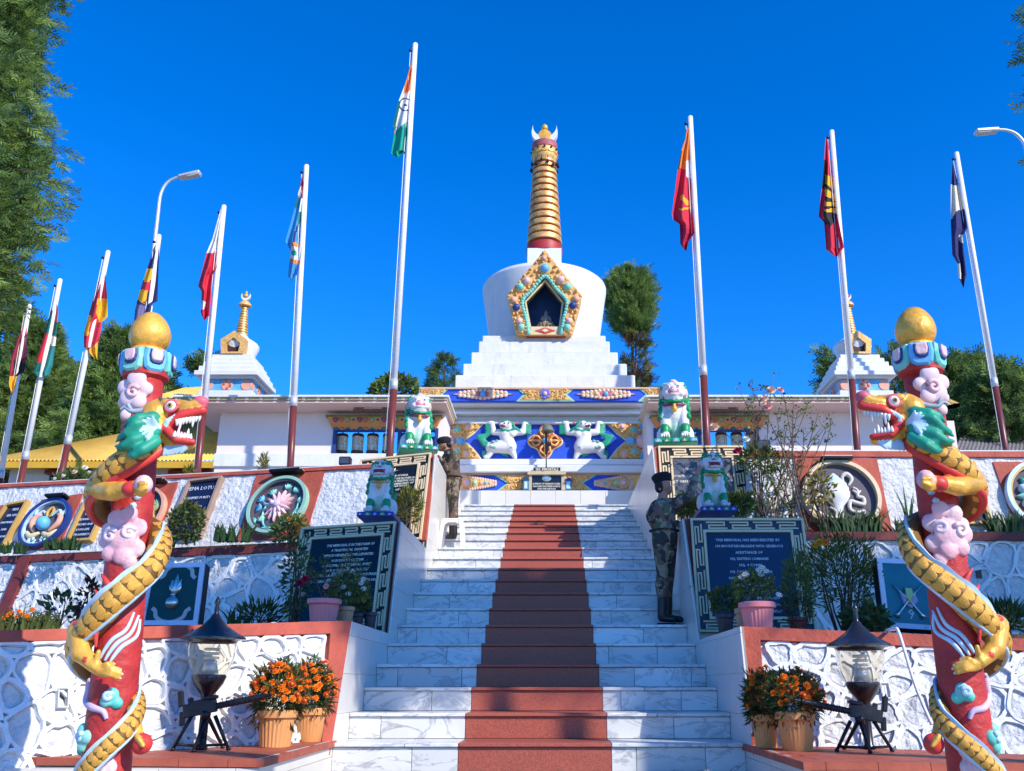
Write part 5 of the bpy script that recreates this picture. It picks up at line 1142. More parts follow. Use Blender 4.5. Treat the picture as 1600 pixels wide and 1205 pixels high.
def wheel_proto():
    t = thing('prayer_wheel', 'x', 'prayer wheel'); H, r = .36, .128
    mb = MB(); mb.lathe([(r * .98, 0), (r, .015), (r, H - .015), (r * .98, H)], None, 24); mb.build('drum', mat('embossed_silver_drum', (.80, .74, .60), rough=.42, metal=.1, var=.5, vs=26, bump=1.2, bs=34), t, 40)
    mb = MB(); mb.lathe([(r * 1.05, -.03), (r * 1.07, 0), (r * 1.02, .02)], None, 24, 0); mb.build('bottom_rim', mat('dark_wheel_rim', (.10, .05, .04), rough=.4), t, 40); mb = MB(); mb.lathe([(r * 1.02, H - .02), (r * 1.08, H), (r * .9, H + .05), (r * .3, H + .07)], None, 24, 0); mb.build('top_rim', mat('dark_wheel_rim', (.10, .05, .04), rough=.4), t, 40)
    mb = MB(); mb.tube([(0, 0, -.14), (0, 0, H + .16)], .014, 8); mb.build('spindle', iron, t)
    mb = MB(); mb.tube([(-.10, 0, -.05), (.10, 0, -.05)], .014, 6); mb.tube([(0, -.1, -.05), (0, .1, -.05)], .014, 6); mb.build('handle_bar', maroon, t)
    return t
def dup(root, loc, rz=0, label=None, scale=None):
    r = root.copy(); COL.objects.link(r); r.location = loc; r.rotation_euler = (0, 0, rz)
    if label: r['label'] = label
    if scale: r.scale = (scale,) * 3
    for ch_ in list(root.children):
        c = ch_.copy(); COL.objects.link(c); c.parent = r; c.matrix_parent_inverse = ch_.matrix_parent_inverse.copy()
        for g_ in ch_.children: d = g_.copy(); COL.objects.link(d); d.parent = c
    return r
gL = gallery(-1); gR = gallery(1)
wp = wheel_proto(); wp['group'] = 'prayer wheels in the gallery windows'; first = True
OR = ['first', 'second', 'third', 'fourth', 'fifth']
f = front(YW + .42)
for i, u in enumerate((533.5, 558, 581.5, 606, 630, 1078, 1097, 1128, 1152, 1175)):
    v = 706 if u < 800 else 704; x, z = f.px(u, v); s_ = 1.0
    side = 'left' if u < 800 else 'right'; lab = 'silver drum prayer wheel, %s from the left inside the %s gallery window' % (OR[i % 5], side)
    o = wp if first else dup(wp, (0, 0, 0), 0, lab); o['label'] = lab; o.location = (x, YW + .42, z - .0); first = False
# ------------------------------------------------------------------ small chortens on the hall roofs
def small_chorten(u, vbase, Y, w, side, label):
    c = atY(u, vbase, Y); t = thing('small_chorten', label, 'stupa', (c.x, Y + w / 2, c.z), 'small corner chortens')
    B_ = lambda name, m, hw, z0, z1, b=.01: (lambda mb: (mb.bbox(-hw, hw, -hw, hw, z0, z1, b), mb.build(name, m, t)))(MB())
    h = w / 2
    B_('base_step', clean_white, h * 1.12, -.7, .12); B_('painted_body', sky_blue, h, .12, .50, .004)
    B_('cornice', clean_white, h * 1.18, .50, .56); B_('cornice', clean_white, h * 1.32, .56, .70); z = .70
    for k, q in enumerate((1.20, 1.08, .96, .84)): B_('plinth_step', clean_white, h * q, z, z + .17 - .01 * k); z += .17 - .01 * k
    mb = MB(); mb.lathe([(h * .62, z), (h * .68, z + .2), (h * .80, z + .42), (h * .80, z + .48), (h * .72, z + .56), (h * .42, z + .70), (h * .24, z + .74)], None, 28); mb.build('dome', clean_white, t, 50)
    B_('neck_block', clean_white, h * .24, z + .73, z + .84)
    for k in range(11): r = lerp(h * .25, h * .135, k / 10); zz_ = z + .84 + k * .086; mb = MB(); mb.lathe([(r * .8, zz_), (r * 1.05, zz_ + .012), (r * 1.02, zz_ + .066), (r * .75, zz_ + .08)], None, 18); mb.build('gilded_ring', gring, t, 35)
    mb = MB(); mb.lathe([(h * .17, z + .84), (h * .1, z + 1.9)], None, 10); mb.build('spire_core', maroon, t)
    za = z + 1.79; mb = MB(); mb.lathe([(h * .12, za), (h * .28, za + .03), (h * .26, za + .1), (h * .16, za + .18), (h * .1, za + .22)], None, 18); mb.build('gilded_collar', gold_rel, t, 35)
    mb = MB(); f_ = Fr((0, 0, za + .36), (1, 0, 0), (0, 0, 1)); mb.prism(arcp(.14, R(175), R(365), 14) + arcp(.13, R(372), R(168), 14, 0, .07), -.04, .04, f_); mb.build('crescent_moon', clean_white, t); mb = MB(); mb.ball((0, 0, za + .38), .075, 12, 8); mb.ball((0, 0, za + .49), (.04, .04, .06), 10, 6); mb.build('sun_jewel', gold, t, True)
    fn_ = Fr((0, -h * .80 - .02, z + .02), (1, 0, 0), (0, 0, 1)); mb = MB()
    o_ = ccw([(0, .74), (-h * .55, .46), (-h * .46, .0), (h * .46, .0), (h * .55, .46)]); i_ = ccw([(0, .52), (-h * .3, .33), (-h * .25, .06), (h * .25, .06), (h * .3, .33)]); frame_ring(mb, o_, i_, -.3, .04, fn_); mb.build('niche_surround', gold_rel, t)
    mb = MB(); mb.prism(i_, -.3, -.08, fn_); mb.build('niche_back', mat('dark_brown_niche', (.06, .02, .015)), t)
    for ax in range(2):
        f_ = Fr((0, -h, .31), (1, 0, 0), (0, 0, 1)) if ax == 0 else Fr((-side * h, 0, .31), (0, -side, 0), (0, 0, 1))
        mb = MB()
        for xx in (-.8 * h, 0, .8 * h): mb.prism(circ(xx, 0, .17 if xx == 0 else .16, 14), 0, .02, f_, 0, .006)
        mb.build('salmon_medallions', salmon, t); curls(f_, circ(0, 0, .17, 14), 5, mat('medallion_red', (.5, .08, .05)), .025, 3, t, .03, .05)
    return t
small_chorten(353, 617, 25.5, 1.42, -1, 'small white chorten on the left gallery roof behind a red and white flag')
small_chorten(1353, 617, 25.5, 1.42, 1, 'small white chorten on the right gallery roof behind the dragon head')
# ------------------------------------------------------------------ yellow roofed houses behind
yroof = mat('yellow_corrugated_sheet', (.88, .56, .12), rough=.5, var=.15, vs=2, dirt=(.82, .62, .30), ds=1.5, dk=.58)
def corr_roof(t, a, b, c, d, n, m, name='corrugated_roof', amp=.03):     # a-b eave, d-c ridge, waves along the eave
    a, b, c, d = map(Vector, (a, b, c, d)); nrm = (b - a).cross(d - a).normalized(); vs = []
    for row in (0, 1):
        for i in range(n * 4 + 1):
            tt = i / (n * 4); p = (a.lerp(b, tt) if row == 0 else d.lerp(c, tt)) + nrm * amp * math.sin(i * math.pi / 2); vs.append(p)
    k = n * 4 + 1; mb = MB(); mb.add(vs, [(i, i + 1, k + i + 1, k + i) for i in range(k - 1)]); o = mb.build(name, m, t, True); return o
def house(label, u0, u1, veave, vridge, vbase, Y, rise, ridge_dx, wallm, fas):
    A, B_ = atY(u0, veave, Y), atY(u1, veave - 5, Y); B_.z = A.z; t = thing('yellow_roofed_house', label, 'house', ((A.x + B_.x) / 2, Y, TZ - .2)); w = []
    back = 3.5; rz = rise
    place(corr_roof(None, A, B_, B_ + Vector((ridge_dx[1], back, rz)), A + Vector((ridge_dx[0], back, rz)), 60, yroof), t)
    mb = MB(); mb.box(A.x, B_.x, Y, Y + .05, A.z - .22, A.z - .03); place(mb.build('fascia_board', fas), t)
    mb = MB(); mb.box(A.x + .5, B_.x - .1, Y + .7, Y + 6, TZ - .5, A.z - .1); place(mb.build('wall', wallm), t)
    mb = MB(); mb.box(A.x, B_.x, Y + .05, Y + .7, A.z - .12, A.z - .08); place(mb.build('soffit', fas), t)
    return t, A, B_
t, A, B_ = house('low house with yellow corrugated roof on the left behind the flagpoles', -30, 338, 719, 690, 770, 26, 3.0, (8.5, .1), mat('pale_grey_wall', (.58, .58, .60), rough=.9, var=.05), mat('yellow_fascia_paint', (.62, .36, .03), rough=.6))
fz = front(26.7); 
for u0, u1 in ((74, 145), (266, 332)):
    x0, z0 = fz.px(u0, 742); x1, z1 = fz.px(u1, 736); mb = MB(); mb.bbox(x0, x1, 26.5, 26.75, z0, z1, .01, 0); mb.box(x0 + .1, x1 - .1, 26.65, 26.72, z0 - .6, z0 - .02, 1); place(mb.build('window_awning', [maroon, mat('dark_window_glass', (.03, .03, .04), rough=.1)]), t)
# low garden wall of the hut, yellow roof pieces behind the galleries
def roof_piece(label, pts, m, n=14, rev=False):
    t = thing('corrugated_roof', label, 'roof', Vector(pts[0])); o = corr_roof(None, *pts, n, m, 'roof_sheet', .025); place(o, t)
    p = [Vector(q) for q in pts]; mb = MB(); mb.add([p[0], p[1], p[1] - Vector((0, 0, .12)), p[0] - Vector((0, 0, .12))], [(0, 1, 2, 3), (3, 2, 1, 0)]); place(mb.build('eave_board', mat('yellow_fascia_paint', (0, 0, 0))), t)
    mb = MB(); q = sum(p, Vector()) / 4; xs = [v.x for v in p]; mb.box(min(xs) + .2, max(xs) - .2, q.y + .1, q.y + .4, TZ - .3, min(v.z for v in p) - .05); place(mb.build('wall', wall_pink), t); return t
roof_piece('yellow corrugated roof slope beside the left small chorten', (atY(228, 623, 28), atY(310, 620, 28), atY(318, 604, 30), atY(288, 606, 30)), yroof, 12)
roof_piece('yellow corrugated roof corner behind the right dragon pillar', (atY(1386, 703, 24), atY(1500, 703, 24), atY(1445, 668, 26.5), atY(1386, 668, 26.5)), yroof, 16)
roof_piece('yellow eave corner jutting out right of the right dragon pillar', (atY(1440, 641, 24), atY(1499, 629, 24), atY(1480, 621, 25.5), atY(1440, 621, 25.5)), yroof, 6)
roof_piece('weathered grey sheet roof at the right edge behind the relief wall', (atY(1490, 706, 30), atY(1680, 708, 30), atY(1680, 688, 34), atY(1500, 684, 34)), mat('grey_roof_sheet', (.20, .18, .17), rough=.7, var=.3, vs=4), 30)
# ------------------------------------------------------------------ guardian lions
def torus_pts(cx, cy, cz, rx, ry, n=24, tilt=0): return [(cx + rx * math.cos(2 * math.pi * i / n), cy + ry * math.sin(2 * math.pi * i / n), cz + tilt * math.sin(2 * math.pi * i / n)) for i in range(n + 1)]
def lion(u, v, vtop, Y, label, openm, base_m, rz=0, hw=1.0):
    p = atY(u, v, Y); H = zof(vtop, Y + .05) - p.z; s = H / 1.12
    t = thing('guardian_lion', label, 'lion statue', p, 'seated guardian lion statues', rz)
    S = []; W_, G_, M_, P_, D_, K_ = 0, 1, 2, 3, 4, 5      # white, green, mint, pink, dark mouth, rose
    for q in (-1, 1):
        S += [('c', (q * .15, -.02, .56), (q * .165, -.19, .09), .095, .066, W_), ('b', (q * .17, -.25, .055), (.085, .11, .052), W_), ('b', (q * .20, .20, .17), (.12, .22, .17), W_), ('b', (q * .25, .0, .055), (.06, .13, .05), W_),
              ('c', (q * .168, -.165, .155), (q * .165, -.148, .215), .082, .084, G_),
              ('c', (q * .235, -.13, .40), (q * .22, -.06, .46), .045, .05, G_), ('c', (q * .235, -.08, .53), (q * .21, -.02, .60), .05, .05, G_), ('c', (q * .225, .0, .66), (q * .2, .05, .72), .05, .06, G_),
              ('b', (q * .205, .02, .83), (.04, .04, .085), P_), ('b', (q * .10, -.20, .77), (.075, .07, .06), W_)]
        for k, (x, y, z, r) in enumerate(((.19, .03, .93, .055), (.215, .05, .80, .06), (.205, .06, .70, .06), (.14, .10, 1.0, .06), (.06, .12, 1.03, .05))): S.append(('b', (q * x, y, z), (r * .82, r * .82, r), G_))
        S += [('c', (q * .18, -.1, .69), (q * .09, -.21, .645), .028, .028, G_), ('c', (q * .09, -.21, .645), (0, -.235, .635), .028, .028, G_)]
        S += [('c', (q * .16, -.12, .95), (q * .05, -.19, .93), .03, .028, G_ if openm else W_)]
    S += [('b', (0, -.0, .46), (.195, .16, .25), W_), ('b', (0, .06, .27), (.17, .20, .26), M_), ('b', (0, .12, .30), (.20, .18, .28), W_), ('c', (0, -.02, .6), (0, -.03, .76), .16, .15, W_), ('b', (0, -.04, .86), (.195, .175, .165), W_), ('b', (0, -.16, .70), (.13, .11, .055), W_)]
    S += [('b', (0, -.24, .845), (.055, .05, .04), P_ if not openm else K_), ('b', (0, -.13, .985), (.07, .07, .045), P_)]
    if openm: S += [('b', (0, -.20, .80), (.14, .09, .075), W_), ('b', (0, -.245, .775), (.135, .06, .075), K_), ('b', (0, -.285, .772), (.105, .04, .05), D_)]
    else: S += [('b', (0, -.2, .785), (.135, .10, .065), K_), ('b', (0, -.25, .80), (.07, .06, .05), P_), ('b', (0, -.20, .745), (.12, .10, .045), W_)]
    S += [('c', (.12, .36, .1), (.2, .40, .45), .05, .07, G_)]
    o = sculpt('lion_body', S, [clean_white, green, mint, pink, mat('dark_mouth_red', (0, 0, 0)), rosy], .013, t, 2); o.scale = (s * hw, s, s); o.location = (0, 0, .0)
    def add(nm, mb, m, sm=True): q = mb.build(nm, m, t, sm); q.scale = (s * hw, s, s); return q
    mb = MB()
    for q in (-1, 1):
        mb.ball((q * .085, -.195, .895), .032, 12, 8, 0); mb.ball((q * .085, -.222, .895), .014, 8, 6, 1)
    add('eyes', mb, [eye_w, black])
    if openm:
        for z, sgn, nm in ((.815, -1, 'upper_teeth'), (.728, 1, 'lower_teeth')):
            mb = MB()
            for i in range(7): x = (i - 3) * .027; mb.box(x - .011, x + .011, -.325 + abs(x) * .4, -.27, z - .016, z + .014)
            add(nm, mb, tooth_m, False)
    mb = MB(); mb.tube(torus_pts(0, -.03, .625, .185, .18, 24, .035), .022 if not openm else .018, 8); add('collar', mb, mat('maroon_collar', (.30, .04, .09), rough=.4) if not openm else gold)
    mb = MB(); mb.lathe([(.012, .60), (.03, .59), (.028, .565), (.05, .53), (.052, .50), (.03, .465), (.005, .455)], Matrix.Translation((0, -.225, 0)), 14); add('bell', mb, gold)
    mb = MB()
    for q in (-1, 1):
        for k in range(4): mb.tube([(q * .17 + (k - 1.5) * .036, -.345, .07), (q * .17 + (k - 1.5) * .038, -.36, .04), (q * .17 + (k - 1.5) * .038, -.355, .012)], [.02, .022, .012], 6)
    o = add('toes', mb, clean_white); o['kind'] = 'stuff'
    mb = MB(); mb.prism([(-.36, -.40), (.36, -.40), (.36, .42), (-.36, .42)], -.085, .0, Fr((0, 0, 0), (1, 0, 0), (0, 1, 0)), 0, .02); add('base_slab', mb, green if not openm else deep_blue, False)
    mb = MB(); fr_ = Fr((0, -.40, -.045), (1, 0, 0), (0, 0, 1))
    for k in range(5): x = (k - 2) * .145; mb.prism([(x - .06, -.03), (x + .06, -.03), (x + .05, .01), (x, .035), (x - .05, .01)], 0, .03, fr_, k % 2, .012); mb.prism([(x - .03, -.022), (x + .03, -.022), (x, .018)], .03, .036, fr_, 2)
    add('lotus_petals', mb, [sky_blue if not openm else blue_rel, green if not openm else jade, peach], False)
    t.location.z += .085 * s * .0
    return t
lion(592.5, 805, 714, 11.15, 'white and green seated lion with open red mouth on the shaded lower left pedestal', 1, None, 0, .92)
lion(1116.5, 797, 702, 11.15, 'white and green seated lion being wiped by the soldier on the lower right pedestal', 1, None, 0, .86)
lion(651.5, 703, 612, 14.0, 'white and green seated lion with maroon collar on the upper left pedestal', 0, None, R(14), .94)
lion(1056, 693, 590, 14.0, 'white and green seated lion with maroon collar and pink nose on the upper right pedestal', 0, None, R(-8), .94)

# ------------------------------------------------------------------ people
camo = patches('woodland_camouflage_light', [(.22, .17, .12), (.09, .085, .045), (.13, .07, .045), (.035, .03, .025)], 7.5, dist=.6)
camo2 = patches('woodland_camouflage_dark', [(.29, .23, .15), (.11, .12, .06), (.18, .10, .07), (.045, .042, .036)], 7.0, dist=.6)
skin = mat('brown_skin', (.36, .17, .10), rough=.5, var=.08)
skin2 = mat('dark_brown_skin', (.40, .20, .135), rough=.5, var=.08)
boot = mat('black_boot_leather', (.018, .016, .015), rough=.35, var=.2)
def soldier(name_label, P, loc, J, camom, sk, face, M_=None):
    """P maps (u, v, dy) to the place; J is the pose read off the photograph"""
    t = thing('person', name_label, 'soldier', (0, 0, 0)); S = []
    v3 = lambda q: tuple(P(*q))
    def c(a, b, ra, rb, m): S.append(('c', v3(a), v3(b), ra, rb, m))
    def b(a, r, m): S.append(('b', v3(a), r, m))
    for q in J: (c if len(q) == 5 else b)(*q)
    sculpt('body', S, [camom, sk, boot], .0105, t, 2)
    return t
# the soldier reaching up to the lion, seen from behind on the right of the steps
YS = 10.72
PR = lambda u, v, d=0: atY(u, v, YS + d)
zft = SZ[5]
J = [((1034, 800), (1037, 822), .165, .145, 0), ((1037, 822), (1039, 838), .145, .155, 0),                    # torso
     ((1030, 795, .0), (1050, 790, .0), .12, .10, 0), ((1026, 806, -.03), (1030, 815, -.02), .13, .12, 0),
     ((1034, 786), (1036, 772), .062, .058, 1), ((1037, 757, .0), (.083, .092, .112), 1), ((1043, 765, .02), (.06, .06, .06), 1), ((1047.5, 763, .03), (1048.5, 761, .03), .012, .014, 1), ((1031, 763, -.075), (.018, .018, .03), 1),
     ((1050, 789, -.06), (1077, 776, -.08), .075, .06, 0), ((1077, 776, -.08), (1086, 747, .12), .060, .048, 0),       # raised arm
     ((1087, 749, .18), (1090, 741, .2), .032, .03, 1), ((1090, 738, .2), (.036, .03, .045), 1), ((1089, 735, .17), (1092, 727, .19), .012, .010, 1), ((1091, 735, .19), (1094.5, 727.5, .22), .012, .010, 1), ((1092, 736, .21), (1096, 730, .24), .012, .010, 1), ((1092, 738, .22), (1096, 734, .26), .011, .009, 1), ((1087, 738, .18), (1085, 732, .20), .012, .01, 1),
     ((1026, 800, .10), (1040, 823, .16), .068, .052, 0), ((1040, 823, .16), (1058, 817, .20), .052, .04, 0), ((1060, 816, .21), (.035, .03, .028), 1),     # other arm
     ((1032, 842, -.04), (1035, 896, -.03), .104, .068, 0), ((1035, 896, -.03), (1033, 915, -.01), .068, .072, 0), ((1033, 915, -.01), (1035, 940, -.02), .070, .054, 0),
     ((1046, 842, .07), (1046, 896, .08), .10, .064, 0), ((1046, 896, .08), (1043, 915, .1), .064, .068, 0), ((1043, 915, .1), (1043, 940, .09), .066, .052, 0), ((1048, 868, -.02), (.05, .06, .09), 0),
     ((1035, 936, -.02), (1035, 962, -.02), .06, .056, 2), ((1034, 965, -.02), (1052, 967, -.05), .046, .04, 2), ((1043, 936, .09), (1043, 960, .09), .058, .054, 2), ((1044, 965, .09), (1063, 967.5, .02), .045, .036, 2)]
J = [(a if len(a) == 3 else a + (0,), b_ if (len(q) == 3 or len(b_) == 3) else b_ + (0,)) + tuple(r_) for q in J for (a, b_, *r_) in (q,)]
s1 = soldier('soldier seen from behind in dark camouflage and black beret, reaching up to wipe a lion', PR, None, J, camo2, skin2, None)
def beret(t, c, r, fx, tilt, m):
    M = Matrix.Translation(c) @ Matrix.Rotation(tilt, 4, 'Y'); mb = MB(); mb.lathe([(r * .86, -.035), (r * .95, -.03), (r * .97, -.005), (r * 1.12, .02), (r * 1.10, .05), (r * .8, .078), (r * .3, .088), (.005, .088)], M, 24, 0, 0, 1.08, 1.0); return mb.build('beret', m, t, True)
berm = mat('black_beret_felt', (.014, .013, .015), rough=.9, bump=.3, bs=90)
beret(s1, PR(1034.5, 749, .0), .103, 1, R(-10), berm)
mb = MB(); q = PR(1030.6, 759.5, -.012); mb.ball(tuple(q), (.060, .086, .088), 16, 10); mb.build('hair', mat('short_black_hair', (.02, .018, .016), rough=.8), s1, True)
mb = MB(); b0 = PR(1037.5, 829)
mb.tube([b0 + Vector((.155 * math.cos(a), .148 * math.sin(a), 0)) for a in [2 * math.pi * i / 24 for i in range(25)]], [.026] * 25, 8, 0, None, .5)
for k in range(2): q = b0 + Vector((-.01 + .05 * k, -.158, 0)); mb.box(q.x - .016, q.x + .016, q.y - .008, q.y + .01, q.z - .02, q.z + .02, 1)
mb.build('belt', [mat('dark_web_belt', (.03, .025, .02), rough=.6), mat('copper_belt_plate', (.35, .16, .10), rough=.4, metal=.5)], s1, True)
mb = MB()
for du, dd in ((-2, -.03), (9, .08)): q = PR(1035 + du, 966, dd); mb.bbox(q.x - .05, q.x + .17, q.y - .055, q.y + .045, zft + .001, zft + .03, .006)
mb.build('boot_soles', mat('boot_sole', (.01, .01, .01), rough=.8), s1)
seat(s1, (PR(1045, 970).x, YS, zft))
# wiping cloth is hidden in the hand; second soldier in profile behind the plastic stool
YS2 = SY[12] + .30
PL = lambda u, v, d=0: atY(u, v, YS2 + d)
zf2 = SZ[12]
J = [((704, 718), (706, 738), .155, .135, 0), ((706, 738), (708, 752), .135, .15, 0), ((704, 711, -.05), (704, 711, .08), .11, .11, 0),
     ((699, 706), (696, 700), .06, .056, 1), ((693.5, 695, 0), (.092, .082, .108), 1), ((689, 700, 0), (.055, .055, .055), 1), ((685.2, 697.5, 0), (684, 698.5, 0), .012, .014, 1), ((687, 702.5, 0), (.03, .035, .018), 1), ((696, 697, -.078), (.024, .015, .032), 1),
     ((707, 714, -.14), (700, 732, -.17), .07, .055, 0), ((700, 732, -.17), (690, 719, -.16), .053, .042, 0), ((689, 717.5, -.16), (686.5, 713.5, -.15), .03, .026, 1),
     ((686.8, 714, -.17), (684.4, 710.5, -.165), .011, .009, 1), ((686.2, 714, -.15), (683.6, 711.2, -.145), .011, .009, 1), ((686, 714.5, -.135), (683.4, 712.3, -.13), .011, .009, 1), ((688, 715, -.19), (686.5, 711.5, -.18), .011, .009, 1),
     ((706, 714, .14), (698, 730, .17), .07, .055, 0), ((698, 730, .17), (690, 720, .15), .053, .042, 0), ((689, 719, .15), (.035, .03, .03), 1),
     ((707, 756, -.07), (708, 786, -.08), .115, .082, 0), ((708, 786, -.08), (709, 818, -.08), .085, .07, 0), ((709, 756, .07), (708.5, 786, .08), .11, .08, 0), ((708.5, 786, .08), (707, 818, .08), .083, .068, 0), ((706.5, 772, -.14), (.07, .05, .09), 0),
     ((709, 814, -.08), (709.5, 835, -.08), .06, .055, 2), ((709.5, 838.5, -.08), (700, 840, -.08), .045, .042, 2), ((707, 814, .08), (707, 835, .08), .06, .055, 2), ((707, 838.5, .08), (697, 840, .08), .045, .042, 2)]
J = [(a if len(a) == 3 else a + (0,), b_ if (len(q) == 3 or len(b_) == 3) else b_ + (0,)) + tuple(r_) for q in J for (a, b_, *r_) in (q,)]
s2_ = soldier('soldier in light camouflage and black beret in profile, standing behind the plastic stool', PL, None, J, camo, skin, None)
beret(s2_, PL(694, 690.5, 0), .103, -1, R(-8), berm)
mb = MB(); q = PL(688.3, 695.6, -.055); mb.ball(tuple(q), (.012, .008, .008), 8, 6, 0); q = PL(698.5, 692.8, -.0); mb.tube([q + Vector((.0, -.07, -.02)), q + Vector((.045, -.045, -.03)), q + Vector((.055, 0, -.03)), q + Vector((.045, .05, -.03))], .03, 8, 1); mb.build('eye_and_hair', [black, mat('short_black_hair', (.02, .018, .016), rough=.8)], s2_, True)
mb = MB(); b0 = PL(707, 745.5); mb.tube([b0 + Vector((.148 * math.cos(a), .158 * math.sin(a), 0)) for a in [2 * math.pi * i / 24 for i in range(25)]], [.024] * 25, 8, 0, None, .5); mb.build('belt', mat('dark_web_belt', (0, 0, 0)), s2_, True)
seat(s2_, (PL(707, 841).x, YS2, zf2))
# white plastic stool
cp = atY(705.5, 855, SY[11] + .16); H = zof(809, SY[11] + .1) - SZ[11]
t = thing('plastic_stool', 'white plastic stool on the steps in front of the left soldier', 'stool', (cp.x, SY[11] + .24, SZ[11]))
pw = mat('white_plastic', (.80, .76, .74), rough=.4, var=.05, dirt=(.5, .45, .4), ds=6, dk=.66)
mb = MB(); mb.bbox(-.155, .155, -.14, .14, H - .03, H, .012); mb.build('seat', pw, t, 40)
for sx in (-1, 1):
    for sy in (-1, 1):
        mb = MB(); mb.add([(sx * .14 + a * .03, sy * .125 + b * .028, H - .03) for a, b in ((-1, -1), (1, -1), (1, 1), (-1, 1))] + [(sx * .175 + a * .022, sy * .155 + b * .022, 0) for a, b in ((-1, -1), (1, -1), (1, 1), (-1, 1))], [(0, 3, 2, 1), (4, 5, 6, 7), (0, 1, 5, 4), (1, 2, 6, 5), (2, 3, 7, 6), (3, 0, 4, 7)]); mb.build('leg', pw, t)
for sy in (-1, 1):
    f_ = Fr((0, sy * .135, 0), (1, 0, 0), (0, 0, 1)); mb = MB(); mb.prism([(-.12, H - .03), (-.12, H - .13), (-.10, H - .09), (-.06, H - .065), (.06, H - .065), (.10, H - .09), (.12, H - .13), (.12, H - .03)], -.008, .008, f_); mb.build('arched_apron', pw, t)
for sx in (-1, 1): mb = MB(); mb.box(sx * .148 - .008, sx * .148 + .008, -.11, .11, H - .09, H - .03); mb.build('side_apron', pw, t)

# ------------------------------------------------------------------ dragon pillars
gold_d = mat('dark_gold_paint', (.22, .11, .03), rough=.55, metal=.2, var=.3, vs=8)
def scale_mesh():
    mb = MB(); n = 7; o = [(-.5, -.55), (-.5, .05)] + [(.5 * math.cos(math.pi - math.pi * i / n), .05 + .5 * math.sin(math.pi * i / n)) for i in range(1, n)] + [(.5, .05), (.5, -.55)]
    m = len(o); cz = lambda x, y: .20 * (1 - 2.6 * x * x) + .10 * y
    vs = [(x, y, cz(x, y) - .02) for x, y in o] + [(x * .82, y * .9 - .03, cz(x * .82, y) + .06) for x, y in o] + [(0, -.1, .30)]
    fs = [(i, (i + 1) % m, m + (i + 1) % m, m + i) for i in range(m)] + [(m + i, m + (i + 1) % m, 2 * m) for i in range(m)]
    fs = [f[::-1] for f in fs]; mb.add(vs, fs); return mb.mesh('scale', gold, True)
SCALE = scale_mesh()
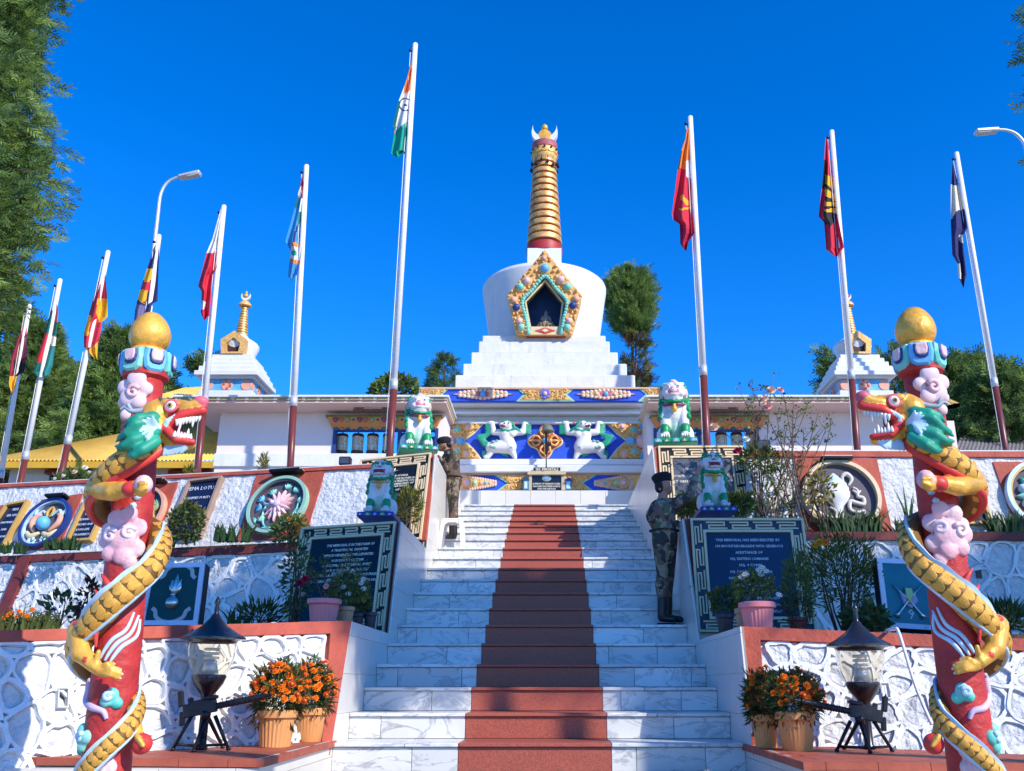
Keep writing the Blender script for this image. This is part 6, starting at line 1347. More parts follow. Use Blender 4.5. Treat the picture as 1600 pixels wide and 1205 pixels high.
def dragon(sgn, label):
    YP = 4.8; aL = lambda v: 165 + (1205 - v) * 72 / 705; aR = lambda v: 1520 - (1205 - v) * 92 / 705
    if sgn > 0: P = lambda u, v, d=0: atY(u, v, YP + d)
    else:
        def P(u, v, d=0):
            w = v - 8 if v < 1100 else v; return atY(aR(w) - (u - aL(v)) * 1.06, w, YP + d)
    A = lambda v: P(aL(v), v)
    t = thing('dragon_pillar', label, 'pillar', (0, 0, 0), 'red pillars with golden dragons')
    base = A(1205); top = A(560); ax = (top - base).normalized(); base = base - ax * ((base.z - GZ) / ax.z)
    Q = ax.to_track_quat('Z', 'Y').to_matrix().to_4x4(); M = Matrix.Translation(base) @ Q; inv = M.inverted()
    hz = lambda v: (inv @ A(v)).z; h0, h1 = hz(1205), hz(590)
    rs_ = lambda h: lerp(.117, .094, min(1.05, max(-.5, (h - h0) / (h1 - h0))))
    mb = MB(); n = 24; prof = [(rs_(h) * (1 + .012 * math.sin(i * 2.1)), h) for i, h in enumerate([lerp(.25, hz(585), k / n) for k in range(n + 1)])]; mb.lathe(prof, M, 28); mb.build('shaft', red, t, True)
    mb = MB(); mb.bbox(-.26, .26, -.26, .26, .0, .16, .015, 0, Matrix.Translation((base.x, base.y, base.z))); mb.bbox(-.21, .21, -.21, .21, .16, .27, .015, 0, Matrix.Translation((base.x, base.y, base.z))); mb.build('plinth', red, t)
    # capital: red block, lotus petals, golden egg
    hc = hz(592); hp = hz(553); mb = MB(); mb.lathe([(.094, hc - .02), (.122, hc), (.124, hc + .035), (.118, hc + .06), (.112, hp - .02), (.09, hp)], M, 12); mb.build('capital_block', red, t, 40)
    for k in range(6):
        a = k * math.pi / 3 - math.pi / 2 + .25; d = Vector((math.cos(a), math.sin(a), 0)); e = Vector((-d.y, d.x, 0)); T3 = lambda p: M @ Vector(p)
        f_ = Fr(M @ (d * .113 + Vector((0, 0, (hc + hp) / 2 + .012))), (M.to_3x3() @ e), (M.to_3x3() @ Vector((0, 0, 1)))); Hh = (hp - hc) * .5
        mb = MB(); pl = [(-.058, Hh * .8), (-.066, 0), (-.055, -Hh * .75), (-.03, -Hh * 1.0), (.03, -Hh * 1.0), (.055, -Hh * .75), (.066, 0), (.058, Hh * .8)]
        mb.prism(pl, -.03, .018, f_, 0, .012); mb.prism([(x * .62, y * .62 + .012) for x, y in pl], .018, .028, f_, 1, .006); mb.prism([(x * .5, y * .5 + .018) for x, y in pl], .028, .036, f_, 2, .006)
        mb.build('lotus_petal', [sky_blue if k % 2 == 0 else teal, deep_blue, pink], t)
    mb = MB(); mb.lathe([(.085, hp - .01), (.096, hp), (.092, hp + .022), (.07, hp + .03)], M, 28); mb.build('gold_ring', gold, t, True)
    he = hz(494) - hp - .01; mb = MB(); mb.lathe([(.004 if k in (0, 18) else .109 * math.sin(math.acos(1 - k / 9)) * (1 - .20 * (k / 9 - 1)), hp + .004 + (he + .03) * k / 18) for k in range(19)], M, 32); mb.build('golden_egg', gold, t, True)
    # coiling body
    pts = [(256, 672, -.13, .066), (236, 693, -.18, .076), (205, 715, -.20, .082), (172, 742, -.15, .080), (152, 772, -.02, .075), (165, 800, .12, .07), (205, 815, .18, .07), (240, 828, .10, .07), (250, 850, -.02, .07), (236, 885, -.14, .07), (205, 915, -.19, .075), (170, 948, -.19, .078), (138, 985, -.12, .078), (122, 1015, .0, .07), (140, 1045, .14, .065), (180, 1065, .18, .06), (207, 1085, .08, .055), (212, 1110, -.04, .052), (195, 1140, -.14, .052), (165, 1170, -.17, .052), (135, 1205, -.14, .05), (112, 1245, .0, .05), (130, 1280, .14, .045), (170, 1305, .12, .04), (192, 1335, -.03, .03), (172, 1365, -.13, .016)]
    path = bez([tuple(P(a, b, c)) + (r,) for a, b, c, r in [p for p in pts]] and [Vector((*P(a, b, c * .94), r * .86)) for a, b, c, r in pts], 8)
    C3 = [Vector(p[:3]) for p in path]; rad = [p[3] for p in path]
    mb = MB(); mb.tube(C3, rad, 16); body = mb.build('dragon_body', gold_d, t, True)
    L = [0]
    for i in range(1, len(C3)): L.append(L[-1] + (C3[i] - C3[i - 1]).length)
    def at(s):
        i = max(1, next((k for k in range(len(L)) if L[k] >= s), len(L) - 1)); k = (s - L[i - 1]) / max(1e-6, L[i] - L[i - 1]); tg = (C3[min(i + 1, len(C3) - 1)] - C3[max(0, i - 2)]).normalized(); return C3[i - 1].lerp(C3[i], k), lerp(rad[i - 1], rad[i], k), tg
    def out(p): q = inv @ p; a = M @ Vector((0, 0, q.z)); return (p - a).normalized()
    s = .06; row = 0; cnt = 0
    while s < L[-1] * .80 and cnt < 296:
        p, r, tg = at(s); o_ = out(p); o_ = (o_ - tg * o_.dot(tg)).normalized(); sd = tg.cross(o_)
        for k in range(4):
            a = R((k - 1.5) * 46 + (23 if row % 2 else 0)); nrm = o_ * math.cos(a) + sd * math.sin(a); x = tg.cross(nrm).normalized() * 1.0; y = tg
            if (p + nrm * r).y > YP + .10 or cnt >= 296: continue
            w = r * .80; Mx = Matrix((x * w, y * (w * 1.04), nrm * (w * .40))).transposed().to_4x4(); Mx.translation = p + nrm * (r * .93); ob = bpy.data.objects.new('scale', SCALE); COL.objects.link(ob); ob.parent = body; ob.matrix_basis = Mx; cnt += 1
        s += r * .86; row += 1
    # red belly band and pale fin along the coils
    bel, fin = [], []
    N_ = 150
    for i in range(N_ + 1):
        p, r, tg = at(.03 + (L[-1] * .86) * i / N_); o_ = out(p); o_ = (o_ - tg * o_.dot(tg)).normalized(); sd = tg.cross(o_); sd = sd if sd.z > 0 else -sd
        bel.append(p - sd * r * .86 + o_ * r * .35); fin.append((p + sd * r * 1.0 + o_ * r * .30, o_, sd, r))
    mb = MB(); mb.tube(bel[:44], [.026] * 44, 8); mb.build('red_belly_band', bright_red, t, True)
    mb = MB(); mb.tube(bel[60:], [.012] * len(bel[60:]), 8); mb.build('blue_belly_band', pale_blue, t, True)
    for a, b_, m in ((48, N_, pale_blue),):
        mb = MB(); ring = []
        for i in range(a, b_): p, o_, sd, r = fin[i]; k = .6 + .4 * abs(math.sin(i * .55)); ring.append((p - sd * r * .25, p + sd * r * .26 * k + o_ * r * .12, o_ * .010))
        vs = []; fs = []
        for q in ring: vs += [q[0] + q[2], q[1] + q[2] * .6, q[1] - q[2] * .6, q[0] - q[2]]
        for i in range(len(ring) - 1):
            for k in range(4): j = (k + 1) % 4; fs.append((i * 4 + k, i * 4 + j, i * 4 + 4 + j, i * 4 + 4 + k))
        mb.add(vs, fs); mb.build('dorsal_fin', m, t, 50)
    for u, v, d in ((160, 915, -.2), (150, 940, -.2), (160, 965, -.2)):                     # red flame frills beside the coil
        pts_ = [P(u + 8 - k * 2 + 4 * math.sin(k * 1.6), v + 8 - k * 9, d + .05) for k in range(4)]; mb = MB(); mb.tube(pts_, [.02, .018, .013, .004], 8); mb.build('flame_frill', bright_red, t, True)
    # head
    S = []
    def c(a, b, ra, rb, m): S.append(('c', tuple(P(*a)), tuple(P(*b)), ra, rb, m))
    def b(a, r, m): S.append(('b', tuple(P(*a)), r, m))
    g, rd, rs2, jd, pb, dk, pk = 0, 1, 2, 3, 4, 5, 6
    b((246, 648, -.15), (.085, .088, .078), g); c((250, 642, -.15), (288, 637, -.15), .07, .044, g); c((286, 638, -.19), (308, 633, -.18), .03, .034, g); c((286, 638, -.11), (308, 633, -.12), .03, .034, g)
    b((314, 627.5, -.175), (.042, .038, .033), rs2); b((314, 627.5, -.125), (.042, .038, .033), rs2)
    for d in (-.205, -.095): c((258, 666, d), (284, 648, d), .022, .026, rd); c((284, 648, d), (316, 641, (d - .15) / 2), .026, .026, rd); c((258, 668, d), (275, 686, d), .024, .024, rd); c((275, 686, d), (301, 690, (d - .15) / 2), .022, .017, rd)
    c((272, 652, -.15), (308, 643, -.15), .046, .032, rd); c((260, 670, -.15), (292, 690, -.15), .040, .022, dk); c((266, 676, -.15), (294, 682, -.15), .024, .014, rs2)
    b((270, 668, -.15), (.055, .04, .05), dk); c((250, 674, -.15), (276, 698, -.15), .050, .034, g); c((276, 698, -.15), (299, 696, -.15), .034, .022, g); b((246, 666, -.19), (.06, .05, .058), g); b((246, 666, -.11), (.06, .05, .058), g)
    for d in (-.20, -.10): c((258, 629, d), (277, 630, d), .022, .016, g); c((256, 627, d), (250, 621, d), .016, .006, 7); c((266, 627, d), (262, 620, d), .014, .005, 7); c((240, 640, d), (226, 650, d - .02), .026, .018, g); c((238, 643, d - .02), (228, 652, d - .03), .016, .010, rs2)
    for k in range(7): a = R(95 + k * 24); c((242, 668, -.24), (240 + 20 * math.cos(a), 668 - 18 * math.sin(a), -.29), .024, .007, pb)
    for k in range(5): c((260 + k * 7, 701 - k * .3, -.17), (254 + k * 7, 712 - k * .8, -.18), .018, .006, pb)
    c((283, 645, -.21), (262, 658, -.22), .012, .016, pb); c((262, 658, -.22), (258, 672, -.215), .016, .008, pb)
    for k, (x1, y1, x2, y2, x3, y3) in enumerate(((240, 652, 216, 654, 192, 668), (238, 660, 212, 662, 184, 682), (240, 668, 208, 674, 181, 690), (240, 676, 208, 687, 180, 697), (240, 684, 212, 697, 184, 704), (242, 690, 222, 703, 198, 711), (236, 664, 214, 670, 196, 690))):
        d = -.275 - .014 * (k % 2); xm, ym = (x2 + x3) / 2, (y2 + y3) / 2 + (4 if k % 2 else -3); c((x1, y1, d + .05), (x2, y2, d), .032, .030, jd); c((x2, y2, d), (xm, ym, d), .030, .022, jd); c((xm, ym, d), (x3, y3, d + .03), .022, .006, jd)
    head = sculpt('dragon_head', S, [gold, bright_red, rosy, jade, pale_blue, mat('dark_mouth_red', (0, 0, 0)), pink, mat('grey_brow_paint', (.12, .12, .10), rough=.5)], .0075, t, 2)
    for d, e in ((-.213, -1), (-.087, 1)):
        q = P(268, 634, d); mb = MB(); mb.ball((q.x, q.y + .012 * -e * 0, q.z), (.030, .020, .030), 16, 10, 0); mb.tube([(q.x + .031 * math.cos(a), q.y + .004 * e, q.z + .031 * math.sin(a)) for a in [2 * math.pi * k / 20 for k in range(21)]], .008, 6, 1)
        mb.ball((q.x, q.y + .014 * e, q.z), (.016, .010, .016), 12, 8, 2); mb.ball((q.x, q.y + .021 * e, q.z), (.008, .006, .008), 10, 6, 3); mb.build('eye', [eye_w, rosy, goldf, black], head, True)
    def tooth(u, v, d, L_, w, dn):
        q = P(u, v, d); mb = MB(); mb.lathe([(w, 0), (w * .85, L_ * .4), (w * .45, L_ * .8), (.001, L_)], Matrix.Translation(q) @ (Matrix.Rotation(math.pi + .1, 4, 'X') if dn else Matrix.Rotation(.05, 4, 'Y')), 8); mb.build('tooth', tooth_m, head, True)
    for k in range(8): tooth(277 + k * 5, 655 - k * 1.0, -.222 + .007 * k, .062 if k in (1, 5) else .036, .0115, 1)
    for k in range(6): tooth(272 + k * 5, 683 + .8 * k, -.222 + .008 * k, .06 if k in (1, 4) else .036, .0115, 0)
    for k in range(4): tooth(288 + k * 6, 653 - k * .6, -.09, .028, .009, 1)
    mb = MB(); hp_ = bez([P(238, 634, -.19), P(222, 641, -.20), P(206, 642, -.21), P(196, 636, -.21), P(188, 640, -.21)], 5); mb.tube(hp_, [.02 - .012 * i / (len(hp_) - 1) for i in range(len(hp_))], 8); mb.tube([P(206, 642, -.21), P(200, 632, -.22), P(199, 628, -.22)], [.012, .009, .004], 7); mb.build('horn', mat('grey_blue_horn', (.45, .55, .62), rough=.5, col2=(.2, .25, .28)), head, True)
    # fore claw holding a pearl, lower claw on the shaft
    S = [('c', tuple(P(152, 762, -.08)), tuple(P(178, 768, -.20)), .060, .050, 0), ('c', tuple(P(178, 768, -.20)), tuple(P(206, 763, -.24)), .048, .036, 0), ('c', tuple(P(204, 764, -.24)), tuple(P(208, 763, -.24)), .043, .043, 1), ('c', tuple(P(150, 750, -.10)), tuple(P(190, 752, -.20)), .02, .016, 1), ('c', tuple(P(190, 752, -.20)), tuple(P(207, 759, -.24)), .016, .012, 1), ('b', tuple(P(212, 762, -.24)), (.035, .04, .04), 0)]
    for dv, dd in ((-9, -.0), (-2, -.06), (6, -.06), (11, .0)):
        S += [('c', tuple(P(212, 762 + dv * .5, -.25)), tuple(P(220, 758 + dv * 1.25, -.27 + dd * .4)), .019, .016, 0), ('c', tuple(P(220, 758 + dv * 1.25, -.27 + dd * .4)), tuple(P(229, 757 + dv * .9, -.28 + dd * .3)), .016, .009, 0)]
    sculpt('upper_claw', S, [gold, bright_red], .007, t, 1)
    q = P(224, 757, -.255); mb = MB(); mb.ball(tuple(q), (.046, .046, .05), 18, 12); mb.build('pink_pearl', pink, t, True)
    S = [('c', tuple(P(124, 985, -.08)), tuple(P(127, 1020, -.15)), .058, .048, 0), ('c', tuple(P(127, 1020, -.15)), tuple(P(150, 1042, -.185)), .045, .032, 0), ('b', tuple(P(158, 1046, -.185)), (.04, .03, .03), 0), ('b', tuple(P(134, 1031, -.20)), (.016, .012, .016), 1), ('c', tuple(P(120, 975, -.12)), tuple(P(150, 985, -.17)), .02, .014, 1), ('c', tuple(P(150, 985, -.17)), tuple(P(150, 1010, -.17)), .014, .008, 1)]
    for k, (u2, v2) in enumerate(((176, 1036), (186, 1045), (188, 1052), (185, 1059))): S += [('c', tuple(P(158, 1043 + k * 3, -.19)), tuple(P((158 + u2) / 2, (1043 + k * 3 + v2) / 2 - 2, -.205)), .016, .015, 0), ('c', tuple(P((158 + u2) / 2, (1043 + k * 3 + v2) / 2 - 2, -.205)), tuple(P(u2, v2, -.19)), .014, .010, 0), ('c', tuple(P(u2, v2, -.19)), tuple(P(u2 + 5, v2 + 1, -.185)), .009, .004, 2)]
    S += [('c', tuple(P(150, 1036, -.19)), tuple(P(154, 1018, -.20)), .017, .012, 0)]
    sculpt('lower_claw', S, [gold, bright_red, tooth_m], .007, t, 1)
    S = [('c', tuple(P(212, 1130, -.06)), tuple(P(218, 1155, -.10)), .03, .024, 0), ('b', tuple(P(222, 1162, -.10)), (.05, .045, .05), 1), ('c', tuple(P(214, 1150, -.14)), tuple(P(224, 1166, -.15)), .014, .008, 0)]
    sculpt('tail_claw', S, [gold, bright_red], .008, t, 1)
    # clouds in relief on the shaft
    def cyl(u, v, lift=0):
        a = A(v); q = P(u, v); dx = q.x - a.x; h = (inv @ a).z; r = rs_(h) + lift; dx = max(-r * .97, min(r * .97, dx)); return Vector((a.x + dx, a.y - math.sqrt(max(1e-6, r * r - dx * dx)), q.z))
    def cloud(lobes, m, m2, swirls):
        S = [('b', tuple(cyl(u, v, .0)), (r, .026, r), 0) for u, v, r in lobes]
        o = sculpt('cloud_relief', S, [m], .0075, t, 2)
        for u, v, r in swirls:
            mb = MB(); sp = spiral(0, 0, r / .0034, 1.3, .5, 1, 16); mb.tube([cyl(u + a, v - b_, .024) for a, b_ in sp], [.015 * (1 - .3 * i / 16) for i in range(17)], 7); mb.build('cloud_swirl', m2, t, True)
    lp = mat('light_pink_paint', (.80, .60, .62), rough=.55)
    cloud([(196, 815, .05), (215, 808, .045), (225, 828, .05), (180, 845, .055), (205, 845, .075), (185, 868, .045), (205, 872, .05), (222, 860, .05), (215, 885, .04), (180, 830, .04), (213, 905, .022)], pink, lp, ((188, 842, .04), (217, 838, .035)))
    cloud([(205, 610, .05), (225, 600, .055), (215, 628, .06), (238, 615, .04), (200, 632, .035), (228, 635, .045), (208, 655, .035)], lp, pink, ((222, 622, .035),))
    def ribbonc(lines, r, m, nm='painted_ribbon'):
        mb = MB()
        for l in lines: P_ = bez([cyl(u, v, .004) for u, v in l], 6); mb.tube(P_, [r * (.55 + .45 * math.sin(math.pi * i / (len(P_) - 1))) for i in range(len(P_))], 8)
        mb.build(nm, m, t, True)
    ribbonc([[(150, 1062), (140, 1066), (136, 1080), (142, 1096), (160, 1104), (178, 1110), (183, 1122)], [(143, 1060), (134, 1072), (132, 1092)]], .018, lilac)
    ribbonc([[(218, 958 ), (209, 985), (192, 1000), (180, 1016), (172, 1030)], [(222, 962), (214, 990), (198, 1006), (187, 1021), (180, 1033)], [(226, 968), (219, 994), (204, 1011), (194, 1025), (188, 1035)]], .011, pale_blue)
    cloud([(190, 1085, .035), (182, 1095, .03), (196, 1098, .03)], teal, pale_blue, ((188, 1088, .022),))
    cloud([(138, 1140, .035), (150, 1150, .035), (130, 1155, .035), (142, 1165, .03), (132, 1172, .025)], teal, pale_blue, ((140, 1150, .026),))
    cloud([(188, 1170, .035), (175, 1185, .045), (168, 1200, .05), (185, 1196, .04)], pink, lp, ((176, 1192, .03),))
    cloud([(243, 710, .03), (236, 704, .025)], teal, pale_blue, ())
    cloud([(225, 780, .022), (220, 795, .018), (230, 770, .018)], pale_blue, pale_blue, ())
    return seat(t, (base.x, base.y, base.z))
dragon(1, 'left red pillar with golden egg top and a coiled golden dragon facing right')
dragon(-1, 'right red pillar with golden egg top and a coiled golden dragon facing left')
# ------------------------------------------------------------------ flagpoles and flags
flagc = {}
def fm_(name, col): return mat('flag_' + name, col, rough=.8, var=.08, vs=3, bump=.3, bs=60)
FC = dict(saffron=fm_('saffron', (.75, .20, .03)), white=fm_('white', (.75, .74, .74)), green=fm_('green', (.0, .36, .24)), dkgreen=fm_('dark_green', (.0, .13, .12)), navy=fm_('navy', (.02, .025, .12)), red=fm_('red', (.62, .02, .05)), maroon=fm_('maroon', (.28, .02, .05)), yellow=fm_('yellow', (.80, .42, .02)), sky=fm_('sky', (.05, .32, .66)), black=fm_('black', (.015, .015, .02)), cream=fm_('cream', (.68, .62, .48)), violet=fm_('grey_violet', (.16, .15, .30)), teal=fm_('teal', (.02, .22, .22)), pinkred=fm_('pink_red', (.62, .10, .14)), orange=fm_('orange', (.80, .24, .04)), crimson=fm_('crimson', (.45, .01, .05)))
def inside(poly, x, y):
    c = False
    for i in range(len(poly)):
        a, b = poly[i - 1], poly[i]
        if (a[1] > y) != (b[1] > y) and x < (b[0] - a[0]) * (y - a[1]) / (b[1] - a[1]) + a[0]: c = not c
    return c
def flagpole(top, bot, vcol, Y, lab, outline, base, patches_, flab, r=.06, fold=.05):
    A = atY(*bot, Y); B = atY(*top, Y); B.y = A.y + .0; A.z = min(A.z, A.z); d = (B - A).normalized()
    zc = atY(lerp(top[0], bot[0], (vcol - top[1]) / (bot[1] - top[1])), vcol, Y)
    t = thing('flagpole', lab, 'flagpole', (0, 0, 0), 'flagpoles on the terrace'); A2 = A - d * ((A.z - TZ + .1) / d.z)
    mb = MB(); mb.tube([zc, B], [r, r * .88], 14); mb.build('upper_tube', polewhite, t, True)
    mb = MB(); mb.tube([A2, zc], [r * 1.12, r * 1.12], 14); mb.build('maroon_lower_tube', mat('flagpole_maroon_paint', (.16, .035, .03), rough=.35), t, True)
    mb = MB(); mb.tube([zc - d * .04, zc - d * .039, zc + d * .16, zc + d * .161], [r * .9, r * 1.2, r * 1.2, r * .9], 14); mb.build('collar', steel, t, True)
    mb = MB(); mb.ball(tuple(B), (r * .88, r * .88, r * .6), 12, 6); mb.build('cap', polewhite, t, True)
    mb = MB(); P = B - d * .16 + Vector((-r * 1.6, 0, 0)); mb.ball(tuple(P), .035, 8, 6); mb.tube([P, B - d * .16], .014, 6); mb.build('pulley', iron, t, True)
    mb = MB(); mb.tube([P, A2.lerp(B, .25) + Vector((-r * 1.3, -.02, 0)), A2 + Vector((-r * 1.4, -.03, .9))], .007, 5); mb.build('halyard', polewhite, t, True)
    seat(t, A2)
    # the flag hangs folded beside the pole
    vs_ = [p[1] for p in outline]; v0, v1 = min(vs_), max(vs_); NR = max(30, int((v1 - v0) / 1.6)); NC = 16; rows = []
    for j in range(NR + 1):
        v = lerp(v0 + .05, v1 - .05, j / NR); xs = []
        for i in range(len(outline)):
            a, b = outline[i - 1], outline[i]
            if (a[1] > v) != (b[1] > v): xs.append((b[0] - a[0]) * (v - a[1]) / (b[1] - a[1]) + a[0])
        if len(xs) < 2: xs = [outline[vs_.index(v0 if j < NR / 2 else v1)][0]] * 2
        rows.append((v, min(xs), max(xs)))
    mb = MB(); names = [base] + [q for _, q in patches_]; uniq = []; [uniq.append(q) for q in names if q not in uniq]; uv = []
    for j, (v, l, rr_) in enumerate(rows):
        for i in range(NC + 1):
            s = i / NC; u = lerp(l, rr_, s); env = min(1, j / (NR * .25)); dd = fold * env * (1.3 * math.sin(s * 9.5 + j * .035 + Y) + .5 * math.sin(s * 4 - j * .05)) - .03
            uv.append((u, v)); mb.v.append(tuple(atY(u, v, Y + dd)))
    for j in range(NR):
        for i in range(NC):
            a = j * (NC + 1) + i; u = (uv[a][0] + uv[a + 1][0]) / 2; v = (uv[a][1] + uv[a + NC + 1][1]) / 2; m = base
            for pl, q in patches_:
                if inside(pl, u, v): m = q
            mb.f.append((a, a + NC + 1, a + NC + 2, a + 1)); mb.m.append(uniq.index(m))
    o = mb.build('flag', [FC[q] for q in uniq], None, True); tag(seat(o, atY(outline[0][0], outline[0][1], Y)), flab, 'flag', 'flags hanging from the poles')
ringp = lambda cx, cy, r0, n=16: [(cx + r0 * math.cos(2 * math.pi * i / n), cy + r0 * math.sin(2 * math.pi * i / n)) for i in range(n)]
flagpole((649, 69), (606, 755), 606, 16, 'tallest flagpole, left of the chorten, white above and maroon below', [(643, 96), (645, 104), (638, 236), (636, 233), (622, 246), (611, 239), (617, 200), (613, 197), (622, 160), (634, 128)], 'saffron',
    [([(634, 120), (636, 146), (643, 138), (641, 187), (616, 204), (619, 165)], 'white'), ([(634, 118), (640, 138), (631, 147)], 'orange'), (ringp(633.5, 163, 10.5), 'navy'), (ringp(633.5, 163, 8.6), 'white'), (ringp(634, 164, 2.2), 'navy'), ([(642, 185), (618, 203), (605, 250), (642, 250)], 'green'), ([(627, 157), (622, 158), (609, 200), (618, 202)], 'dkgreen'), ([(632, 196), (636, 194), (631, 240), (627, 240)], 'dkgreen')], 'orange, white and green flag with a blue wheel on the tallest pole')
flagpole((479, 259), (453, 740), 632, 17, 'white flagpole between the left small chorten and the tallest pole', [(474, 271), (477, 273), (476, 300), (471, 399), (465, 428), (456, 439), (450, 431), (454, 391), (446, 376), (461, 321), (465, 306), (468, 293)], 'sky',
    [([(465, 260), (480, 260), (480, 310), (470, 312), (466, 294)], 'maroon'), ([(470, 290), (464, 307), (468, 309), (472, 300)], 'white'), ([(471, 309), (476, 309), (474, 332), (467, 332)], 'white'), ([(467, 305), (461, 305), (459, 322), (464, 326)], 'teal'), ([(466, 331), (476, 329), (474, 352), (464, 355)], 'teal'), ([(455, 377), (474, 382), (473, 416), (452, 408)], 'orange'), ([(455, 384), (474, 388), (473, 408), (452, 403)], 'white'), (ringp(459.5, 395, 4.6), 'green'), ([(463, 352), (466, 352), (460, 378), (457, 378)], 'navy')], 'sky blue flag with a round orange, white and green badge')
flagpole((350, 322), (307, 752), 632, 18, 'flagpole just right of the left dragon egg, in front of the small chorten', [(345, 326), (347, 332), (339, 417), (332, 430), (328, 492), (319, 501), (313.5, 488), (315, 455), (309.5, 447), (323, 394), (332, 372)], 'red', [([(320, 320), (350, 320), (344, 393), (318, 396)], 'white'), ([(316, 468), (322, 472), (318, 484), (313, 482)], 'white'), ([(325, 424), (340, 420), (338, 426), (325, 430)], 'crimson')], 'plain red flag with a white top half above the left small chorten')
flagpole((248.5, 368), (214, 640), 660, 19, 'flagpole rising behind the golden egg of the left dragon pillar', [(246, 371), (249, 380), (247, 440), (246.5, 470), (237.6, 474), (233, 500), (221, 512), (208, 513), (211, 484), (216.5, 461), (236, 400)], 'navy', [([(230, 420), (240, 420), (234, 441), (224, 441)], 'yellow'), ([(226, 440), (236, 440), (232, 455), (220, 453)], 'red'), ([(220, 452), (231, 453), (228, 476), (212, 466)], 'yellow'), ([(212, 474), (230, 478), (222, 520), (200, 520)], 'violet')], 'navy flag with yellow and red bands behind the left golden egg')
flagpole((169, 393), (91, 765), 692, 19.5, 'flagpole left of the left dragon pillar with a red and yellow flag', [(163, 424), (165, 432), (168, 473), (168, 495), (159, 504), (156, 526), (153, 535), (152, 563), (138, 551), (136, 540), (131, 542), (131, 520), (139, 490), (152, 442)], 'red', [([(150, 440), (158, 440), (146, 500), (137, 492)], 'maroon'), ([(153, 466), (172, 466), (172, 500), (156, 503), (150, 488)], 'yellow'), ([(137, 492), (143, 492), (138, 524), (128, 524)], 'yellow'), ([(136, 548), (156, 532), (156, 570), (136, 556)], 'yellow')], 'red flag with yellow squares left of the left dragon pillar')
flagpole((94, 437), (26, 785), 716, 20.5, 'second flagpole from the left edge with a dark green flag', [(88, 470), (91, 484), (90, 504), (87, 537), (82, 571), (76, 588), (60, 590), (52, 582), (58, 560), (69, 523), (79, 484)], 'dkgreen', [([(80, 470), (94, 470), (94, 506), (84, 500)], 'pinkred'), ([(70, 522), (76, 522), (64, 566), (55, 566)], 'red'), ([(74, 545), (90, 540), (82, 592), (62, 592)], 'teal'), ([(78, 524), (90, 526), (88, 541), (80, 541)], 'white')], 'dark green flag with a red edge second from the left edge')
flagpole((46, 477), (-8, 800), 745, 21.5, 'leftmost flagpole at the edge of the photo with a maroon flag', [(40, 505), (42, 515), (42.5, 554), (38, 574), (39, 580), (32, 586), (28, 594), (27, 605), (18, 615), (14, 600), (16, 570), (18, 556), (28, 526)], 'maroon', [([(34, 510), (44, 510), (44, 556), (32, 560)], 'pinkred'), ([(22, 562), (44, 568), (40, 592), (20, 586)], 'black'), ([(12, 588), (32, 588), (32, 620), (12, 620)], 'yellow')], 'maroon flag with black and orange lower end, leftmost in the photo')
flagpole((1078.5, 183), (1106, 715), 584, 16, 'flagpole right of the chorten with a red and orange flag', [(1074, 198), (1077, 202), (1077, 235), (1081.5, 328), (1085, 364), (1076, 377), (1072, 393), (1063, 381), (1062, 350), (1052, 343), (1050, 334), (1059, 263), (1064, 237), (1070.7, 217)], 'red', [([(1064, 190), (1082, 190), (1080, 264), (1060, 263)], 'saffron'), ([(1070, 214), (1074, 250), (1071, 264), (1062, 263)], 'orange'), ([(1064, 234), (1066, 236), (1062, 264), (1057, 264)], 'black'), ([(1072, 252), (1080, 246), (1082, 277), (1072, 276)], 'white'), ([(1072, 276), (1082, 280), (1083, 304), (1074, 298)], 'crimson'), ([(1060, 350), (1090, 364), (1085, 396), (1058, 396)], 'crimson'), ([(1064, 305), (1067, 303), (1070, 309), (1077, 314), (1077, 320), (1073, 320), (1066, 313), (1063, 311)], 'yellow'), ([(1061, 326), (1079, 322), (1080, 325), (1062, 329)], 'yellow')], 'red flag with orange top and yellow emblem right of the chorten')
flagpole((1299.5, 205), (1341, 720), 590, 17, 'flagpole with a red and black striped flag in front of the right small chorten', [(1290, 214), (1294, 220), (1300.5, 273), (1307, 332), (1319, 386), (1307, 402), (1291, 390), (1287.6, 347), (1279, 338), (1284, 293), (1287.6, 252)], 'red', [([(1286, 246), (1290, 250), (1289, 296), (1282, 294)], 'black'), ([(1289, 272), (1304, 278), (1310, 334), (1289, 330)], 'yellow'), ([(1288, 286), (1295, 290), (1306, 303), (1300, 300), (1290, 294)], 'black'), ([(1289, 306), (1298, 309), (1305, 315), (1290, 316)], 'black'), ([(1289, 321), (1302, 321), (1306, 324), (1289, 327)], 'black'), ([(1286, 330), (1310, 333), (1298, 354), (1294, 362), (1287, 346)], 'black'), ([(1289, 350), (1296, 352), (1293, 394), (1289, 392)], 'crimson')], 'red flag with yellow and black stripes in front of the right small chorten')  # crimson patch puts the shade of a fold into the red cloth
flagpole((1494.5, 239), (1574, 720), 602, 18, 'rightmost flagpole with a navy and cream flag', [(1488, 254), (1491, 262), (1507.5, 331), (1511.5, 356), (1504, 370), (1510.7, 428), (1505.6, 450), (1498, 434), (1496, 411), (1488, 398), (1485.7, 350), (1485.7, 291)], 'navy', [([(1484, 288), (1500, 290), (1507, 326), (1495, 329), (1484, 346)], 'cream'), ([(1498, 366), (1504, 366), (1505, 380), (1500, 378)], 'cream'), ([(1496, 412), (1500, 412), (1503, 436), (1496, 436)], 'cream')], 'navy flag with a cream band on the rightmost pole', fold=.035)
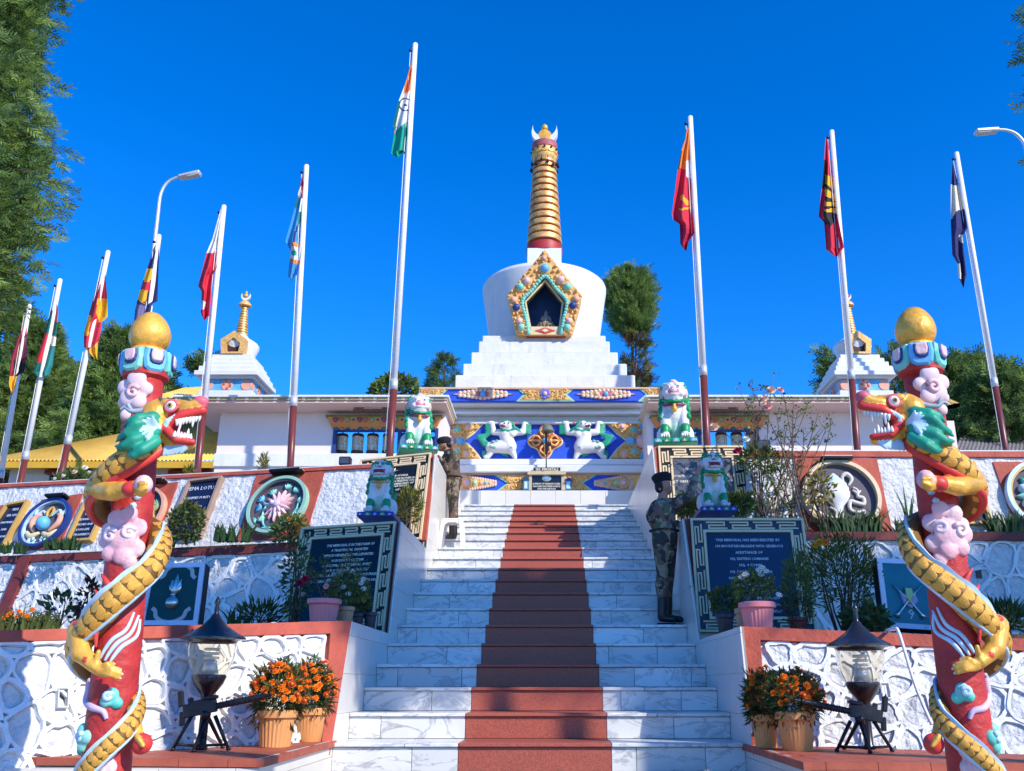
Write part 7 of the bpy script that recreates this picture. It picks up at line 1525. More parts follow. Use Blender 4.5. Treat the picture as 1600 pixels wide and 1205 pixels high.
# ------------------------------------------------------------------ street lamps behind
def street_lamp(pts, Y, label, r):
    t = thing('street_lamp', label, 'street lamp', atY(*pts[0], Y), 'street lamps'); P = [atY(u, v, Y) for u, v in pts]; base = Vector((P[0].x, P[0].y, TZ)); path = [base] + list(bez(P, 5)); n = len(path)
    mb = MB(); mb.tube(path, [lerp(r * 1.3, r * .6, i / (n - 1)) for i in range(n)], 10); place(mb.build('arm', steel, None, True), t)
    e = P[-1]; d = (P[-1] - P[-2]).normalized(); mb = MB(); M = Matrix.Translation(e) @ d.to_track_quat('X', 'Z').to_matrix().to_4x4(); mb.bbox(-.35, .3, -.13, .13, -.06, .05, .03, 0, M); place(mb.build('lamp_head', steel, None, 40), t); mb = MB(); mb.bbox(-.1, .27, -.10, .10, -.085, -.061, .008, 0, M); place(mb.build('lens', mat('lamp_lens', (.6, .6, .58), rough=.2), None), t)
street_lamp([(236, 430), (246, 340), (252, 300), (268, 280), (298, 273)], 24, 'street lamp with curved arm behind the left dragon pillar', .05)
street_lamp([(1612, 330), (1604, 240), (1592, 213), (1570, 202.5), (1540, 204.5)], 22, 'street lamp with curved arm at the right edge of the sky', .05)
# ------------------------------------------------------------------ garden lamps on the ledges
glass_l = bpy.data.materials.new('lamp_glass'); glass_l.use_nodes = True; _b = glass_l.node_tree.nodes['Principled BSDF']; _b.inputs['Transmission Weight'].default_value = .9; _b.inputs['Roughness'].default_value = .12; _b.inputs['IOR'].default_value = 1.06; _b.inputs['Base Color'].default_value = (.95, .88, .70, 1)
blk = mat('glossy_black_paint', (.018, .016, .02), rough=.22, var=.2, spec=.6)
def garden_lamp(u, vtop, Y, z0, label, side):
    p = atY(u, vtop, Y); k = p.y * .949 / FPX * 1.02; x = p.x; t = thing('garden_lamp', label, 'garden lamp', (x, Y, z0), 'garden lamps on the ledges'); zt = p.z - z0
    Z = lambda v: zof(v, Y) - z0; dv = vtop - 931
    L_ = lambda nm, prof, m: (lambda mb: (mb.lathe(prof, None, 28), mb.build(nm, m, t, 50)))(MB())
    q = lambda r, v: (r * k, Z(v + dv))
    L_('finial', [q(.5, 931), q(3, 936), q(5, 941), q(3, 946), q(4, 950), q(3.5, 957), q(5, 960)], blk)
    L_('hood', [q(5, 959), q(9, 966), q(20, 978), q(34, 988), q(49, 996), q(49, 999), q(38, 1001), q(36, 1004)], blk)
    L_('glass_globe', [q(35.5, 1004), q(36.5, 1012), q(35, 1026), q(31, 1041), q(25, 1055)], glass_l)
    L_('cup', [q(25, 1054), q(26, 1057), q(22, 1068), q(14, 1080), q(9, 1086), q(9, 1092)], blk)
    mb = MB(); mb.lathe([(9 * k, 0), (9 * k, .02), (7 * k, .03), (6.5 * k, Z(1088 + dv))], None, 16); mb.build('post', blk, t, True)
    mb = MB(); mb.lathe([(14 * k, Z(1053 + dv)), (9 * k, Z(1032 + dv))], None, 16, 0); mb.build('lamp_holder', steel, t, True)
    mb = MB()
    for i in range(3): mb.tube([(11 * k * math.cos(a), 11 * k * math.sin(a), Z(1028 - 7 * i + dv)) for a in [2 * math.pi * j / 14 for j in range(15)]], 2 * k, 6)
    mb.build('spiral_bulb', mat('bulb_white', (.75, .72, .62), rough=.3), t, True); return t
garden_lamp(341, 931, 6.58, LZ0, 'black cone-topped garden lamp with clear globe behind the left gun', -1)
garden_lamp(1335, 942, 6.95, RZ0, 'black cone-topped garden lamp with clear globe behind the right gun', 1)
# ------------------------------------------------------------------ machine guns on tripods
def gun(sgn, Y, z0, label):
    P = (lambda u, v, d=0: atY(u, v, Y + d)) if sgn > 0 else (lambda u, v, d=0: atY(1665 - u, v + 8, Y + d))
    t = thing('machine_gun', label, 'machine gun', (0, 0, 0), 'guns displayed on the ledges')
    def seg(nm, a, b, h, w, m=iron, b_=.006, d=0):
        A, B = P(*a, d), P(*b, d); x = (B - A); M = Matrix.Translation((A + B) / 2) @ x.to_track_quat('X', 'Z').to_matrix().to_4x4(); mb = MB(); mb.bbox(-x.length / 2, x.length / 2, -w / 2, w / 2, -h / 2, h / 2, b_, 0, M); return mb.build(nm, m, t)
    gm = mat('gunmetal', (.035, .036, .042), rough=.38, metal=.6, var=.35, vs=18)
    seg('receiver', (287, 1112), (338, 1101), .085, .05, gm); seg('top_cover', (296, 1100), (330, 1093), .03, .045, gm); seg('rear_sight', (294, 1096), (302, 1094), .04, .02, gm); seg('feed_tray', (318, 1091), (340, 1088), .025, .06, gm)
    seg('grip', (285, 1112), (284, 1134), .035, .03, iron); seg('backplate', (282, 1080), (283.5, 1104), .035, .04, iron)
    A, B = P(338, 1103), P(410, 1088); d = (B - A).normalized(); mb = MB(); mb.tube([A, B], .021, 12); mb.tube([B, B + d * .012], [.026, .026], 12); mb.tube([B - d * .02, B + d * .06], .012, 10); mb.build('barrel_jacket', gm, t, 40)
    mb = MB(); L_ = (B - A).length
    for i in range(14):
        for a in range(6): e = Vector((0, 0, 1)); e = (e - d * e.dot(d)).normalized(); f = d.cross(e); n_ = e * math.cos(a * math.pi / 3 + (i % 2) * .5) + f * math.sin(a * math.pi / 3 + (i % 2) * .5); p = A + d * (.03 + i * (L_ - .05) / 14) + n_ * .0195; mb.ball(tuple(p), .006, 6, 4)
    o = mb.build('jacket_holes', black, t); o['kind'] = 'stuff'
    top = P(322, 1112); feet = [(P(271, 0, 0).x, Y - .02), (P(318, 0, 0).x, Y - .20), (P(357, 0, 0).x, Y + .02), (P(334, 0, 0).x, Y + .24)]
    def gx(u): return atY(u if sgn > 0 else 1665 - u, 1168 if sgn > 0 else 1176, Y).x
    F3 = [(gx(272), Y - .02), (gx(318), Y - .17), (gx(357), Y + .0), (gx(330), Y + .22)]
    for i, (x, y) in enumerate(F3):
        s_ = P((300, 322, 336, 324)[i], 1118); mb = MB(); mb.tube([s_, Vector((x, y, z0 + .012))], [.014, .011], 8); mb.ball((x, y, z0 + .012), (.018, .018, .012), 8, 5); mb.build('tripod_leg', iron, t, True)
    for a, b_ in ((0, 1), (1, 2)): A, B = [P((300, 322, 336)[k], 1118).lerp(Vector((F3[k][0], F3[k][1], z0)), .82) for k in (a, b_)]; mb = MB(); mb.tube([A, B], .009, 6); mb.build('spreader_bar', iron, t, True)
    mb = MB(); q = P(322, 1110); mb.lathe([(.03, -.06), (.035, -.02), (.03, .0)], Matrix.Translation(q), 12); mb.build('cradle', iron, t, True)
    return seat(t, (P(320, 0).x, Y, z0))
gun(1, 6.42, LZ0, 'black machine gun on a tripod on the left ledge, muzzle towards the marigolds'); gun(-1, 6.65, RZ0, 'black machine gun on a tripod on the right ledge, muzzle towards the marigolds')
# bent pipes and floodlights
def pipe(pts, Y, label):
    P = [atY(u, v, y) for u, v, y in pts]; mb = MB(); mb.tube(bez(P, 6), .013, 8); o = mb.build('bent_pipe', clean_white, None, True); tag(seat(o, P[0]), label, 'pipe', 'bent pipes over the low walls')
pipe([(404, 1075, 7.4), (413, 1015, 7.65), (421, 980, 7.8), (427, 974, 7.85), (436, 976, 8.1)], 0, 'bent white pipe hooked over the left red border')
pipe([(1456, 1132, 6.85), (1430, 1070, 6.95), (1405, 990, 7.15), (1397, 983, 7.25), (1385, 985, 7.5)], 0, 'bent white pipe hooked over the right red border')
for u, v0, v1, u1, Y, lb in ((530, 714, 727, 549, 14.1, 'black box floodlight standing on the left red coping'), (1178, 688, 707, 1202, 13.6, 'black box floodlight behind the rose bush on the right')):
    a, b = atY(u, v1, Y), atY(u1, v0, Y); t = thing('floodlight', lb, 'floodlight', ((a.x + b.x) / 2, Y, a.z - .12), 'floodlights'); mb = MB(); mb.bbox(a.x, b.x, Y - .06, Y + .08, a.z, b.z, .012); place(mb.build('housing', iron), t); mb = MB(); mb.box(a.x + .02, b.x - .02, Y - .068, Y - .06, a.z + .02, b.z - .02); place(mb.build('lens', mat('floodlight_glass', (.06, .07, .09), rough=.08)), t); mb = MB(); mb.box(a.x + .03, a.x + .05, Y, Y + .02, a.z - .12, a.z); mb.box(b.x - .05, b.x - .03, Y, Y + .02, a.z - .12, a.z); place(mb.build('stand', iron), t)
# ------------------------------------------------------------------ pots
lf_dark = leafmat('leaf_dark', (.115, .165, .05), (.055, .09, .03)); lf_mid = leafmat('leaf_mid', (.16, .23, .055), (.085, .125, .035)); lf_gold = leafmat('leaf_golden', (.36, .27, .03), (.10, .13, .025)); lf_blue = leafmat('leaf_iris', (.06, .13, .035), (.02, .05, .02)); lf_con = leafmat('leaf_conifer', (.26, .36, .08), (.12, .20, .05), .45); lf_con2 = leafmat('leaf_conifer_dark', (.15, .235, .065), (.07, .125, .04), .4); lf_dry = leafmat('leaf_dry', (.16, .085, .035), (.07, .05, .02)); lf_grass = leafmat('leaf_grass', (.17, .19, .045), (.07, .10, .03))
bark = mat('brown_bark', (.13, .085, .06), rough=.95, var=.4, vs=14, bump=1.4, bs=16)
def rs_np(s): return np.random.RandomState(s)
def blob(n, c, r, seed, shell=.6, squash=(1, 1, 1), lo=-1):
    q = rs_np(seed); d = q.normal(0, 1, (n * 2, 3)); d /= np.linalg.norm(d, axis=1)[:, None]; d = d[d[:, 2] > lo][:n]; rad = q.uniform(0, 1, len(d)) ** (1 / 3) * (1 - shell) + shell * (.75 + .25 * q.rand(len(d)))
    lump = 1 + .22 * np.sin(d[:, 0] * 5 + seed) * np.cos(d[:, 1] * 4 + d[:, 2] * 3)
    return np.array(c) + d * (rad * lump)[:, None] * (np.array(r) if hasattr(r, '__len__') else r) * np.array(squash), d
def pot_mesh(t, r, h, m, ribs=26):
    mb = MB(); prof = [(.70, 0), (.72, .02), (.86, .74), (.90, .76), (1.0, .80), (1.0, .97), (.95, 1.0), (.88, .985), (.84, .80), (.80, .78)]; seg = 52; vs = []; fs = []
    for k, (a, z) in enumerate(prof):
        for i in range(seg):
            w = 1 + (.022 * math.cos(i * math.pi) if 1 <= k <= 2 else 0); vs.append((a * r * w * math.cos(2 * math.pi * i / seg), a * r * w * math.sin(2 * math.pi * i / seg), z * h))
    n = len(prof)
    for l in range(n - 1):
        for i in range(seg): j = (i + 1) % seg; fs.append((l * seg + i, l * seg + j, (l + 1) * seg + j, (l + 1) * seg + i))
    fs.append(tuple(range(seg - 1, -1, -1))); fs.append(tuple(range((n - 1) * seg, n * seg))); mb.add(vs, fs); mb.build('pot', m, t, 25)
    mb = MB(); mb.lathe([(.83 * r, .85 * h), (.5 * r, .9 * h), (.01, .91 * h)], None, 16); mb.build('soil', soil, t, True)
def flower_mesh(kind):
    mb = MB()
    if kind == 'marigold':
        for l, (n, L_, tl) in enumerate(((9, 1, .25), (8, .75, .55), (6, .5, .85))):
            for i in range(n):
                a = 2 * math.pi * i / n + l * .4; c, s = math.cos(a), math.sin(a); w = .36; mb.add([(.1 * c, .1 * s, .15 * l), (L_ * .7 * c - w * s * L_, L_ * .7 * s + w * c * L_, tl), (L_ * c, L_ * s, tl * .9), (L_ * .7 * c + w * s * L_, L_ * .7 * s - w * c * L_, tl)], [(0, 3, 2, 1)])
        mb.ball((0, 0, .45), (.35, .35, .4), 8, 5, 1)
    elif kind == 'rose':
        for l, (n, L_, up) in enumerate(((6, 1, .3), (5, .75, .6), (4, .5, .9), (3, .3, 1.05))):
            for i in range(n):
                a = 2 * math.pi * i / n + l * .5; c, s = math.cos(a), math.sin(a); w = .55 * L_; mb.add([(.08 * c, .08 * s, 0), (L_ * .6 * c - w * s, L_ * .6 * s + w * c, up * .8), (L_ * .95 * c, L_ * .95 * s, up), (L_ * .6 * c + w * s, L_ * .6 * s - w * c, up * .8)], [(0, 3, 2, 1)])
    else:
        for i in range(14):
            a = 2 * math.pi * i / 14; c, s = math.cos(a), math.sin(a); z = .1 + .25 * (i % 2); mb.add([(.1 * c, .1 * s, .1), (.6 * c - .16 * s, .6 * s + .16 * c, z), (c, s, z - .05), (.6 * c + .16 * s, .6 * s - .16 * c, z)], [(0, 3, 2, 1)])
        mb.ball((0, 0, .2), (.3, .3, .25), 8, 5, 1)
    return mb
mg = [mat('marigold_orange', (.95, .25, .008), rough=.6, var=.25), mat('marigold_core', (.75, .11, .005), rough=.6)]
FM = {'marigold': flower_mesh('marigold').mesh('flower', mg), 'marigold_red': flower_mesh('marigold').mesh('flower', [mat('marigold_rust', (.50, .07, .01), rough=.6, var=.3), mg[0]])}
def rose_me(nm, col): return flower_mesh('rose').mesh('flower', [mat('petal_' + nm, col, rough=.6, var=.15)])
FM['pink'] = rose_me('pink', (.80, .42, .38)); FM['crimson'] = rose_me('crimson', (.38, .01, .06)); FM['peach'] = rose_me('peach', (.82, .58, .42)); FM['white'] = flower_mesh('daisy').mesh('flower', [mat('petal_white', (.80, .80, .80)), mat('daisy_core', (.6, .5, .1))]); FM['yellow'] = rose_me('yellow', (.80, .40, .03)); FM['whiterose'] = rose_me('ivory', (.8, .78, .7))
def flower(p, kind, r, par, nrm=(0, -.4, 1)):
    o = bpy.data.objects.new('flower', FM[kind]); COL.objects.link(o); o.parent = par; o.matrix_basis = Matrix.Translation(p) @ Vector(nrm).to_track_quat('Z', 'Y').to_matrix().to_4x4() @ Matrix.Diagonal((r, r, r, 1)); return o
terra = mat('terracotta_plastic', (.66, .30, .10), rough=.5, var=.08, vs=3); pinkpot = mat('pink_plastic', (.72, .24, .25), rough=.45, var=.05); beigepot = mat('beige_plastic', (.42, .28, .17), rough=.5); darkpot = mat('black_plastic', (.03, .035, .05), rough=.45); redpot = mat('dark_red_plastic', (.16, .03, .03), rough=.5)
def marigold_pot(u0, u1, vt, vb, z0, label, seed, top, nfl, wide):
    c = atZ((u0 + u1) / 2, vb, z0); dz = c.y * .949; r = (u1 - u0) / 2 * (dz / FPX) ; h = (vb - vt) * dz / FPX
    t = thing('marigold_pot', label, 'flowerpot', (c.x * (c.y + r * .9) / c.y, c.y + r * .9, z0), 'pots of orange marigolds'); pot_mesh(t, r, h, terra)
    fr_ = r * wide; zc = h + (top - h) * .36; rr = (fr_, fr_ * .85, (top - h) * .66)
    P, N = blob(1500, (0, 0, zc), rr, seed, .45, lo=-.75); leaves('foliage', P, N + np.array((0, 0, .2)), .06, lf_dark, t, NARROW, 1.6)
    P, N = blob(170, (0, 0, zc * .8), (fr_ * .9, fr_ * .8, (top - h) * .5), seed + 3, .5, lo=-.9); leaves('dry_stems', P, N - np.array((0, 0, .6)), .07, lf_dry, t, NARROW, .7)
    P, N = blob(nfl * 3, (0, 0, zc), (rr[0] * 1.03, rr[1] * 1.03, rr[2] * 1.03), seed + 9, .97, lo=-.35); q = random.Random(seed); k = 0; got = []
    for p, n_ in zip(P, N):
        if k >= nfl: break
        if n_[1] > .5 or (n_[2] < .1 and q.random() < .55): continue
        if any(np.linalg.norm(p - g) < .030 for g in got): continue
        got.append(p); k += 1; flower(Vector(p), 'marigold' if q.random() < .8 else 'marigold_red', q.uniform(.024, .034), t, (n_[0], n_[1] - .25, n_[2] + .35))
    return t
marigold_pot(397, 461, 1114, 1169, LZ0, 'front left terracotta pot of orange marigolds beside the left gun muzzle', 11, .55, 84, 1.35)
marigold_pot(454, 508, 1110, 1160, LZ0, 'rear left terracotta pot of orange marigolds by the red border', 12, .58, 60, 1.25)
marigold_pot(1215, 1278, 1116, 1174, RZ0, 'front right terracotta pot of orange marigolds beside the right gun muzzle', 13, .52, 78, 1.35)
marigold_pot(1176, 1220, 1120, 1169, RZ0, 'rear right terracotta pot of orange marigolds by the red border', 14, .52, 60, 1.25)
def small_pot(u0, u1, vt, vb, Y, z0, m, label, grow=None):
    c = atY((u0 + u1) / 2, vb, Y); dz = Y * .949 + z0 * .31; r = (u1 - u0) / 2 * dz / FPX; h = (vb - vt) * dz / FPX; t = thing('flowerpot', label, 'flowerpot', (c.x, Y, z0), 'plastic flowerpots on the walls'); pot_mesh(t, r, h, m)
    if grow: grow(t, r, h)
    return t
def g_white(t, r, h):
    P, N = blob(700, (0, 0, h + .16), (.19, .16, .17), 21, .5, lo=-.7); leaves('foliage', P, N, .05, lf_mid, t, LEAF, 1.2)
    for x, y, z in ((-.12, -.06, h + .28), (-.06, -.1, h + .30), (.0, -.08, h + .33), (.05, -.06, h + .31), (-.15, -.1, h + .22), (.15, -.1, h + .20), (.17, -.08, h + .15), (.0, -.14, h + .16), (.16, -.06, h + .24), (.05, -.15, h + .1)): flower((x, y, z), 'white', .032, t, (x, -.8, .7))
def g_low(t, r, h): P, N = blob(500, (0, 0, h + .10), (r * 1.5, r * 1.3, .14), 22, .4, lo=-.6); leaves('foliage', P, N, .05, lf_dark, t, LEAF, 1.2)
def g_rose(t, r, h):
    mb = MB(); tips = []
    for i in range(7):
        a = i * 2.4; p = [(0, 0, h * .9)]; 
        for k in range(1, 4): p.append((.09 * k * math.cos(a), .05 * k * math.sin(a), h * .9 + .10 * k + .02 * i)); 
        mb.tube(p, [.006, .005, .004, .002], 5); tips.append(p)
    mb.build('stems', bark, t); Q = np.array([np.array(p[k]) + rs_np(i * 5 + k).normal(0, .03, 3) for i, p in enumerate(tips) for k in (1, 2, 3) for _ in range(1)] * 12); Q = Q + rs_np(5).normal(0, .035, Q.shape); leaves('foliage', Q, np.tile((0., -.3, .3), (len(Q), 1)), .045, lf_dark, t, LEAF, 2)
    flower((.03, -.1, h + .10), 'pink', .03, t, (0, -1, .3)); flower((-.16, -.1, h + .16), 'crimson', .045, t, (0, -1, .3))
def g_white2(t, r, h):
    P, N = blob(600, (-.02, 0, h + .12), (.17, .15, .14), 23, .5, lo=-.6); leaves('foliage', P, N, .05, lf_mid, t, LEAF, 1.2)
    for x, y, z in ((-.13, -.08, h + .20), (-.10, -.1, h + .22), (.02, -.08, h + .26), (.05, -.08, h + .28), (.08, -.08, h + .25), (.03, -.1, h + .22), (.17, -.1, h + .05)): flower((x, y, z), 'white', .034, t, (x, -.8, .7))
def g_cone(t, r, h):
    P, N = blob(900, (.02, 0, h + .24), (.14, .13, .32), 24, .3, lo=-.9); leaves('foliage', P, N + np.array((0, 0, .7)), .06, lf_mid, t, NARROW, .9); P, N = blob(160, (.0, -.02, h + .06), (.13, .12, .14), 25, .5); leaves('dry_foliage', P, N + np.array((0, 0, .7)), .06, lf_dry, t, NARROW, .9)
small_pot(478, 531, 933, 971, 8.35, LZ1, pinkpot, 'pink flowerpot with a pink rose on the left red border', g_rose)
small_pot(524, 553, 943, 972, 8.6, LZ1, beigepot, 'beige flowerpot with white daisies behind the left pink pot', g_white)
small_pot(549, 568, 955, 980, 9.2, LZ1, darkpot, 'black flowerpot with low greenery next to the left beige pot', g_low)
small_pot(567, 588, 955, 982, 9.25, LZ1, darkpot, 'black flowerpot nearest the stairs in front of the left plaque')
small_pot(1156, 1214, 938, 980, 7.95, RZ1, pinkpot, 'pink flowerpot with white daisies on the right red border', g_white2)
small_pot(1149, 1178, 945, 981, 8.3, RZ1, beigepot, 'tan flowerpot half hidden by the right pink pot')
small_pot(1120, 1149, 958, 990, 8.7, RZ1, darkpot, 'black flowerpot with low greenery in front of the right plaque', g_low)
small_pot(1232, 1264, 958, 982, 8.5, RZ1, redpot, 'dark red flowerpot with a small cypress before the right plaque', g_cone)
# ------------------------------------------------------------------ garden plants
def bush(name, label, cat, base, c, r, n, size, m, tmpl=LEAF, seed=1, shell=.4, stems=6, fl=(), group=None, lo=-.9, up=.25, extra=None):
    t = thing(name, label, cat, base, group); b = Vector(base); c = Vector(c) - b; mb = MB(); q = random.Random(seed)
    for i in range(stems):
        e = c + Vector((q.uniform(-.6, .6) * r[0], q.uniform(-.6, .6) * r[1], q.uniform(-.3, .6) * r[2])); s_ = Vector((q.uniform(-.06, .06), q.uniform(-.06, .06), 0)); mb.tube([s_, s_.lerp(e, .5) + Vector((q.uniform(-.04, .04), 0, .03)), e], [.012, .009, .004], 5)
    mb.build('stems', bark, t, True); P, N = blob(n, tuple(c), r, seed, shell, lo=lo); leaves('foliage', P, N + np.array((0, 0, up)), size, m, t, tmpl, 1.2)
    if extra: P, N = blob(extra[0], tuple(c), tuple(k * 1.02 for k in r), seed + 7, .9, lo=-.2); leaves('pale_leaves', P, N + np.array((0, 0, up)), size, extra[1], t, tmpl, 1.2)
    for p, k, rr in fl: flower(Vector(p) - b, k, rr, t, (rnd(-.4, .4), -.8, .6))
    return t
def pxbush(name, label, cat, u0, u1, v0, v1, Y, zb_, n, size, m, **kw):
    a, b = atY(u0, v1, Y), atY(u1, v0, Y); c = (a + b) / 2; r = (abs(b.x - a.x) / 2, min(abs(b.x - a.x) / 2, .5), abs(b.z - a.z) / 2)
    fl = [(atY(u, v, Y - r[1] * .8 - .05), k, s) for u, v, k, s in kw.pop('fl', ())]
    return bush(name, label, cat, (c.x, Y, zb_), c, r, n, size, m, fl=fl, **kw)
zc = capL.z - .05; zr_ = zof(832, 12.75) - .04; zbL = LZ1 - .14; zbR = RZ1 - .06
pxbush('shrub', 'dark round shrub before the left PEMA LOTUS plaque', 'shrub', 263, 321, 786, 850, 13.0, zc, 900, .07, lf_dark, seed=31, extra=(160, lf_gold))
pxbush('golden_shrub', 'golden yellow shrub between the left lions', 'shrub', 618, 660, 762, 822, 12.4, LZ2, 700, .075, lf_gold, seed=32, tmpl=NARROW, extra=(200, lf_mid), up=.8)
pxbush('shrub', 'yellow flowered shrub below the lotus medallion', 'shrub', 424, 482, 806, 850, 12.6, zc, 700, .06, lf_mid, seed=33, fl=((452, 812, 'yellow', .05), (462, 818, 'yellow', .04), (470, 826, 'yellow', .04)), extra=(200, lf_gold))
pxbush('climbing_shrub', 'dark leafy climber at the left edge of the lower left plaque', 'shrub', 436, 492, 838, 960, 9.7, zbL, 430, .06, lf_dark, seed=34, shell=.25, stems=12, fl=((468, 912, 'crimson', .05), (474, 929, 'pink', .03)))
pxbush('golden_shrub', 'yellow green foliage between the soldier and the lower right lion', 'shrub', 1056, 1086, 775, 806, 12.0, RZ2, 500, .07, lf_gold, seed=35, extra=(150, lf_mid))
pxbush('golden_shrub', 'pale green foliage right of the lower right lion', 'shrub', 1138, 1176, 772, 806, 12.1, RZ2, 500, .07, lf_mid, seed=36, extra=(200, lf_gold))
pxbush('oleander', 'feathery green oleander bush behind the right garden lamp', 'shrub', 1258, 1366, 838, 962, 8.9, zbR, 1250, .08, lf_mid, seed=37, tmpl=NARROW, shell=.2, stems=14, up=.9, fl=((1281, 849, 'yellow', .05), (1272, 853, 'yellow', .04), (1290, 848, 'marigold', .04)), extra=(500, lf_gold))
pxbush('rose_bush', 'white rose bush behind the left relief wall near the flagpoles', 'shrub', 86, 150, 734, 772, 16.5, TZ - .15, 900, .08, lf_mid, seed=38, fl=((133, 731, 'whiterose', .06), (117, 738, 'peach', .06), (100, 744, 'whiterose', .05), (140, 738, 'whiterose', .04), (86, 748, 'whiterose', .04)))
pxbush('rose_bush', 'sparse low rose bush left of the white rose bush', 'shrub', 40, 86, 758, 776, 16.8, TZ - .15, 260, .08, lf_mid, seed=39, fl=((46, 764, 'whiterose', .04), (56, 762, 'whiterose', .04)))
pxbush('golden_plant', 'small yellow plant on the terrace left of the sky blue flag pole', 'plant', 405, 418, 712, 736, 14.4, TZ - .15, 130, .09, lf_gold, seed=40, tmpl=NARROW, up=1.2)
pxbush('golden_plant', 'small yellow plant above the PEMA LOTUS plaque', 'plant', 289, 303, 731, 745, 15.4, TZ - .15, 130, .09, lf_gold, seed=41, tmpl=NARROW, up=1.2)
pxbush('leafy_plant', 'leafy plant in shade behind the left lamp', 'plant', 372, 440, 945, 982, 8.7, zbL, 230, .10, lf_dark, seed=42, tmpl=NARROW, up=.9)
pxbush('leafy_plant', 'dark seedling plants against the shaded wall left of the dragon', 'plant', 66, 120, 930, 980, 8.6, zbL, 70, .085, lf_dark, seed=43, shell=.2)
pxbush('leafy_plant', 'red leaved plant beside the left dragon pillar', 'plant', 118, 160, 905, 972, 8.6, zbL, 110, .08, leafmat('leaf_red', (.12, .03, .02), (.03, .04, .02)), seed=44, shell=.2)
pxbush('leafy_plant', 'dark leafy plant right of the right dragon pillar', 'plant', 1535, 1600, 950, 990, 8.3, zbR, 380, .12, lf_dark, seed=45, tmpl=NARROW, up=.8)
pxbush('leafy_plant', 'dark low plant left of the teal emblem board', 'plant', 1330, 1380, 950, 988, 8.3, zbR, 260, .10, lf_dark, seed=46)
pxbush('rose_bush', 'green rose shoots with a crimson bloom beside the upper right plaque', 'shrub', 1158, 1212, 700, 742, 12.55, zr_, 210, .085, lf_mid, seed=47, fl=((1152, 706, 'crimson', .07), (1170, 668, 'peach', .02)), extra=(100, lf_gold))
pxbush('leafy_plant', 'leafy rose stems on the white wall right of the upper right plaque', 'plant', 1172, 1236, 748, 826, 12.5, zr_, 140, .085, lf_mid, seed=48, shell=.2)
pxbush('leafy_plant', 'vine leaves hanging over the conch medallion', 'plant', 1262, 1300, 736, 790, 12.4, zr_, 170, .085, lf_gold, seed=49, shell=.2)
# leggy rose bush with bare stems
t = thing('rose_bush', 'tall leggy rose bush with bare stems and pink blooms against the right gallery', 'shrub', atY(1215, 835, 12.55)); b0 = t.location.copy(); q = random.Random(8); mb = MB(); tips = []
for (u, v) in ((1170, 600), (1188, 618), (1204, 608), (1222, 604), (1240, 625), (1262, 632), (1280, 640), (1150, 652), (1180, 655), (1212, 640), (1230, 660), (1256, 668), (1290, 672), (1120, 665), (1195, 690), (1272, 690), (1240, 700), (1165, 630), (1246, 645), (1300, 655)):
    e = atY(u, v, 12.5 + q.uniform(-.35, .25)) - b0; s_ = Vector((q.uniform(-.35, .45), q.uniform(-.1, .1), 0)); mid = s_.lerp(e, .5) + Vector((q.uniform(-.12, .12), q.uniform(-.08, .08), .1)); P = bez([s_, mid, e], 6); mb.tube(P, [lerp(.012, .004, i / (len(P) - 1)) for i in range(len(P))], 5); tips.append(P)
    for k in range(4):
        p = P[q.randrange(4, len(P))]; d = Vector((q.uniform(-1, 1), q.uniform(-.4, .4), q.uniform(.1, 1))) * q.uniform(.12, .32); mb.tube([p, p + d * .6, p + d], [.005, .004, .002], 4); tips.append([p + d * .5, p + d])
mb.build('stems', mat('rose_stem', (.17, .10, .06), rough=.9), t, True)
Q = np.array([np.array(q.choice(P[len(P) // 2:])) + np.array([q.gauss(0, .035) for _ in range(3)]) for P in tips for _ in range(7)]); leaves('foliage', Q, np.tile((.1, -.2, .2), (len(Q), 1)), .055, lf_mid, t, LEAF, 2.2); leaves('dry_foliage', Q[::4] + .02, np.tile((.1, -.2, .2), (len(Q[::4]), 1)), .05, lf_dry, t, LEAF, 2.2)
for u, v, k, s_ in ((1205, 611, 'peach', .08), (1219, 610, 'pink', .06), (1194, 624, 'peach', .07), (1200, 636, 'pink', .08), (1116, 669, 'peach', .085), (1166, 687, 'whiterose', .06)): flower(atY(u, v, 12.3) - b0, k, s_, t, (rnd(-.3, .3), -.8, .5))
# sword-leaved clumps
def blades(label, u0, u1, vtop, Y, zb_, n, seed, m=lf_blue, name='iris_clump', w=.016, group='sword leaved clumps under the medallions', lean=.5):
    q = random.Random(seed); c = atZ((u0 + u1) / 2, 0, zb_) if False else Vector((xof((u0 + u1) / 2, 835, Y), Y, zb_)); H = zof(vtop, Y) - zb_; W_ = (xof(u1, 835, Y) - xof(u0, 835, Y)) / 2; t = thing(name, label, 'plant', c, group); mb = MB()
    for i in range(n):
        x = q.uniform(-.75, .75) * W_; y = q.uniform(-.10, .10); L_ = H * q.uniform(.65, 1.15); a = q.uniform(-1, 1) * lean + x / W_ * .3; b = q.uniform(-.5, .3); pr = None
        vs = []
        for k in range(5):
            s_ = k / 4; px_ = x + a * L_ * s_ * s_; py_ = y + b * L_ * s_ * s_ * .6; pz_ = L_ * s_ * (1 - .22 * abs(a) * s_); ww = w * (1 - s_ ** 2) + .001; vs += [(px_ - ww, py_, pz_), (px_ + ww, py_ + .004, pz_)]
        mb.add(vs, [(2 * k, 2 * k + 1, 2 * k + 3, 2 * k + 2) for k in range(4)])
    mb.build('leaves', m, t); return t
blades('broad clump of sword leaves under the conch medallion', 1268, 1392, 793, 12.55, zr_, 130, 1)
blades('clump of sword leaves just left of the right dragon pillar', 1396, 1444, 806, 12.5, zr_, 50, 2)
blades('clump of sword leaves at the right edge below the pale blue medallion', 1540, 1610, 796, 12.55, zr_, 80, 3)
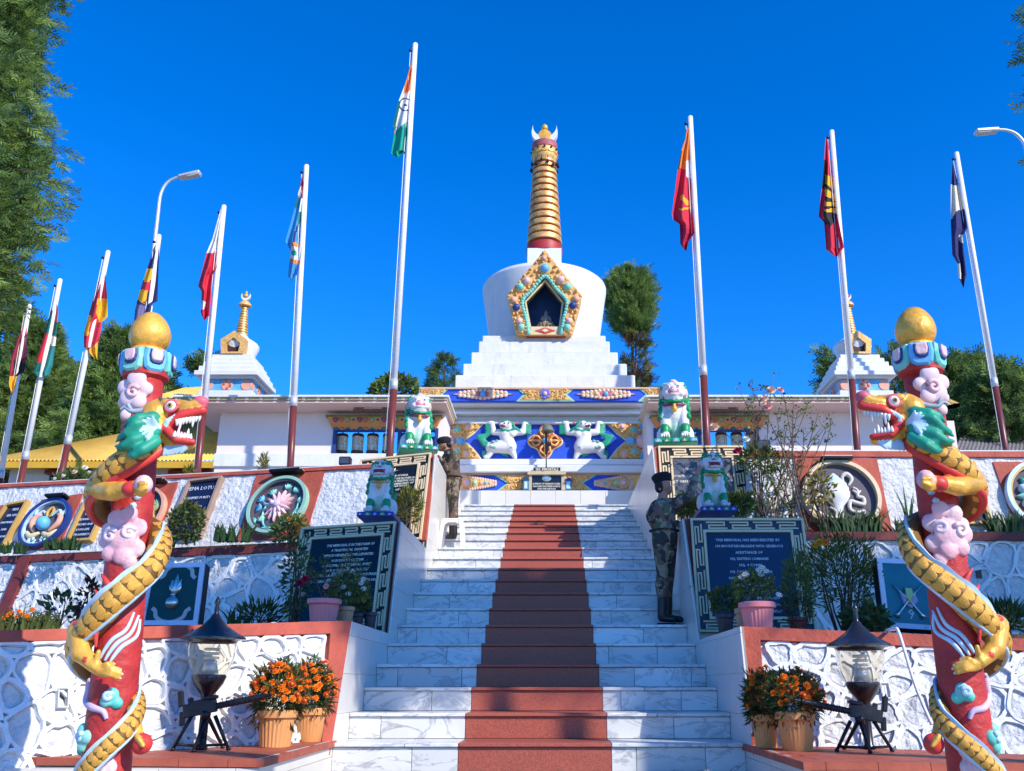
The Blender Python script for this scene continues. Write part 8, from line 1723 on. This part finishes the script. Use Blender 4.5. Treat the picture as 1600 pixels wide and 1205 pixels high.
blades('clump of sword leaves right of the left dragon pillar, under the lotus medallion', 330, 400, 818, 12.75, zc, 60, 4)
blades('clump of sword leaves between the left dragon pillar and the dark shrub', 236, 275, 834, 13.2, zc, 40, 5)
blades('clump of sword leaves under the far left jewel medallion', 68, 132, 838, 13.5, zc, 70, 6)
blades('sparse sword leaves at the left edge under the fish plaque', 0, 50, 845, 13.9, zc, 40, 7)
blades('single tall sword plant beside the right dragon pillar', 1418, 1432, 755, 12.5, zr_, 6, 9, w=.02, lean=.12)
blades('dark sword leaved plant behind the left garden lamp', 366, 400, 944, 8.5, zbL, 26, 10, group='sword leaved plants in the beds')
blades('grassy strip with marigolds along the left low wall', -10, 128, 955, 6.9, .36, 150, 11, m=lf_grass, name='grass_clump', w=.008, group='grassy clumps in the beds')
t = thing('marigold_plant', 'orange marigolds among grass at the far left of the low wall', 'plant', atY(32, 975, 6.9)); P, N = blob(120, (0, 0, .05), (.14, .08, .08), 61, .3); leaves('foliage', P, N, .04, lf_mid, t, NARROW)
for u, v in ((12, 961), (18, 958), (30, 955), (34, 960), (42, 962), (51, 953), (26, 964), (6, 966), (46, 966)): flower(atY(u, v, 6.85) - t.location, 'marigold', .020, t, (0, -1, .5))
# ------------------------------------------------------------------ trees
def conifer(label, x, y, z0, z1, rmax, n, size, m, seed, base=None, prof=lambda t: (1 - t) ** .75, name='conifer_tree', trunk_r=.22, droop=.35, dark=None, group='conifers round the memorial', whorl=1.0, jag=.5):
    base = TZ - .3 if base is None else base; t = thing(name, label, 'tree', (x, y, base), group); q = rs_np(seed); H = z1 - base; cz0 = z0 - base
    mb = MB(); mb.tube([(0, 0, 0), (.05, 0, H * .5), (0, 0, H * .97)], [trunk_r, trunk_r * .6, .03], 9); mb.build('trunk', bark, t, True)
    P = []; N = []; lb = MB(); nb = max(10, int(n / 9))
    for i in range(nb):
        f = q.rand() ** 1.15; z = cz0 + (H - cz0) * f; L_ = rmax * prof(f) * (1 - jag * q.rand() ** 2) + .12; a = q.uniform(0, 2 * math.pi); d = np.array((math.cos(a), math.sin(a), .28 - droop * .4)); e = np.array((0, 0, z)) + d * L_
        if i % 3 == 0: lb.tube([(0, 0, z), tuple(np.array((0, 0, z)) + d * L_ * .55), tuple(e - np.array((0, 0, droop * L_ * .1)))], [.035, .022, .008], 4)
        k = 9
        s_ = q.uniform(.35, 1.0, k) ** .8
        for s1 in s_:
            p = np.array((0, 0, z)) + d * L_ * s1 + q.normal(0, 1, 3) * (L_ * .09 + .05) + np.array((0, 0, -droop * .25 * L_ * s1 * s1)); P.append(p); N.append(d * .9 + np.array((0, 0, .15 - droop * .6)) + q.normal(0, .35, 3))
    lb.build('limbs', bark, t); P = np.array(P); N = np.array(N); leaves('crown', P, N, size, m, t, FROND, .6)
    if dark: k = len(P) // 3; leaves('crown_clumps', P[:k] + q.normal(0, size * .3, (k, 3)), N[:k], size, dark, t, FROND, .6)
    return t
sp = lambda t: min(1, .35 + 1.2 * t) * (1 - t) ** .55 + .05
p = atY(-75, 240, 17.5); conifer('tall sunlit conifer filling the upper left corner', p.x, 17.5, zof(452, 17.5), 21.5, 1.95, 11000, .36, lf_con, 51, prof=lambda t: .80 + .22 * math.sin(t * 9), trunk_r=.4, dark=lf_con2, jag=.45)
for u, vt, vb, Y, r, n, lab, sd in ((30, 505, 720, 36, 3.6, 2600, 'broad dark conifer behind the leftmost flagpole', 52), (165, 522, 705, 34, 2.6, 2600, 'pointed conifer behind the left dragon pillar', 53), (88, 580, 705, 38, 2.6, 1600, 'lower conifer between the two left background conifers', 54), (-30, 440, 720, 38, 3.4, 1600, 'conifer at the left edge below the tall corner tree', 62), (225, 560, 705, 37, 2.2, 1200, 'conifer half hidden by the left dragon pillar capital', 63)):
    x = xof(u, vb, Y); conifer(lab, x, Y, zof(vb, Y) - 1, zof(vt, Y), r, n * 2, .5, lf_con, sd, prof=lambda t: (1 - t) ** 1.1 + .04, dark=lf_con2)
Y = 38; conifer('lone cypress with bare lower trunk right of the chorten dome', xof(986, 500, Y), Y, zof(528, Y), zof(431, Y), 1.0, 3400, .34, lf_con, 55, prof=lambda t: math.sin(math.pi * min(1, .18 + .80 * t)) ** .6, trunk_r=.16, droop=-.6, dark=lf_con2, jag=.2)
conifer('scrubby lower growth on the cypress trunk beside the plinth', xof(994, 580, Y - .3), Y - .3, zof(625, Y), zof(532, Y), .55, 420, .42, lf_dry, 56, prof=lambda t: .9 - .3 * t, trunk_r=.08, droop=-.3, dark=lf_con)
Y = 40; conifer('small dark conifer tip left of the stepped plinth', xof(694, 600, Y), Y, zof(640, Y), zof(559, Y), 1.1, 600, .45, lf_con2, 57)
Y = 34; bz = atY(618, 612, Y); bush('round_tree', 'rounded green treetop above the left gallery roof', 'tree', (bz.x, Y, TZ - .3), bz, (.95, .9, .62), 1500, .22, lf_mid, seed=58, shell=.5, extra=(300, lf_con))
for u, vt, vb, Y, r, n, lab, sd, m in ((1494, 566, 700, 36, 2.2, 1600, 'dark conifer right behind the right dragon pillar', 71, lf_con2), (1532, 560, 700, 38, 2.6, 2000, 'brownish broad conifer between the right background trees', 72, lf_con), (1578, 572, 700, 34, 2.2, 1600, 'conifer behind the rightmost flagpole', 73, lf_con2), (1625, 585, 705, 36, 2.8, 1200, 'conifer cut by the right edge', 74, lf_con), (1312, 552, 640, 37, 1.2, 500, 'dark conifer peeping left of the right small chorten', 75, lf_con2), (1400, 536, 640, 38, 1.2, 420, 'conifer tip between the right small chorten and dragon pillar', 76, lf_con2), (312, 560, 640, 37, .9, 300, 'conifer tip beside the left small chorten', 77, lf_con2)):
    conifer(lab, xof(u, vb, Y), Y, zof(vb, Y) - 1, zof(vt, Y), r, n, .6, m, sd, dark=lf_con2 if m is lf_con else lf_con)
p = atY(1662, 95, 24); conifer('conifer whose branch tips enter at the upper right edge', p.x + 1.2, 24, p.z - 5, p.z + 3, 2.35, 900, .55, lf_con2, 78, prof=lambda t: .92 - .3 * abs(t - .5), jag=.15)
# tall trees beside the forecourt (out of frame on the right) that shade the lower terraces
for lb_, (i, (x, y, zc_, rx)) in zip(('nearest the stairs', 'second from the stairs', 'third from the stairs', 'farthest from the stairs'), enumerate(((3.4, 1.2, 10.2, 2.5), (7.8, 1.3, 10.1, 2.8), (12.1, 1.15, 10.3, 2.7), (16.4, 1.3, 10.1, 2.8)))):
    t = thing('shade_tree', 'tall bare-stemmed shade tree beside the forecourt, ' + lb_, 'tree', (x, y, GZ), 'shade trees beside the forecourt'); h = zc_ - GZ
    mb = MB(); mb.tube([(0, 0, 0), (.1, .05, h * .5), (0, 0, h + .8)], [.17, .12, .04], 9); mb.build('trunk', bark, t, True)
    P, N = blob(3000, (0, 0, h), (rx, 1.9, 1.75), 80 + i, .12, lo=-1); leaves('crown', P, N, .62, lf_con, t, FROND, 1.2)
